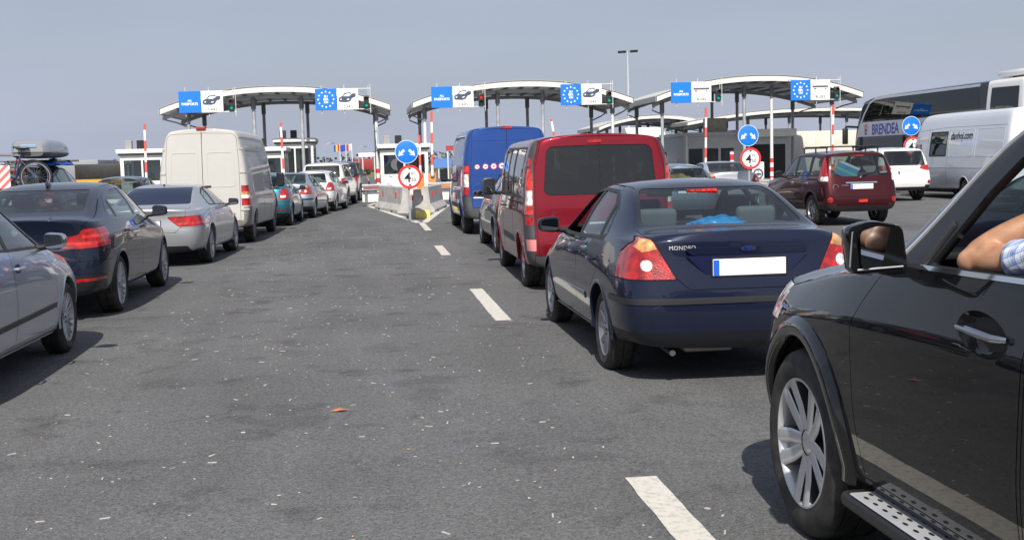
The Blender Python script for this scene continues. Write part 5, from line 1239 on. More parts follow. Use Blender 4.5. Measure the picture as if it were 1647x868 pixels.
def build_silver_van():
    H, W, wb, ro, fo = 2.90, 1.96, 4.2, 2.9, .72
    pm = paint('pale_silver_van_paint', (.66, .69, .74), metal=.1, rough=.4, dust=.03, low=.15, dirt=(.3, .29, .27))
    deg = -3.; wl = Vector((19.32, 39.9)); a = rad(deg)
    root = wl - Vector((-.93 * math.cos(a) - wb * math.sin(a), -.93 * math.sin(a) + wb * math.cos(a)))
    c = Car('minibus', 'pale silver high roof minibus with web address lettering on its side', 'van', (root.x, root.y, 0), deg, S_van(H, W, wb, ro, fo, rw=.72, rk=.2), pm, 2, 'cars queuing in the far right lanes')
    for sd in 'LR':
        c.region('window_frame', 'side', [(1.35, 1.40), (1.35, 2.24), (2.70, 2.24), (2.70, 1.40)], BLK, sd, r=.05)
        c.region('side_window', 'side', [(1.42, 1.46), (1.42, 2.18), (2.63, 2.18), (2.63, 1.46)], GLM, sd, push=.006, glass=True, r=.05)
    van_common(c, H, W, wb, ro, fo, GLM, pm, tyre=(.34, .21, 's6', .2))
    van_finish(c, H, W, wb, ro, fo, BLK, tyre=(.34, .21, 's6', .2), rim=mat('steel_wheel_grey', (.22, .215, .20), .6))
    c.letters('lettering', 'danhoj.com', .34, 2.04, .235, mat('dark_lettering', (.008, .008, .012), .5), view='side', sg=-1, shear=.2, spacing=1.0, bold=.006, proud=.005)
    for sg in (-1, 1):
        c.strip('roof_seam', [(-2.6, 2.36), (1.5, 2.38), (3.6, 2.30)], .02, .006, pm, sg=sg); c.strip('panel_crease', [(-2.6, 1.05), (1.5, 1.05), (4.2, 1.03)], .02, .006, pm, sg=sg)
        for y in (1.25, 2.85): c.strip('door_seam', [(y, .5), (y, 2.35)], .010, .001, GAP, sg=sg)
        for a0, b0 in ((-.55, 1.15), (-2.5, -.7)): c.strip('panel_emboss', rpoly([(a0, 1.40), (b0, 1.40), (b0, 2.26), (a0, 2.26)], .06, 4) + [(a0, 1.5)], .016, .004, pm, sg=sg)
        c.handle(2.98, 1.20, BLK, sides=(sg,))
build_silver_van()
# ------------------------------------------------------------------ off-roaders and coach
S_SUV2 = dict(
    st=[-.55, -.3, .1, .55, 1.05, 1.36, 1.75, 2.15, 2.5, 2.85, 3.1], cr=.26, cf=.42, yb=.3, yf=2.2, nr=4.8, nf=3.4,
    rear=[(.2, -.72), (.35, -.84), (.55, -.90), (.70, -.88), (.78, -.80), (1.0, -.78), (1.3, -.68), (1.6, -.54), (1.7, -.52)],
    front=[(.2, 3.35), (.4, 3.5), (.7, 3.52), (.9, 3.46), (1.05, 3.3)],
    zb=[(-.6, .32), (3.2, .28)], ws=[(-.6, .82), (0, .84), (2.7, .84), (3.2, .82)],
    wm=[(-.6, .865), (0, .885), (2.7, .885), (3.2, .86)], zm=[(-.6, .70), (3.2, .66)],
    wb=[(-.6, .83), (.3, .845), (1.5, .845), (2.3, .83), (3.2, .77)], ze=[(-.6, 1.12), (.5, 1.10), (1.5, 1.08), (2.3, 1.04), (3.2, .95)],
    wr=[(-.6, .70), (.5, .71), (1.36, .68), (2.15, .74), (3.2, .66)],
    zr=[(-.6, 1.585), (.1, 1.62), (1.05, 1.62), (1.36, 1.57), (2.15, 1.09), (3.1, .99)],
    zt=[(-.6, 1.63), (.1, 1.68), (1.05, 1.68), (1.36, 1.62), (2.15, 1.12), (3.1, 1.03)],
    bul=[(-.6, .02), (1.4, .03), (2.1, 0)], crease={6: .45, 8: .4, 2: .3}, capcrease={6: .3, 8: .3})
def suv(name, label, loc, deg, pm, lvl=2, group=None, scale=None, lamp='tall', g=GLM, plate=True, bum=None, clad=None, rails=True):
    c = Car(name, label, 'car', loc, deg, S_SUV2, pm, lvl, group, scale)
    c.region('rear_bumper', 'rear', [(-1.2, .2), (1.2, .2), (1.2, .72), (-1.2, .72)], bum or pm, 'C', gap=.005, nmin=-1, y1=-.40)
    c.region('rear_valance', 'rear', [(-1.2, .0), (1.2, .0), (1.2, .44), (-1.2, .44)], BLK, 'C', nmin=-1, y1=-.38)
    c.region('tailgate', 'rear', [(-.66, .66), (.66, .66), (.72, 1.06), (.67, 1.57), (.61, 1.62), (-.61, 1.62), (-.67, 1.57), (-.72, 1.06)], pm, 'C', gap=.005, r=.04, y1=.0)
    for sd in 'LR':
        c.region('front_door', 'side', [(1.02, .40), (2.05, .40), (2.10, .90), (2.0, 1.06), (1.36, 1.57), (1.02, 1.60)], pm, sd, gap=.004)
        c.region('rear_door', 'side', [(1.0, .40), (.48, .40), (.42, .58), (.32, .70), (.16, .82), (.10, 1.08), (.12, 1.59), (1.0, 1.60)], pm, sd, gap=.004)
        if clad: c.region('side_cladding', 'side', [(-.9, .30), (3.4, .30), (3.4, .50), (-.9, .50)], clad, sd)
    c.region('window_frame', 'side', [(2.0, 1.085), (1.40, 1.545), (1.02, 1.58), (.1, 1.575), (-.42, 1.52), (-.52, 1.20), (-.48, 1.12), (1, 1.10)], BLK, 'LR', r=.02)
    c.region('front_window', 'side', [(1.90, 1.11), (1.37, 1.52), (1.06, 1.55), (1.04, 1.12)], g, 'LR', push=.006, glass=True, r=.02)
    c.region('rear_door_window', 'side', [(.97, 1.125), (.97, 1.55), (.20, 1.545), (.19, 1.135)], g, 'LR', push=.006, glass=True, r=.02)
    c.region('quarter_window', 'side', [(.10, 1.14), (.10, 1.54), (-.36, 1.49), (-.44, 1.16)], g, 'LR', push=.006, glass=True, r=.02)
    c.region('rear_window', 'rear', [(-.67, 1.10), (.67, 1.10), (.63, 1.55), (-.63, 1.55)], g, 'C', push=.005, glass=True, r=.05, y1=.0)
    c.region('windscreen', 'front', [(-.70, 1.10), (.70, 1.10), (.62, 1.60), (-.62, 1.60)], g, 'C', push=.004, glass=True, r=.05, y0=1.0, y1=2.4)
    lp = {'tall': [(.74, 1.0), (.735, 1.20), (.685, 1.58), (1.1, 1.60), (1.1, 1.0)], 'wide': [(.46, 1.0), (.52, 1.10), (1.1, 1.12), (1.1, .96), (.7, .94)], 'low': [(.72, .72), (.72, 1.06), (1.1, 1.06), (1.1, .72)]}[lamp]
    for sd in 'LR':
        c.region('taillight', 'rear', lp, RED, sd, nmin=-1, y1=-.42, gap=.004, r=.015)
        if lamp == 'tall': c.region('reversing_lens', 'rear', [(.74, 1.0), (.735, 1.10), (1.1, 1.10), (1.1, 1.0)], CLR, sd, nmin=-1, y1=-.50)
        c.region('headlight', 'front', [(.42, .72), (.42, .9), (1.1, .92), (1.1, .75)], CLR, sd, nmin=-1, y0=2.95)
        c.region('fog_lamp', 'rear', [(.74 + .06 * math.cos(2 * PI * k / 16), .585 + .06 * math.sin(2 * PI * k / 16)) for k in range(16)], RED, sd, nmin=-1, y1=-.5)
    c.region('grille', 'front', [(-.36, .70), (.36, .70), (.38, .9), (-.38, .9)], BLK, 'C', r=.03, y0=3.1)
    for y in (0, 2.63): c.arch(y, .355, .405, .55, flare=(.05, .012), fmat=clad)
    c.finish(shell=lvl > 2, zshell=.5)
    c.cabin(-.4, 2.1, .74, .42, dash=1.6, zd=1.05)
    c.seats([(-.38, .85), (.38, .85)], SEAT, zc=.66, hb=.62, rear=(.1, 1.25))
    c.wheel(.855, 0, .355, .225, 's6', .22); c.wheel(.855, 2.63, .355, .225, 's6', .22)
    c.mirror(1.80, 1.15, .83, BLK, w=.19, h=.16, d=.11, bez=BLK, arm=.05)
    for y in (1.14, .24): c.handle(y, .96, CHR, flap=False)
    if rails:
        for sg in (-1, 1):
            m = MB(); m.tube([(sg * .60, -.35, 1.74), (sg * .60, 1.1, 1.745)], .016, 8); [m.tube([(sg * .60, y, 1.62), (sg * .60, y, 1.74)], .016, 6) for y in (-.3, .35, 1.05)]; m.obj('roof_rail', BLK, c.root)
        m = MB(); [m.tube([(-.66, y, 1.765), (.66, y, 1.765)], .014, 8) for y in (-.05, .85)]; m.obj('roof_bar', BLK, c.root)
    if plate: c.plate(0, .87, .52, .115)
    return c
def build_maroon():
    pm = paint('maroon_paint', (.046, .004, .007), metal=.3, rough=.3, dust=.03, low=.15, dirt=(.09, .07, .065))
    c = suv('offroad_car', 'maroon off-road car with roof bars and tall tail lamps on the right', (10.86, 25.6, 0), 0, pm, 3, 'cars queuing in the far right lanes', g=glass('maroon_car_glass', (.50, .56, .54)), clad=mat('dark_maroon_cladding', (.03, .012, .014), .5))
    c.strip('plate_garnish', [(-.36, .955), (.36, .955)], .035, .014, CHR, view='rear')
    m = MB(); m.tube([(.0, -.79, 1.07), (.02, -.80, 1.12), (.42, -.72, 1.20)], [.018, .012, .008], 6); m.obj('rear_wiper', BLK, c.root)
    m = MB(); m.tube([(-.03, -.79, 1.06), (.0, -.79, 1.10)], .012, 6); m.obj('wiper_pivot', CHR, c.root)
    m = MB(); m.box(-.14, .14, -.02, .02, -.012, .012, .005); m.obj('brake_light', RED, c.root, loc=(0, -.56, 1.55))
    m = MB(); m.prism(rpoly([(-.10, -.03), (.10, -.03), (.10, .03), (-.10, .03)], .01), -.008, .01, 'Y'); m.obj('rear_reflector', REDB, c.root, loc=(0, c.ry(0, .56)[0], .56))
    m = MB(); m.lathe([(.055, 0), (.065, -.004), (.07, 0), (.065, .004)], 'Y', 20, closed=True); m.obj('round_badge', CHR, c.root, loc=(-.60, c.ry(-.60, .86)[0] - .002, .86))
    c.strip('bumper_crease', [(-.78, .66), (.78, .66)], .02, .008, pm, view='rear'); c.strip('bumper_crease', [(-.6, .50), (.6, .50)], .02, .008, pm, view='rear')
    c.letters('lettering', 'X-TRAIL', -.38, .905, .028, CHR, spacing=1.1, depth=.001)
    m = MB(); m.box(-.26, .26, -.02, .02, 0, .34, .01); o = m.obj('bag_body', mat('cool_bag_blue', (.05, .25, .55), .6, noise=.15), None, loc=(10.60, 25.12, 1.06), rot=(rad(-8), rad(24), 0))
    o.name = 'cool_bag'; tag(o, 'blue and green bag standing behind the rear glass of the maroon off-road car', 'bag')
    m = MB(); m.box(-.262, .262, -.022, .022, .12, .17, .002); m.obj('band', mat('cool_bag_green', (.10, .50, .32), .6), o)
    m = MB(); m.box(-.262, .262, -.022, .022, .28, .335, .002); m.obj('rim_panel', mat('cool_bag_pale', (.55, .65, .7), .6), o)
    return c
build_maroon()
wp = paint('gloss_white_paint', (.72, .72, .71), metal=0., rough=.35, dust=.04, low=.2)
suv('offroad_car', 'white off-road car with dark spoiler beyond the maroon off-road car', (17.32, 36.9, 0), 0, wp, 2, 'cars queuing in the far right lanes', lamp='wide', scale=(1.03, 1.0, 1.05), bum=None, clad=BLK, rails=False)
suv('pickup_car', 'white pickup with tall canopy rear window ahead of the white hatchback', (-1.72, 47.9, 0), -6, paint('white_pickup_paint', (.66, .65, .63), metal=0., rough=.4, dust=.08, low=.3), 2, 'cars queuing in the left lane', lamp='low', scale=(1.06, 1.15, 1.06), rails=False)
suv('offroad_car', 'dark blue off-road car at the head of the left queue past the white pickup', (-1.25, 54.2, 0), -8, paint('slate_blue_paint', (.03, .045, .08), metal=.5, rough=.3, dust=.05, low=.3), 2, 'cars queuing in the left lane', lamp='low', scale=(1.06, 1.05, 1.09), rails=False)
def build_coach():
    h = 1.275; H = 4.15; wb = 7.0; ro = 4.2; fo = 3.0; f = wb + fo
    S = dict(st=[-ro + .25, -ro + .5, -2, 0, 2.5, 5, f - 1.9, f - 1.2, f - .8, f - .5, f - .3], cr=.2, cf=.3, yb=-2, yf=f - 2, nr=6, nf=4.5,
        rear=[(.3, -ro), (4, -ro + .15)], front=[(.3, f - .05), (1.0, f), (2.3, f - .05), (3.3, f - .35), (3.8, f - .65), (4.15, f - .95)],
        zb=[(-9, .32), (20, .30)], ws=[(-9, h * .97), (20, h * .97)], wm=[(-9, h), (20, h)], zm=[(-9, 1.0), (20, 1.0)], wb=[(-9, h), (20, h)], ze=[(-9, 2.1), (20, 2.1)],
        wr=[(-9, h * .90), (20, h * .90)], zr=[(-9, H - .14), (f - 2, H - .14), (f - .3, H - .30)], zt=[(-9, H), (f - 2, H), (f - .3, H - .14)], bul=[(-9, .055), (20, .055)], crease={8: .5, 2: .4}, capcrease={8: .4})
    wh = paint('coach_white_paint', (.78, .78, .77), metal=0., rough=.35, dust=.03, low=.2)
    dk = paint('coach_dark_paint', (.008, .010, .015), metal=.1, rough=.3, dust=.04, low=.2)
    sl = mat('coach_silver_panel', (.50, .52, .55), .4, metal=.3)
    c = Car('coach', 'tall double deck coach with dark glazing and blue name lettering', 'coach', (23.35, 41.4, 0), 0, S, wh, 3, None)
    gd = glass('coach_dark_glass', (.02, .022, .025), refl=.8); 
    for sd in 'LR':
        c.region('dark_flank', 'side', [(-1.6, .2), (-1.6, 4.2), (12, 4.2), (12, .2)], dk, sd, nmin=-.5)
        c.region('upper_glazing', 'side', [(-1.35, 2.80), (-1.0, 3.86), (7.9, 3.88), (8.5, 3.70), (9.2, 3.02), (2.9, 2.98), (2.2, 2.75)], gd, sd, glass=True, push=.004, r=.05)
        c.region('lower_glazing', 'side', [(2.5, 1.25), (2.5, 2.2), (8.9, 2.2), (9.3, 1.25)], gd, sd, glass=True, push=.004, r=.05)
        c.region('name_panel', 'side', [(4.1, 2.30), (2.9, 2.92), (8.9, 2.94), (9.25, 2.80), (9.45, 2.30)], sl, sd, push=-.003, r=.02)
        c.region('rear_side_window', 'side', [(-3.7, 2.80), (-3.65, 3.75), (-1.85, 3.78), (-1.85, 2.83)], gd, sd, glass=True, push=.004, r=.06)
    c.region('dark_front', 'front', [(-1.4, .2), (1.4, .2), (1.4, 4.2), (-1.4, 4.2)], dk, 'C', nmin=-1, y0=f - .5)
    c.region('windscreen', 'front', [(-1.1, 2.3), (1.1, 2.3), (1.05, 3.75), (-1.05, 3.75)], gd, 'C', glass=True, r=.1, y0=f - 1.5)
    c.region('windscreen', 'front', [(-1.1, .95), (1.1, .95), (1.1, 2.1), (-1.1, 2.1)], gd, 'C', glass=True, r=.1, y0=f - 1.5)
    c.region('rear_window', 'rear', [(-.95, 2.6), (.95, 2.6), (.9, 3.5), (-.9, 3.5)], gd, 'C', glass=True, r=.08)
    for y in (-1.4, 0, wb): c.arch(y, .5, .56, .8)
    c.finish(shell=False)
    for y in (-1.4, 0, wb): c.wheel(h - .04, y, .50, .30, 'c10', .30)
    m = MB(); m.box(-1.1, 1.1, -4, 9, .9, 1.0); m.obj('cabin_floor', INT, c.root); m = MB(); m.box(-1.15, 1.15, -4, 9.0, 2.2, 2.28); m.obj('upper_deck_floor', INT, c.root)
    for k in range(14):
        for x in (-.75, .75):
            m = MB(); m.box(x - .42, x + .42, -.08, .08, 2.3, 3.05, .05, 2); m.obj('coach_seat', SEAT, c.root, loc=(0, -3.6 + .85 * k, 0))
    bl = mat('coach_lettering_blue', (.03, .05, .30), .4); rd = mat('coach_logo_red', (.6, .05, .06), .4)
    c.letters('lettering', 'BRENDEA', 6.6, 2.60, .44, bl, view='side', sg=-1, proud=.006, spacing=.95, bold=.012)
    c.letters('lettering', 'BRENDEA', 6.6, 2.60, .44, bl, view='side', sg=1, proud=.006, spacing=.95, bold=.012)
    x = c.sx(8.5, 2.6, -1)[0] - .010
    m = MB(); m.lathe([(.15, 0), (.09, 0)], 'X', 20, c=(x, 8.55, 2.70)); m.obj('logo_ring', rd, c.root, smooth=0); m = MB(); m.lathe([(.13, 0), (.07, 0)], 'X', 20, c=(x - .002, 8.55, 2.50)); m.obj('logo_ring', bl, c.root, smooth=0)
    for sg in (-1, 1):
        c.strip('silver_sweep', [(-1.0, 3.93), (6.9, 3.95), (7.9, 3.92), (8.4, 3.76), (8.85, 3.30), (9.35, 2.60), (9.72, 1.85)], .11, .006, sl, sg=sg)
        m = MB(); m.tube([(sg * 1.15, f - .35, 2.75), (sg * 1.45, f + .25, 2.80), (sg * 1.5, f + .3, 2.72)], .05, 8); m.box(sg * 1.5 - .12, sg * 1.5 + .12, f + .22, f + .38, 2.0, 2.72, .04, 2); m.obj('mirror_arm', BLK, c.root)
        ac = MB(); 
    ac = MB(); ac.box(-.9, .9, -3.9, -1.7, H - .02, H + .2, .06, 2); ac.obj('roof_unit', wh, c.root)
build_coach()
# ------------------------------------------------------------------ checkpoint: canopies, booths, overhead signs, booms
STEELG = mat('galvanised_steel', (.36, .38, .40), .5, metal=.15, noise=.2, nscale=4)
DSTEEL = mat('dark_grey_steel', (.17, .18, .19), .5, metal=.4, noise=.2)
CREAM = mat('cream_fascia', (.70, .69, .64), .5, noise=.08, nscale=2)
RIBM = mat('roof_sheet_underside', (.66, .66, .65), .55, noise=.15, nscale=1.5)
WHITE = mat('white_panel', (.76, .76, .74), .45, noise=.06, nscale=2)
CONC = mat('weathered_concrete', (.42, .41, .39), .85, noise=.22, nscale=3, bump=.3, bscale=40)
YPAINT = mat('faded_yellow_paint', (.62, .50, .16), .7, noise=.3)
SBLUE = mat('sign_blue', (.012, .19, .75), .4)
SWHITE = mat('sign_white', (.82, .82, .80), .4)
SRED = mat('sign_red', (.68, .035, .035), .4)
SBLK = mat('sign_black', (.015, .015, .018), .5)
PIC = mat('pictogram_slate', (.06, .08, .13), .5)
RW = stripes('red_white_bands', (.75, .74, .72), (.62, .04, .035), 2.1)
RWB = stripes('boom_bands', (.78, .77, .75), (.66, .10, .07), 1.05)
GLB = glass('booth_glass', (.80, .86, .86), refl=1.)
def arch_z(x, hw, z0, z1): return z1 - (z1 - z0) * (abs(x) / hw) ** 2.2
def canopy(label, x0, x1, y0, y1, z0, z1, cols, bands=(), fas=.29, group='arched checkpoint canopies', top=None):
    cx, hw = (x0 + x1) / 2, (x1 - x0) / 2; r = thing('canopy', label, 'canopy', (cx, y0, 0), 0, group); d = y1 - y0
    N = 28; X = [-hw + 2 * hw * k / N for k in range(N + 1)]; Z = lambda x: arch_z(x, hw, z0, z1)
    def shell(o0, o1, ya, yb, name, mt):
        m = MB(); vs = []
        for x in X: vs += [(x, ya, Z(x) + o0), (x, yb, Z(x) + o0), (x, yb, Z(x) + o1), (x, ya, Z(x) + o1)]
        m.add(vs, [(4 * i + k, 4 * i + (k + 1) % 4, 4 * i + 4 + (k + 1) % 4, 4 * i + 4 + k) for i in range(N) for k in range(4)] + [(0, 1, 2, 3), tuple(4 * N + k for k in (3, 2, 1, 0))]); return m.obj(name, mt, r, smooth=30)
    shell(-fas + .04, -fas + .10, .06, d - .06, 'roof_sheet', RIBM)
    shell(-fas, 0., 0, .06, 'fascia', CREAM); shell(-fas, 0., d - .06, d, 'fascia', CREAM)
    for s in (-1, 1):
        m = MB(); m.box(s * hw - .04, s * hw + .04, .0, d, z0 - fas, z0, .01); m.obj('edge_gutter', mat('zinc_gutter', (.42, .43, .42), .5, metal=.3, noise=.15), r)
    shell(.005, .02, -.05, d + .05, 'roof_cap', mat('roof_cap_grey', (.5, .5, .47), .5))
    for k in range(1, 14):                                         # purlins run front to back
        x = -hw + 2 * hw * k / 14; m = MB(); m.box(x - .04, x + .04, .08, d - .08, Z(x) - fas - .07, Z(x) - fas + .06); m.obj('purlin', DSTEEL, r)
    for y in (.9, d - .9):                                          # arched girders
        m = MB(); vs = []
        for x in X: vs += [(x, y - .05, Z(x) - fas - .26), (x, y + .05, Z(x) - fas - .26), (x, y + .05, Z(x) - fas - .07), (x, y - .05, Z(x) - fas - .07)]
        m.add(vs, [(4 * i + k, 4 * i + (k + 1) % 4, 4 * i + 4 + (k + 1) % 4, 4 * i + 4 + k) for i in range(N) for k in range(4)]); m.obj('arched_girder', mat('girder_grey', (.34, .35, .36), .5, metal=.1), r)
    for i, xc in enumerate(cols):
        for y in (.9, d - .9):
            x = xc - cx; zt = Z(x) - fas - .2; front = y < 2
            m = MB(); m.tube([(x, y, .15), (x, y, zt)], .085, 14); p = m.obj('pillar', STEELG if not (front and i in bands) else mat('white_pillar_paint', (.66, .67, .68), .45, noise=.1), r)
            m = MB(); m.tube([(x, y, zt - .55), (x, y, zt + .02)], .12, 14); m.obj('pillar_head', DSTEEL, p)
            if front and i in bands:
                m = MB(); m.tube([(x, y, .4), (x, y, 1.45)], .095, 14); m.obj('striped_sleeve', RW, p)
            m = MB(); m.box(x - .2, x + .2, y - .2, y + .2, .15, .19); m.obj('base_plate', DSTEEL, p)
    for s, xc in ((-1, cols[0]), (1, cols[-1])):                    # end brackets
        for y in (.9, d - .9):
            x = xc - cx; m = MB(); m.tube([(x, y, z0 - fas - .62), (x + s * .55, y, z0 - fas - .38), (s * (hw - .12), y, z0 - fas - .22), (s * (hw - .08), y, z0 - fas)], .035, 8); m.obj('bracket', DSTEEL, r)
    return r
Y0 = 59.1
canopy('arched cream canopy on the left over the white van and its queue', -10.0, 1.25, Y0, Y0 + 7.6, 4.62, 5.62, (-8.75, -5.55, -3.18, .52), (3,))
canopy('arched cream canopy in the middle behind the blue van', 2.35, 13.65, Y0, Y0 + 7.6, 4.70, 5.66, (2.98, 6.74, 9.07, 12.73), (0, 3))
canopy('arched cream canopy on the right over the bus lanes', 14.85, 26.0, Y0, Y0 + 7.6, 4.76, 5.72, (15.37, 19.8, 21.29, 24.62), (2, 3))
canopy('lower distant arched canopy seen between the red van and the boom', 17.6, 26.6, 88, 97, 4.05, 4.85, (18.4, 21., 23.4, 25.8), (), .26)
canopy('far shallow canopy running off behind the coach front', 23.4, 44, 84, 91, 4.15, 5.0, (25.0, 28.3, 31.5, 36, 41), (), .26)
def lettering(name, s, x, y, z, h, mt, parent, **kw):
    vs, fs = text_geo(s, h, .003, **kw); return MB().add([(x + v.x, y - v.z, z + v.y) for v in vs], fs).obj(name, mt, parent, smooth=0)
def star(m, x, z, r, y0, y1):
    m.prism([(x + (r if k % 2 == 0 else r * .45) * math.sin(PI * k / 5), z + (r if k % 2 == 0 else r * .45) * math.cos(PI * k / 5)) for k in range(10)], y0, y1, 'Y')
def gate_sign(x, eu, bus, label):
    r = thing('overhead_sign', label, 'sign', (x, 57.9, 4.33), 0, 'overhead lane signs'); s = 1.03
    m = MB(); m.box(0, s, 0, .06, 0, s, .008); bp = m.obj('blue_panel', SBLUE, r)
    if eu:
        for k in range(12):
            m = MB(); star(m, s / 2 + .37 * math.sin(2 * PI * k / 12), s / 2 + .37 * math.cos(2 * PI * k / 12), .062, -.008, .002); m.obj('star', SWHITE, bp, smooth=0)
        for t, z in (('EU', .66), ('EEA', .52), ('CH', .38)): lettering('lettering', t, s / 2, -.004, z, .10, SWHITE, bp, bold=.008)
    else:
        lettering('lettering', 'ALL', s / 2, -.004, .58, .085, SWHITE, bp, bold=.006); lettering('lettering', 'PASSPORTS', s / 2, -.004, .42, .115, SWHITE, bp, spacing=.9, bold=.006)
    m = MB(); m.box(s + .02, 2 * s + .02, 0, .06, 0, s, .008); wp_ = m.obj('white_panel', SWHITE, r)
    ox = s + .02
    if not bus:
        lettering('lettering', 'CARS', ox + .52, -.004, .15, .125, SBLK, wp_, spacing=1.1)
        # car seen from the front quarter
        for pts in (((.07, .45), (.08, .57), (.25, .66), (.56, .645), (.66, .71), (.76, .785), (.91, .775), (.90, .63), (.72, .55), (.64, .41), (.46, .36), (.12, .38)), ((.37, .80), (.62, .84), (.70, .785), (.665, .75), (.60, .79), (.42, .77), (.29, .665), (.255, .67))):
            m = MB(); m.prism([(ox + a, b) for a, b in pts], -.006, .002, 'Y'); m.obj('pictogram', PIC, wp_, smooth=0)
        for pts in (((.12, .50), (.23, .55), (.21, .46)), ((.47, .51), (.60, .54), (.58, .48), (.48, .46))):
            m = MB(); m.prism([(ox + a, b) for a, b in pts], -.0085, -.0055, 'Y'); m.obj('pictogram_light', SWHITE, wp_, smooth=0)
    else:
        lettering('lettering', 'BUSES', ox + .52, -.004, .17, .125, SBLK, wp_, spacing=1.05)
        m = MB(); m.box(ox + .10, ox + .92, -.006, .002, .64, .71, .002); m.obj('pictogram', mat('pictogram_brown', (.12, .10, .09), .5), wp_)
        m = MB(); m.box(ox + .08, ox + .95, -.006, .002, .72, .735); m.obj('pictogram', PIC, wp_)
        for q in (.20, .27, .80):
            m = MB(); m.lathe([(0, -.006), (.035, -.006)], 'Y', 14, c=(ox + q, 0, .575)); m.obj('pictogram_wheel', PIC, wp_, smooth=0)
    m = MB()
    for q in (.30, ox + .35, 2.66):
        m.tube([(q, .10, -.18), (q, .10, s + .18)], .018, 8)
    m.tube([(.05, .10, .02), (2.68, .10, .02)], .022, 8); m.tube([(.05, .10, s - .02), (2.68, .10, s - .02)], .022, 8)
    m.tube([(.30, .10, s), (.30, 1.3, s + .1)], .02, 6); m.tube([(ox + .35, .10, s), (ox + .35, 1.3, s + .1)], .02, 6)
    m.obj('hanging_frame', mat('frame_pale_grey', (.6, .6, .58), .5), r)
    return r
def traffic_light(x, red, label):
    r = thing('traffic_light', label, 'traffic light', (x, 57.9, 4.38), 0, 'lane traffic lights')
    m = MB(); m.box(-.13, .13, .02, .18, 0, .62, .03, 2); m.obj('housing', mat('light_housing', (.02, .03, .03), .5), r)
    for z, nm, on, col in ((.45, 'red_lens', red, (.75, .02, .02)), (.17, 'green_lens', not red, (.0, .35, .25))):
        m = MB(); m.lathe([(0, -.005), (.06, .0), (.085, .015)], 'Y', 20, c=(0, 0, z)); m.obj(nm, mat('lens_%s_%s' % (nm, 'lit' if on else 'dark'), col if on else tuple(v * .12 for v in col), .2, coat=.5, emit=.35 if on else 0), r)
        m = MB(); N = 10; vs = []
        for k in range(N + 1):
            a = PI * k / N; vs += [(.10 * math.cos(a), .02, z + .10 * math.sin(a)), (.10 * math.cos(a), -.10, z + .105 * math.sin(a))]
        m.add(vs, [(2 * i, 2 * i + 1, 2 * i + 3, 2 * i + 2) for i in range(N)]); m.obj('visor', mat('visor_teal' if not red else 'visor_dark', (.0, .09, .08) if not red else (.03, .02, .02), .5), r)
    m = MB(); m.tube([(.10, .12, -.05), (.10, .12, 1.1)], .015, 6); m.obj('mounting_tube', mat('frame_pale_grey', (.6, .6, .58), .5), r)
for x, eu, bus, red, w in ((-8.86, 0, 0, 0, 'leftmost sign, blue and white car lane panels over the white van'), (-2.40, 1, 0, 0, 'starred blue and car panels at the right end of the left canopy'), (3.24, 0, 0, 1, 'plain blue and car panels at the left end of the middle canopy'),
                           (9.68, 1, 0, 0, 'starred blue and car panels above the red van'), (15.32, 0, 1, 0, 'plain blue and bus panels at the left end of the right canopy'), (21.58, 1, 1, 0, 'starred blue and bus panels beside the coach')):
    gate_sign(x, eu, bus, w)
    traffic_light(x + 2.46, red, 'two lens traffic light beside the ' + {-8.86: 'leftmost blue and white sign', -2.40: 'starred sign on the left canopy', 3.24: 'plain car sign, showing red', 9.68: 'starred sign above the red van', 15.32: 'plain blue bus sign', 21.58: 'starred bus sign near the coach'}[x])
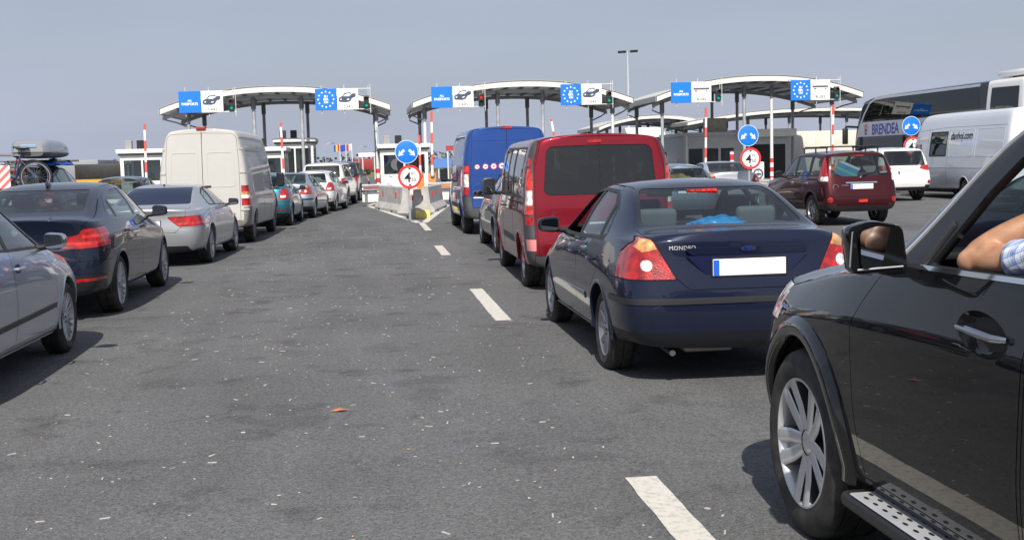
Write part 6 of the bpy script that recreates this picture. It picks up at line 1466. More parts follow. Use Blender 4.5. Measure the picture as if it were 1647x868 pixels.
# islands
KERB = mat('kerb_concrete', (.38, .37, .35), .85, noise=.2, bump=.2)
for xc in (-10.8, -4.4, 1.72, 8.0, 14.3, 20.7):
    m = MB(); y0 = 46.3 if xc == 1.72 else 47.; m.prism([(xc - 1.15, 75), (xc - 1.15, y0), (xc - .9, y0 - .4), (xc + .9, y0 - .4), (xc + 1.15, y0), (xc + 1.15, 75)], 0, .15, 'Z'); tag(m.obj('pavement', KERB, None), kind='structure')
def booth(label, x, y, w, d, h, win=True, units=2, dark=False):
    r = thing('booth', label, 'booth', (x, y, .15), 0, 'white checkpoint booths'); hw = w / 2; t = .08
    # walls framed round real openings on the front and both sides
    m = MB(); m.box(-hw, -hw + .16, 0, t, 0, h); m.box(hw - .16, hw, 0, t, 0, h); m.box(-hw + .16, hw - .16, 0, t, 0, 1.0); m.box(-hw + .16, hw - .16, 0, t, h - .32, h)
    m.box(-.04, .04, 0, t, 1.0, h - .32); m.box(-hw, hw, d - t, d, 0, h)
    for s in (-1, 1):
        a = s * hw; b = s * (hw - t); a, b = min(a, b), max(a, b)
        m.box(a, b, t, d - t, 0, 1.0); m.box(a, b, t, d - t, h - .32, h); m.box(a, b, t, .5, 1.0, h - .32); m.box(a, b, d - .5, d - t, 1.0, h - .32); m.box(a, b, d * .5 - .05, d * .5 + .05, 1.0, h - .32)
    m.obj('wall', WHITE, r, smooth=0)
    for a, b in ((-hw + .16, -.04), (.04, hw - .16)):
        m = MB(); m.box(a, b, .03, .04, 1.0, h - .32); m.obj('window', GLB, r)
    for s in (-1, 1):
        m = MB(); m.box(s * (hw - .045), s * (hw - .035), .5, d - .5, 1.0, h - .32); m.obj('window', GLB, r)
    m = MB(); m.box(-hw - .14, hw + .14, -.22, d + .2, h, h + .2, .03, 2); m.obj('roof', WHITE, r)
    m = MB(); m.box(-hw - .08, hw + .08, -.02, d, h - .09, h + .002); m.obj('soffit', DSTEEL, r)
    m = MB(); m.box(-hw + .1, hw - .1, .5, 1.1, .8, .86); m.obj('counter', mat('counter_grey', (.2, .2, .2), .6), r)
    m = MB(); m.box(.0, .45, .45, .5, 1.0, 1.36, .02); m.obj('monitor', BLK, r)
    m = MB(); m.box(-hw + .12, hw - .12, -.006, 0, .25, .27); m.obj('skirting', DSTEEL, r)
    m = MB(); m.tube([(-hw + .40, -.02, .9), (-hw + .56, -.02, .9)], .012, 6); m.obj('door_handle', DSTEEL, r)
    for k in range(units):
        q = -hw + .35 + k * .55 if units > 1 else 0
        m = MB(); m.box(q - .16, q + .16, .3, .62, h + .2, h + .62, .02); u = m.obj('cooling_unit', mat('unit_grey', (.28, .28, .27), .5) if k % 2 == 0 else BLK, r)
    return r
booth('white booth at the far left behind the silver coupe', -10.55, 57., 2.0, 3.2, 2.3)
booth('white booth just right of the tall white van', -4.9, 57., 1.9, 3.0, 2.25)
booth('second white booth with taller roof behind the one beside the white van', -3.7, 61.5, 1.9, 3.4, 2.75)
booth('white booth behind the concrete barriers and the keep sides sign', 1.78, 57., 2.3, 3.2, 2.25)
booth('white booth mostly hidden behind the red van', 8.2, 57., 2.2, 3.2, 2.25)
def kiosk_building():
    r = thing('control_building', 'grey clad control building with white fascia behind the right signs', 'building', (17.6, 64., .0))
    gl = mat('grey_cladding', (.46, .48, .50), .45, metal=.0, noise=.1)
    m = MB(); m.box(0, 6.2, 0, 5, 0, 2.75); m.obj('wall', gl, r, smooth=0)
    for a, b in ((.3, 1.1), (1.25, 2.0), (2.15, 2.9)):
        m = MB(); m.box(a, b, -.012, .03, .9, 2.05); m.obj('window', mat('building_window', (.05, .065, .075), .1, coat=1.), r)
    m = MB(); m.box(3.6, 5.9, -.02, .03, .3, 2.2); m.obj('doorway', mat('dark_opening', (.012, .012, .014), .6), r)
    m = MB(); m.box(-.1, 3.0, -.15, 5.1, 2.75, 2.95); m.obj('roof', gl, r); m = MB(); m.box(3.0, 6.4, -.5, 5.2, 2.62, 3.05, .02); m.obj('fascia', WHITE, r)
    m = MB(); m.box(1.6, 2.7, .6, 1.6, 2.95, 3.75, .03); m.obj('cooling_unit', mat('unit_beige', (.42, .40, .34), .6, noise=.15), r)
    for x in (.0, 3.3): m = MB(); m.tube([(x, -.6, .15), (x, -.6, 2.75)], .06, 8); m.obj('post', WHITE, r)
kiosk_building()
def boom(x, y, h, label, lean=0., cab=(.72, .24, .05)):
    r = thing('boom_barrier', label, 'boom barrier', (x, y, .15), 0, 'raised red and white booms')
    m = MB(); m.box(-.17, .17, -.15, .15, 0, 1.05, .03, 2); m.obj('cabinet', mat('boom_cabinet_orange', cab, .5), r)
    m = MB(); m.box(-.18, .18, -.16, .16, 1.05, 1.10, .01); m.obj('cabinet_lid', DSTEEL, r)
    m = MB(); m.box(-.05, .05, -.03, .03, 0, h - .9, .008); m.obj('boom_arm', RWB, r, loc=(0, -.20, .92), rot=(0, rad(lean), 0))
    m = MB(); m.lathe([(0, -.03), (.10, -.03), (.10, .03), (0, .03)], 'Y', 16); m.obj('hinge_disc', DSTEEL, r, loc=(0, -.19, .95))
boom(-9.9, 54.5, 3.55, 'raised red and white boom at the far left booth', 1)
boom(-3.8, 54.5, 3.5, 'raised red and white boom beside the tall white van', -1)
boom(2.42, 54.5, 2.75, 'short raised boom directly behind the blue keep sides disc', 0)
boom(2.86, 52.5, 3.75, 'raised striped boom with orange cabinet left of the blue van', 1)
boom(8.95, 54.5, 3.4, 'raised boom showing above the red van roof', -8)
boom(16.0, 54.5, 3.75, 'raised boom left of the right hand height limit sign', 1)
boom(22.3, 54.5, 3.75, 'raised boom above the maroon off-road car', 1)
# lane guide signs: blue keep-either-side disc over a round height limit
def guide_sign(x, y, label1, label2, zb, rb, post=True, seed=0):
    if True:
        p = thing('sign_post', 'grey post carrying ' + label1, 'sign post', (x, y, 0), 0, 'sign posts')
        m = MB(); m.tube([(0, 0, 0), (0, 0, zb + .25)], .032, 10); m.obj('tube', STEELG, p); m = MB(); m.box(-.14, .14, -.14, .14, 0, .03); m.obj('base_plate', DSTEEL, p)
    a = thing('keep_either_side_sign', label1, 'sign', (x - .04, y - .06, zb), 0, 'blue arrow discs')
    m = MB(); m.lathe([(0, -.004), (rb - .012, -.004), (rb, 0), (rb, .012), (0, .012)], 'Y', 40); m.obj('disc', SBLUE, a)
    m = MB(); m.lathe([(rb - .004, -.0055), (rb - .018, -.0055)], 'Y', 40); m.obj('rim_line', SWHITE, a, smooth=0)
    for s in (-1, 1):
        d = Vector((s * .70, -.71)); n = Vector((-d.y, d.x)); c0 = Vector((s * .065, .055)) * (rb / .32); L = .235 * rb / .32; w = .033 * rb / .32
        q = lambda t, u: tuple(c0 + d * t + n * u)
        m = MB(); m.prism([q(0, -w), q(L * .52, -w), q(L * .40, -w * 2.7), q(L, -w * 1.9 * 0), q(L * .40, w * 2.7), q(L * .52, w), q(0, w)], -.008, -.003, 'Y'); m.obj('arrow', SWHITE, a, smooth=0)
    b = thing('height_limit_sign', label2, 'sign', (x + .03, y - .06, zb - rb * 2 - .04), 0, 'round height limit signs')
    m = MB(); m.lathe([(0, -.004), (rb, -.004), (rb + .005, 0), (rb, .012), (0, .012)], 'Y', 40); m.obj('disc', SWHITE, b)
    m = MB(); m.lathe([(rb + .005, -.0065), (rb * .80, -.0065)], 'Y', 40); m.obj('red_ring', SRED, b, smooth=0)
    k = rb / .34
    for s in (-1, 1):
        m = MB(); m.prism([(-.055 * k, s * .26 * k), (.055 * k, s * .26 * k), (0, s * .20 * k)], -.0085, -.006, 'Y'); m.obj('triangle', SBLK, b, smooth=0)
    lettering('lettering', '4', -.065 * k, -.007, -.01, .27 * k, SBLK, b, bold=.006)
    lettering('lettering', 'm', .085 * k, -.007, .085 * k, .10 * k, SBLK, b); lettering('lettering', '.50', .095 * k, -.007, -.085 * k, .10 * k, SBLK, b)
    return a, b
guide_sign(1.16, 33.6, 'blue arrow disc above the concrete barriers on the left island', 'round 4 m 50 height limit sign above the left island barriers', 1.97, .335)
guide_sign(11.86, 35.5, 'blue arrow disc standing beyond the dark blue saloon roof', 'round 4 m 50 height limit sign left of the maroon off-road car', 2.23, .335)
guide_sign(20.45, 42.2, 'blue arrow disc in front of the coach name panel', 'round 4 m 50 height limit sign half hidden by the white off-road car', 2.56, .365)
m = MB(); m.lathe([(0, 0), (.17, 0), (.17, .012), (0, .012)], 'Y', 24); tag(m.obj('round_mirror', mat('dull_grey_disc', (.12, .13, .14), .5), None, loc=(.84, 33.9, 1.62)), 'small dark round disc beside the blue arrow sign on the left island', 'disc')
# concrete blocks
def jersey(x, y, l, rz, label, mt=CONC, ends=False):
    r = thing('concrete_barrier', label, 'barrier', (x, y, 0), rad(rz), 'concrete island barriers')
    pr = [(-.30, 0), (-.30, .10), (-.16, .30), (-.10, .84), (-.07, .87), (.07, .87), (.10, .84), (.16, .30), (.30, .10), (.30, 0)]
    bm_ = MB(); bm_.prism(pr, -l / 2, l / 2, 'Y'); bm_.obj('block', mt, r, smooth=0)
    for yy in (-l * .28, l * .28):
        for s in (-1, 1):
            m = MB(); m.box(s * .135 - .03, s * .135 + .03, yy - .05, yy + .05, .52, .68, .008); m.obj('reflector', mat('barrier_reflector', (.6, .03, .03), .3, coat=.5), r)
            m = MB(); m.box(s * .27 - .06, s * .27 + .06, yy - .08, yy + .08, .0, .07); m.obj('lifting_slot', BLK, r)
    return r
jersey(.86, 41.2, 4.6, 9, 'long grey concrete barrier on the left flank of the island nose')
jersey(2.22, 41.0, 4.6, -9, 'long grey concrete barrier on the right flank of the island nose')
jersey(1.45, 35.3, 1.1, 0, 'single concrete block with yellow foot at the tip of the island')
m = MB(); m.box(-.22, .22, -.02, .02, 0, .26, .01); tag(m.obj('yellow_foot_plate', YPAINT, None, loc=(1.58, 34.68, .0), rot=(rad(-10), 0, 0)), 'faded yellow plate leaning on the front concrete block', 'plate')
def rail(x, y, label, mt):
    r = thing('guard_rail', label, 'guard rail', (x, y, .15), 0, 'island guard rails')
    m = MB(); pr = [(-.02, .45), (.03, .50), (-.01, .58), (.03, .66), (-.02, .72), (-.03, .72), (-.03, .45)]
    vs = [(yy, q) for yy, q in pr]; m.prism([(-q, z) for q, z in pr], -.6, .6, 'X'); m.obj('beam', STEELG, r)
    for s in (-.45, .45): m = MB(); m.box(s - .05, s + .05, .03, .13, 0, .74); m.obj('post', DSTEEL, r)
    m = MB(); m.box(-.55, .55, -.045, -.035, .54, .62); m.obj('reflective_tape', mt, r)
    m = MB(); m.box(-.6, .6, .14, .5, 0, .40, .02); m.obj('plinth', WHITE, r)
rail(.35, 46.5, 'short steel guard rail at the left corner of the island', mat('tape_dull_red', (.35, .10, .10), .4)); rail(2.95, 46.5, 'short steel guard rail with orange tape at the right corner of the island', mat('tape_orange', (.75, .25, .06), .4))
for x, y in ((12.9, 40.5),):
    r = thing('marker_post', 'red and white banded post behind the maroon off-road car', 'post', (x, y, 0)); m = MB(); m.tube([(0, 0, 0), (0, 0, 1.75)], .075, 12); m.obj('tube', stripes('marker_bands', (.76, .75, .73), (.62, .04, .035), 2.4), r); m = MB(); m.lathe([(0, 1.79), (.06, 1.775), (.078, 1.75)], 'Z', 12); m.obj('cap', SRED, r)
r = thing('round_bollard_sign', 'small white sign with blue ring beside the height limit sign', 'sign', (12.42, 36.3, 0)); m = MB(); m.tube([(0, 0, 0), (0, 0, 1.15)], .03, 8); m.obj('post', STEELG, r); m = MB(); m.box(-.2, .2, -.02, .01, .85, 1.4, .02); m.obj('panel', SWHITE, r); m = MB(); m.lathe([(.17, -.028), (.12, -.028)], 'Y', 24, c=(0, 0, 1.02)); m.obj('blue_ring', PIC, r, smooth=0); m = MB(); m.box(-.1, .1, -.03, -.02, .98, 1.04); m.obj('bar', PIC, r)
# ------------------------------------------------------------------ far plaza, traffic and country beyond
def mast(x, y, h):
    r = thing('light_mast', 'very tall thin floodlight mast with a cross of lamps', 'light mast', (x, y, 0)); m = MB(); m.tube([(0, 0, 0), (0, 0, h)], [.22, .07], 10); m.obj('mast', mat('mast_pale', (.52, .55, .58), .5), r)
    m = MB(); m.tube([(-1.0, 0, h - .15), (1.0, 0, h + .02)], .05, 6); m.obj('crossarm', DSTEEL, r)
    for q in (-.95, -.45, .55, 1.0):
        m = MB(); m.box(q - .22, q + .22, -.3, .2, h - .22 + .05 * q, h + .05 + .05 * q, .04); m.obj('floodlight', BLK, r)
mast(31.7, 140, 14.5)
def lamp_post(x, y, h, label, arm=1.2):
    r = thing('street_lamp', label, 'street lamp', (x, y, 0), 0, 'distant street lamps'); m = MB(); m.tube([(0, 0, 0), (0, 0, h), (arm * .5, 0, h + .25), (arm, 0, h + .3)], [.09, .06, .05, .04], 8); m.obj('pole', STEELG, r); m = MB(); m.box(arm - .1, arm + .4, -.1, .1, h + .22, h + .34, .03); m.obj('lamp_head', DSTEEL, r)
def flag(x, y, h, cols, label):
    r = thing('flag', label, 'flag', (x, y, 0), 0, 'flags on white poles'); m = MB(); m.tube([(0, 0, 0), (0, 0, h)], [.06, .04], 8); m.obj('pole', WHITE, r)
    for i, cl in enumerate(cols):
        m = MB(); vs = []; N = 6; w = .62 / len(cols)
        for k in range(N + 1):
            u = i * w + w * k / N; z = -.1 * u - .05 * math.sin(u * 3); yv = .12 * math.sin(u * 5)
            vs += [(-u - .05, yv, h - .05 + z), (-u - .05, yv + .02, h - .8 + z)]
        m.add(vs, [(2 * k, 2 * k + 1, 2 * k + 3, 2 * k + 2) for k in range(N)]); m.obj('cloth', mat('flag_%s' % cl[0], cl[1], .8), r)
B_, Y_, R_, W_ = ('blue', (.02, .08, .45)), ('yellow', (.75, .55, .03)), ('red', (.6, .03, .03)), ('white', (.75, .75, .75))
flag(-3.05, 135, 4.1, (R_, Y_, B_), 'blue yellow red striped flag beyond the left lanes'); flag(-2.4, 137, 4.1, (B_,), 'plain blue flag beside the striped flag'); flag(-1.75, 139, 4.2, (W_, R_), 'white and red flag rightmost of the far flags')
def board(x, y, z, w, h, col, label, nm='roadside_board', stripe=None):
    r = thing(nm, label, 'sign board', (x, y, 0), 0, 'distant roadside boards'); m = MB(); m.box(-w / 2, w / 2, 0, .1, z - h / 2, z + h / 2, .01); m.obj('panel', mat('board_paint_%d' % round(x * 100), col, .5), r)
    m = MB(); m.tube([(-w * .3, .12, 0), (-w * .3, .12, z)], .06, 6); m.obj('leg', WHITE, r); m = MB(); m.tube([(w * .3, .12, 0), (w * .3, .12, z)], .06, 6); m.obj('leg', WHITE, r)
board(.15, 132, 2.75, 2.2, .45, (.78, .78, .77), 'long white board on legs in the field beyond the left lane')
board(8.35, 118, 3.1, .9, .5, (.4, .05, .05), 'dark red board on a pole left of the blue van')
board(9.4, 120, 2.2, 1.1, .9, (.8, .8, .8), 'bright white board beneath the dark red one'); board(8.2, 124, 1.6, 2.4, 1.0, (.10, .22, .55), 'pale blue board lowest beside the blue van'); board(11.0, 124, 2.2, 1.0, .9, (.55, .65, .8), 'grey blue board closest to the blue van')
for i, (x, y, h) in enumerate(((-6.2, 120, 3.8), (-5.2, 150, 4.2), (3.0, 152, 3.6), (-1.2, 170, 4.), (13.5, 150, 4.5))): lamp_post(x, y, h, ['slim lamp post just right of the second booth', 'distant lamp post behind the flags', 'distant lamp post over the long white board', 'lamp post farthest off beyond the flags', 'distant lamp post above the blue van'][i], .8)
def lorry(x, y, rz, label, box, cabm, L=9, H=3.6, z0=1.0, stripe=None, cab=True):
    r = thing('lorry', label, 'lorry', (x, y, 0), rad(rz), 'parked lorries'); m = MB(); m.box(-1.25, 1.25, -L, 0, z0, H, .04, 2); t = m.obj('cargo_box', box, r)
    for k in range(1, 6):
        for s in (-1, 1): m = MB(); m.box(s * 1.255 - .01, s * 1.255 + .01, -L * k / 6 - .03, -L * k / 6 + .03, z0 + .1, H - .1); m.obj('post_rib', box, t)
    m = MB(); m.box(-.5, .5, -L, 2.2 if cab else 0, z0 - .3, z0); m.obj('chassis', BLK, r)
    if stripe:
        for s in (-1, 1): m = MB(); m.box(s * 1.26 - .01, s * 1.26 + .01, -L, 0, z0, z0 + .32); m.obj('side_band', stripe, t)
        m = MB(); m.box(-1.25, 1.25, -L - .012, -L, z0, z0 + .32); m.obj('rear_band', stripe, t)
    if cab:
        m = MB(); m.prism([(.25, .6), (2.3, .6), (2.3, 1.7), (2.05, 3.0), (1.2, 3.5), (.3, 3.4)], -1.2, 1.2, 'X'); cb = m.obj('cab', cabm, r)
        m = MB(); m.prism([(2.29, 1.75), (2.07, 2.85), (2.10, 2.88), (2.325, 1.77)], -1.05, 1.05, 'X'); m.obj('windscreen', mat('cab_glass', (.02, .025, .03), .08, coat=1.), cb)
        for s in (-1, 1):
            m = MB(); m.prism([(1.1, 1.8), (2.1, 1.8), (1.95, 2.6), (1.1, 2.7)], s * 1.2 - .006, s * 1.2 + .006, 'X'); m.obj('side_window', mat('cab_glass', (.02, .025, .03), .08), cb)
            m = MB(); m.box(s * 1.42 - .1, s * 1.42 + .1, 2.05, 2.2, 1.9, 2.75, .03); m.tube([(s * 1.2, 2.0, 2.7), (s * 1.42, 2.12, 2.72)], .025, 6); m.obj('wing_mirror', BLK, cb)
    for yy in ([1.5] if cab else []) + [-L + 1.2, -L + 2.5]:
        for s in (-1, 1):
            t_ = MB(); t_.lathe([(.2, -.13), (.42, -.14), (.5, -.08), (.5, .08), (.42, .14), (.2, .13)], 'X', 20, c=(s * 1.08, yy, .5)); t_.lathe([(0, .05), (.22, .08)], 'X', 14, c=(s * 1.08, yy, .5)); t_.obj('wheel', TYRE, r)
dk = mat('black_trailer', (.018, .017, .016), .5, noise=.2); 
lorry(-13.1, 64.6, 0, 'black trailer with orange lower band at the far left', dk, BLK, 4.6, 2.02, .95, mat('orange_band', (.75, .33, .03), .5), cab=False)
def trailer_marks():
    gl = mat('gold_line', (.45, .28, .05), .5)
lorry(-16.0, 72, 0, 'grey box lorry body behind the people carrier roof box', mat('grey_box_panel', (.25, .26, .28), .5), BLK, 5, 2.3, .9, cab=False)
lorry(25.2, 70., 90, 'long cream box trailer behind the maroon off-road car', mat('cream_trailer_panel', (.60, .57, .50), .5, noise=.1, nscale=1), BLK, 6., 2.98, .5, cab=False)
lorry(17.2, 73, 180, 'white lorry facing the camera beyond the right booms', mat('white_box_panel', (.70, .70, .69), .5), mat('white_cab_paint', (.72, .71, .69), .35, coat=.6), 7, 2.9, .9)
lorry(-2.0, 200, 80, 'distant dark red container lorry left of the flags', mat('dark_red_container', (.28, .03, .035), .6), SRED, 4, 2.7, .8, cab=False)
lorry(1.0, 175, 80, 'distant grey green container lorry right of the flags', mat('slate_container', (.13, .15, .17), .6), BLK, 6, 3.0, .8, cab=False)
lorry(14.6, 66, 0, 'dark flatbed lorry in shade past the red van', mat('dark_flatbed', (.015, .016, .018), .5), BLK, 5, 1.9, .9, cab=False)
# country: bank, hedge line, far wood
def blob_bank(name, x0, x1, y0, y1, h, mt, seed, step=3.):
    rnd = random.Random(seed); m = MB(); nx = int((x1 - x0) / step); vs = []
    for i in range(nx + 1):
        x = x0 + step * i; hh = h * (.65 + .35 * math.sin(i * .31 + seed) * math.sin(i * .077)) + rnd.uniform(-.1, .1) * h
        vs += [(x, y0, -.03), (x, y0 + (y1 - y0) * .3, hh * .8), (x, y0 + (y1 - y0) * .6, hh), (x, y1, -.03)]
    m.add(vs, [(4 * i + k, 4 * i + k + 1, 4 * i + 5 + k, 4 * i + 4 + k) for i in range(nx) for k in range(3)]); return m.obj(name, mt, None, smooth=80)
tag(blob_bank('grass_bank', -260, 320, 152, 175, .9, mat('verge_grass', (.13, .125, .045), .95, noise=.4, nscale=.6, bump=.6, bscale=3), 1), kind='structure')
def treeline(name, x0, x1, y, h, mt, seed, n):
    rnd = random.Random(seed); m = MB()
    for i in range(n):
        x = rnd.uniform(x0, x1); yy = y + rnd.uniform(-8, 8); hh = h * rnd.uniform(.5, 1.05); w = hh * rnd.uniform(.5, 1.0)
        for k in range(22):
            a, e = rnd.uniform(0, 2 * PI), rnd.uniform(.05, 1); rr = rnd.random() ** .5; s = hh * .12 * rnd.uniform(.6, 1.4)
            c = Vector((x + w * .6 * rr * math.cos(a), yy + w * .6 * rr * math.sin(a), hh * e * .92)); u = Vector((rnd.gauss(0, 1), rnd.gauss(0, 1), rnd.gauss(0, 1))).normalized(); v = u.orthogonal().normalized(); t = u.cross(v)
            m.add([c + v * s, c + t * s * .8, c - v * s, c - t * s * .8], [(0, 1, 2, 3)])
    return tag(m.obj(name, mt, None, smooth=0, fix=False), kind='stuff')
fol = mat('hedge_foliage', (.055, .075, .03), .9, noise=.4, nscale=.3)
treeline('far_wood', -700, 900, 700, 9, mat('far_foliage', (.07, .085, .065), .95, noise=.3, nscale=.02), 3, 900)
treeline('scrub', -120, 160, 178, 1.1, fol, 5, 420)
# litter scattered on the lane: butts, seed husks, paper flecks
def litter():
    rnd = random.Random(11); wm = MB(); 
    spots = [(rnd.uniform(-2.4, 1.6), 2.6 + 30 * rnd.random() ** 1.3) for _ in range(950)]
    cl = [(rnd.uniform(-2, 1.4), rnd.uniform(4, 26)) for _ in range(16)]
    for cx_, cy_ in cl: spots += [(cx_ + rnd.gauss(0, .25), cy_ + rnd.gauss(0, .35)) for _ in range(8)]
    for x, y in spots:
        if not -2.5 < x < 1.75: continue
        kind = rnd.random(); a = rnd.uniform(0, PI); wm.mi = 0 if kind < .72 else (1 if kind < .9 else 2)
        if kind < .22: l, w, h = rnd.uniform(.010, .028), rnd.uniform(.004, .006), .004
        else: l, w, h = rnd.uniform(.003, .011), rnd.uniform(.003, .008), rnd.uniform(.0012, .004)
        ca, sa = math.cos(a), math.sin(a); P = [(x + ca * u * l - sa * v * w, y + sa * u * l + ca * v * w) for u, v in ((-1, -1), (1, -.8), (1, 1), (-.9, 1))]
        n0 = [(p[0], p[1], .0015) for p in P] + [(p[0], p[1], .0015 + h * rnd.uniform(.6, 1.5)) for p in P]
        wm.add(n0, [(4, 5, 6, 7), (0, 1, 5, 4), (1, 2, 6, 5), (2, 3, 7, 6), (3, 0, 4, 7)])
    o = wm.obj('litter', [mat('paper_fleck', (.42, .41, .385), .8), mat('filter_tan', (.50, .32, .16), .8), mat('husk_grey', (.28, .27, .25), .8)], None, smooth=0); tag(o, kind='stuff')
litter()
m = MB(); m.add([(-.06, 0, .004), (0, .02, .018), (.07, .004, .006), (.03, -.03, .014), (-.02, -.025, .004)], [(0, 1, 4), (1, 3, 4), (1, 2, 3)]); tag(m.obj('dry_leaf', mat('dry_leaf_rust', (.42, .15, .08), .8), None, smooth=0, fix=False, loc=(-.25, 7.75, .003)), 'rust brown dry leaf lying in the middle of the empty lane', 'leaf')
# ------------------------------------------------------------------ people
def skin_mesh(verts, edges, root=0, sub=2):
    """verts: (x, y, z, radius)"""
    me = bpy.data.meshes.new('skin_temp'); me.from_pydata([v[:3] for v in verts], edges, []); o = link('skin_temp', me)
    md = o.modifiers.new('k', 'SKIN'); md.use_smooth_shade = True
    for i, v in enumerate(verts): me.skin_vertices[0].data[i].radius = (v[3], v[3]); me.skin_vertices[0].data[i].use_root = (i == root)
    s = o.modifiers.new('s', 'SUBSURF'); s.levels = s.render_levels = sub
    dg = bpy.context.evaluated_depsgraph_get(); m2 = bpy.data.meshes.new_from_object(o.evaluated_get(dg)); bm = bmesh.new(); bm.from_mesh(m2)
    bpy.data.objects.remove(o); bpy.data.meshes.remove(me); bpy.data.meshes.remove(m2); return bm
def chain(P): return skin_mesh(P, [(i, i + 1) for i in range(len(P) - 1)])
def ball(c, r, sub=3):
    bm = bmesh.new(); bmesh.ops.create_icosphere(bm, subdivisions=sub, radius=1)
    for v in bm.verts: v.co = Vector((c[0] + v.co.x * r[0], c[1] + v.co.y * r[1], c[2] + v.co.z * r[2]))
    return bm
def fuse(name, bms, mt, parent, voxel=.006, smooth=4):
    mb = MB()
    for b in bms: mb.bm(b)
    o = mb.obj(name + '_temp', mt, None, smooth=0); md = o.modifiers.new('r', 'REMESH'); md.mode = 'VOXEL'; md.voxel_size = voxel
    s = o.modifiers.new('c', 'SMOOTH'); s.iterations = smooth; s.factor = .5
    dg = bpy.context.evaluated_depsgraph_get(); me = bpy.data.meshes.new_from_object(o.evaluated_get(dg)); bpy.data.objects.remove(o)
    me.name = name; me.polygons.foreach_set('use_smooth', [True] * len(me.polygons)); return link(name, me, parent)
def skin_mat():
    m, nt, b = _new('tanned_skin'); L = nt.links.new
    tc = nd(nt, 'ShaderNodeTexCoord'); n = nd(nt, 'ShaderNodeTexNoise'); n.inputs['Scale'].default_value = 18; n.inputs['Detail'].default_value = 8; L(tc.outputs['Object'], n.inputs['Vector'])
    r = nd(nt, 'ShaderNodeValToRGB'); r.color_ramp.elements[0].position = .3; r.color_ramp.elements[0].color = (.34, .165, .09, 1); r.color_ramp.elements[1].position = .72; r.color_ramp.elements[1].color = (.50, .28, .17, 1)
    L(n.outputs['Fac'], r.inputs[0]); L(r.outputs[0], b.inputs['Base Color']); b.inputs['Roughness'].default_value = .48; b.inputs['Subsurface Weight'].default_value = .25; b.inputs['Subsurface Radius'].default_value = (.02, .006, .003)
    n2 = nd(nt, 'ShaderNodeTexNoise'); n2.inputs['Scale'].default_value = 260; L(tc.outputs['Object'], n2.inputs['Vector']); bp = nd(nt, 'ShaderNodeBump'); bp.inputs['Strength'].default_value = .18; bp.inputs['Distance'].default_value = .002; L(n2.outputs['Fac'], bp.inputs['Height']); L(bp.outputs[0], b.inputs['Normal'])
    return m
def plaid():
    m, nt, b = _new('blue_plaid_cotton'); L = nt.links.new
    tc = nd(nt, 'ShaderNodeTexCoord'); mp = nd(nt, 'ShaderNodeMapping'); mp.inputs['Rotation'].default_value = (.35, .2, .5); L(tc.outputs['Object'], mp.inputs[0]); s = nd(nt, 'ShaderNodeSeparateXYZ'); L(mp.outputs[0], s.inputs[0])
    def band(ax, f, w):
        a = nd(nt, 'ShaderNodeMath', operation='MULTIPLY'); a.inputs[1].default_value = f; L(s.outputs[ax], a.inputs[0]); c = nd(nt, 'ShaderNodeMath', operation='FRACT'); L(a.outputs[0], c.inputs[0]); g = nd(nt, 'ShaderNodeMath', operation='LESS_THAN'); g.inputs[1].default_value = w; L(c.outputs[0], g.inputs[0]); return g.outputs[0]
    cur = None
    for ax, f, w, k in (('Y', 34, .42, .45), ('Z', 34, .42, .45), ('Y', 68, .16, .5), ('Z', 68, .16, .5)):
        t = nd(nt, 'ShaderNodeMath', operation='MULTIPLY'); t.inputs[1].default_value = k; L(band(ax, f, w), t.inputs[0])
        if cur is None: cur = t.outputs[0]
        else: ad = nd(nt, 'ShaderNodeMath', operation='ADD'); ad.use_clamp = True; L(cur, ad.inputs[0]); L(t.outputs[0], ad.inputs[1]); cur = ad.outputs[0]
    mx = nd(nt, 'ShaderNodeMix', data_type='RGBA'); mx.inputs['A'].default_value = (.72, .74, .78, 1); mx.inputs['B'].default_value = (.12, .22, .48, 1); L(cur, mx.inputs['Factor']); L(mx.outputs['Result'], b.inputs['Base Color']); b.inputs['Roughness'].default_value = .85
    n = nd(nt, 'ShaderNodeTexNoise'); n.inputs['Scale'].default_value = 30; L(tc.outputs['Object'], n.inputs['Vector']); bp = nd(nt, 'ShaderNodeBump'); bp.inputs['Strength'].default_value = .5; bp.inputs['Distance'].default_value = .01; L(n.outputs['Fac'], bp.inputs['Height']); L(bp.outputs[0], b.inputs['Normal'])
    return m
SKIN, PLAID = skin_mat(), plaid(); HAIR = mat('dark_brown_hair', (.02, .013, .009), .6, noise=.3, nscale=60, bump=.6, bscale=120); TROU = mat('blue_denim', (.05, .07, .12), .85, noise=.2)
def hand(w, d, up, s):
    """palm at wrist w pointing along d, back of the hand towards up; four curled fingers and a side thumb"""
    d = Vector(d).normalized(); up = Vector(up); up = (up - d * up.dot(d)).normalized(); sd = d.cross(up) * s; w = Vector(w); out = []
    P = lambda a, b, c: tuple(w + d * a + sd * b + up * c)
    out.append(chain([(*P(-.01, 0, 0), .026), (*P(.03, .0, 0), .030), (*P(.075, .012, 0), .026)])); out.append(chain([(*P(.02, -.018, 0), .022), (*P(.075, -.020, 0), .024)])); out.append(chain([(*P(.02, .022, 0), .020), (*P(.078, .026, 0), .02)]))
    for k, (o, l) in enumerate(((-.032, .070), (-.011, .080), (.010, .075), (.030, .058))):
        out.append(chain([(*P(.065, o, .002), .0105), (*P(.085 + l * .35, o * 1.1, -.002), .0095), (*P(.085 + l * .75, o * 1.12, -.022), .0085), (*P(.085 + l * .8, o * 1.1, -.045), .0075)]))
    out.append(chain([(*P(.015, -.025, -.005), .015), (*P(.045, -.052, -.015), .0125), (*P(.075, -.060, -.030), .0105), (*P(.092, -.052, -.045), .0085)])); return out
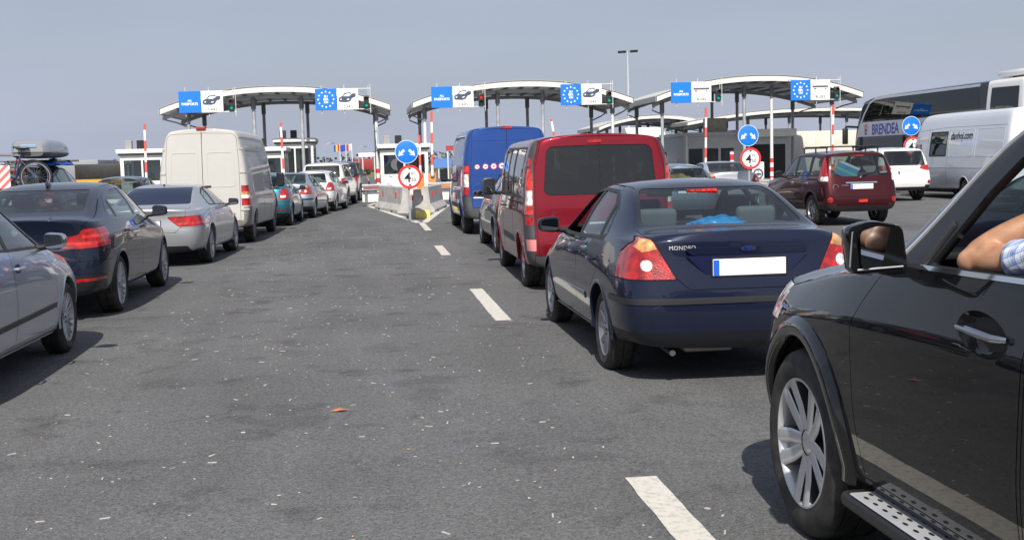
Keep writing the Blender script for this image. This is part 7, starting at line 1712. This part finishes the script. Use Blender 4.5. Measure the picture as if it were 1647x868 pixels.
def driver(loc, label):
    """seated figure, left elbow on the window sill, origin on the seat under the hips; local +y forward"""
    r = thing('person', label, 'person', loc, 0, 'drivers resting an elbow on the window sill')
    hip, ch, nk = (0, 0, .11), (0, -.13, .50), (0, -.13, .64)
    shl, shr = (-.19, -.12, .535), (.19, -.12, .535); elb = (-.44, .495, .475); wl = (-.17, .365, .655)
    elr, wr = (.26, .16, .33), (.10, .42, .36)
    B = [skin_mesh([(*hip, .13), (0, -.05, .26, .125), (*ch, .135), (0, -.14, .59, .07), (0, -.115, .67, .056)], [(0, 1), (1, 2), (2, 3), (3, 4)])]
    B.append(chain([(*shl, .068), (-.265, .09, .530, .058), (-.345, .27, .500, .054), (-.405, .42, .478, .047), (-.435, .485, .474, .045), (-.425, .498, .492, .046), (-.392, .470, .520, .050), (-.335, .445, .555, .051), (-.265, .412, .600, .042), (-.20, .378, .640, .031), (*wl, .027)]))
    B.append(ball((-.438, .492, .474), (.044, .046, .042))); B.append(ball((-.40, .45, .50), (.046, .05, .045)))
    B.append(chain([(*shr, .066), (.25, 0, .43, .053), (*elr, .044), (.20, .28, .35, .045), (*wr, .028)]))
    for s in (-1, 1): B.append(chain([(s * .09, 0, .08, .095), (s * .13, .22, .13, .085), (s * .15, .44, .16, .066), (s * .15, .54, .02, .060), (s * .14, .66, -.22, .045), (s * .14, .70, -.30, .04), (s * .14, .84, -.31, .036)]))
    B += hand(wl, (.55, -.62, .45), (-.5, .1, .8), 1); B += hand(wr, (-.1, .9, .15), (0, -.2, 1), -1)
    hc = Vector((0, -.08, .79))
    B += [ball(hc, (.076, .098, .112)), ball(hc + Vector((0, .045, -.06)), (.054, .055, .06)), ball(hc + Vector((0, .10, -.012)), (.013, .022, .026)), ball(hc + Vector((0, .108, -.026)), (.018, .012, .011)), ball(hc + Vector((0, .092, -.062)), (.027, .010, .008)), ball(hc + Vector((0, .075, -.095)), (.028, .02, .018))]
    for s in (-1, 1): B += [ball(hc + Vector((s * .08, -.005, -.005)), (.010, .022, .034)), ball(hc + Vector((s * .033, .086, .022)), (.022, .012, .009))]
    body = fuse('body', B, SKIN, r)
    for s in (-1, 1):
        m = MB().bm(ball(hc + Vector((s * .031, .084, .006)), (.013, .011, .010), 2)); e = m.obj('eye', mat('eye_white', (.7, .68, .64), .2), body, smooth=80); m = MB().bm(ball(hc + Vector((s * .031, .093, .006)), (.0055, .003, .0055), 2)); m.obj('iris', mat('iris_brown', (.03, .015, .008), .2), body, smooth=80)
    bm = ball(hc + Vector((0, -.014, .02)), (.084, .104, .106), 4)
    kill = [f for f in bm.faces if f.calc_center_median().z < hc.z + .055 - (f.calc_center_median().y < hc.y - .02) * .10 and not (f.calc_center_median().y < hc.y - .05 and f.calc_center_median().z > hc.z - .05) or (f.calc_center_median().y > hc.y + .05 and f.calc_center_median().z < hc.z + .07)]
    bmesh.ops.delete(bm, geom=kill, context='FACES'); MB().bm(bm).obj('hair', HAIR, r, smooth=80, fix=False)
    T = [skin_mesh([(0, -.01, .14, .145), (0, -.05, .26, .140), (*ch, .150), (0, -.14, .575, .085)], [(0, 1), (1, 2), (2, 3)])]
    T.append(chain([(*shl, .082), (-.25, .06, .530, .078), (-.315, .20, .510, .072), (-.372, .335, .490, .066), (-.388, .372, .486, .067)])); T.append(chain([(*shr, .080), (.235, -.04, .47, .068), (.25, .04, .41, .064)]))
    fuse('shirt', T, PLAID, r, .008)
    J = [chain([(s * .085, -.02, .09, .118), (s * .13, .22, .13, .098), (s * .15, .44, .16, .078), (s * .15, .54, .02, .074), (s * .14, .66, -.22, .060)]) for s in (-1, 1)] + [ball((0, -.02, .09), (.17, .14, .11))]
    fuse('trousers', J, TROU, r, .010); return r
D1 = driver((2.315, 2.965, .805), 'driver of the black off-road car in a blue plaid shirt, bare elbow out')
for o in D1.children:
    for p in o.data.materials: pass
D2 = copy_tree(D1); D2.location = (2.70, 21.72, .55); D2['label'] = 'driver of the grey hatchback between the vans with an elbow out of the window'
# ------------------------------------------------------------------ luggage on the people carrier
def roof_box():
    r = thing('roof_box', 'silver grey roof box on top of the dark people carrier', 'roof box', (-7.18, 27.3, 1.98)); 
    def half(z0, z1, k, nm, mt):
        m = MB(); vs = []; N = 14; prof = []
        for i in range(N + 1):
            t = i / N; y = -1.15 + 2.3 * t; w = .40 * min(1, (t * 9 + .55) ** .5, 1) * (1 - max(0, t - .55) ** 2 * 1.6); h = (1 - max(0, t - .45) ** 2 * 1.7) * min(1, .72 + t * 3.2)
            for a in [PI * q / 10 for q in range(11)]:
                ca, sa = math.cos(a), math.sin(a); vs.append((w * math.copysign(abs(ca) ** .45, ca), y, z0 + (z1 - z0) * h * sa ** .5))
        m.add(vs, [(11 * i + q, 11 * i + q + 1, 11 * i + 12 + q, 11 * i + 11 + q) for i in range(N) for q in range(10)] + [tuple(range(11)), tuple(11 * N + q for q in range(10, -1, -1))]); return m.obj(nm, mt, r, smooth=50)
    half(.10, .40, 1, 'lid', mat('roof_box_silver', (.42, .44, .46), .3, metal=.5, coat=.5)); half(.11, -.02, 1, 'base', mat('roof_box_base', (.10, .105, .11), .5))
    m = MB(); m.box(-.17, .17, -1.165, -1.14, .20, .27, .01); m.obj('maker_plate', mat('plate_blue_grey', (.25, .35, .5), .4), r)
    for y in (-.6, .55): m = MB(); m.tube([(-.62, y, -.08), (.62, y, -.08)], .022, 8); m.obj('crossbar', BLK, r)
roof_box()
tag(crumple('tarp_bundle', 'blue tarpaulin bundle squeezed under the silver roof box', 'bundle', (-6.98, 27.5, 1.80), .30, .9, .13, mat('blue_tarp', (.02, .12, .5), .5), 9), group=None)
def bicycle(x, y, z, fcol, label, flip=1):
    r = thing('bicycle', label, 'bicycle', (x, y, z), 0, 'bicycles carried behind the people carrier'); r.rotation_euler = (0, rad(4 * flip), rad(90))
    fm = mat('bike_paint_%d' % int(fcol[0] * 100), fcol, .3, coat=.6)
    W = [(0, -.52), (0, .52)]
    for _, yy in W:
        m = MB(); m.lathe([(.30, -.02), (.335, -.022), (.345, 0), (.335, .022), (.30, .02)], 'X', 36, closed=True); w = m.obj('wheel', BLK, r, loc=(0, yy, .34))
        m = MB(); m.lathe([(.285, -.012), (.303, -.012), (.303, .012), (.285, .012)], 'X', 36, closed=True); m.obj('rim', SATIN, w)
        m = MB(); [m.tube([(0, 0, 0), (0, .29 * math.cos(2 * PI * k / 18), .29 * math.sin(2 * PI * k / 18))], .002, 4, cap=False) for k in range(18)]; m.obj('spokes', SATIN, w); m = MB(); m.lathe([(0, -.04), (.02, -.04), (.02, .04), (0, .04)], 'X', 10); m.obj('hub', DSTEEL, w)
    m = MB(); a, b, c_, d_ = (0, -.10, .30), (0, -.22, .80), (0, .36, .82), (0, .38, .72)
    for p, q in ((a, b), (b, c_), (a, d_), (c_, d_)): m.tube([p, q], .018, 8)
    for s in (-.04, .04): m.tube([(0, -.22, .72), (s, -.52, .34)], .010, 6); m.tube([a, (s, -.52, .34)], .010, 6)
    m.obj('frame', fm, r); m = MB(); [m.tube([(s, .40, .74), (s, .52, .34)], .014, 6) for s in (-.045, .045)]; m.obj('fork', fm, r)
    m = MB(); m.tube([(-.31, .34, .98), (-.1, .38, .95), (.1, .38, .95), (.31, .34, .98)], .013, 6); m.tube([(0, .36, .82), (0, .38, .95)], .014, 6); m.obj('handlebar', BLK, r)
    m = MB(); m.box(-.07, .07, -.40, -.14, .93, .98, .025, 2); m.tube([(0, -.22, .8), (0, -.26, .94)], .013, 6); m.obj('saddle', BLK, r)
    m = MB(); m.lathe([(.05, .03), (.09, .03), (.09, .04), (.05, .04)], 'X', 20, c=(0, -.10, .30)); m.tube([(.05, -.10, .30), (.07, .02, .18)], .01, 6); m.obj('crankset', DSTEEL, r)
bicycle(-7.55, 26.0, 1.22, (.02, .07, .16), 'dark blue framed bicycle nearest on the rack of the people carrier'); bicycle(-7.65, 26.28, 1.25, (.25, .03, .03), 'dark red bicycle behind the dark blue one on the rack', -1)
r = thing('bicycle_rack', 'dark tubular rack holding bicycles behind the people carrier', 'bicycle rack', (-7.7, 26.35, 0))
m = MB(); [m.tube([(s, .25, .55), (s, -.1, .9), (s, -.05, 1.22)], .02, 6) for s in (-.35, .35)]; m.tube([(-.8, -.3, 1.2), (.8, -.3, 1.2)], .018, 6); m.tube([(-.8, -.05, 1.22), (.8, -.05, 1.22)], .018, 6); m.obj('frame', BLK, r)
r = thing('warning_board', 'square red and white diagonal warning board hung on the bicycles', 'warning board', (-7.72, 25.75, 1.32)); m = MB(); m.box(-.25, .25, -.006, .006, 0, .5, .01); m.obj('panel', stripes('diagonal_warning', (.78, .74, .72), (.75, .16, .14), 5.6, 'Z', -5.6), r); m = MB(); m.tube([(-.2, .02, .49), (-.2, .12, .58), (.2, .12, .58), (.2, .02, .49)], .008, 5); m.obj('hook', BLK, r)
# things seen behind far rear windows
tag(crumple('window_shade', 'pale green sunshade inside the rear window of the white hatchback', 'sun shade', (-1.95, 42.15, 1.02), .42, .10, .20, mat('pale_green_shade', (.42, .62, .45), .6), 12, rad(-7)))
tag(crumple('blanket', 'bright yellow and red blanket inside the rear window of the grey blue hatchback', 'blanket', (7.45, 27.62, 1.0), .40, .16, .20, mat('yellow_red_blanket', (.55, .40, .10), .8, noise=.6, nscale=6), 15))
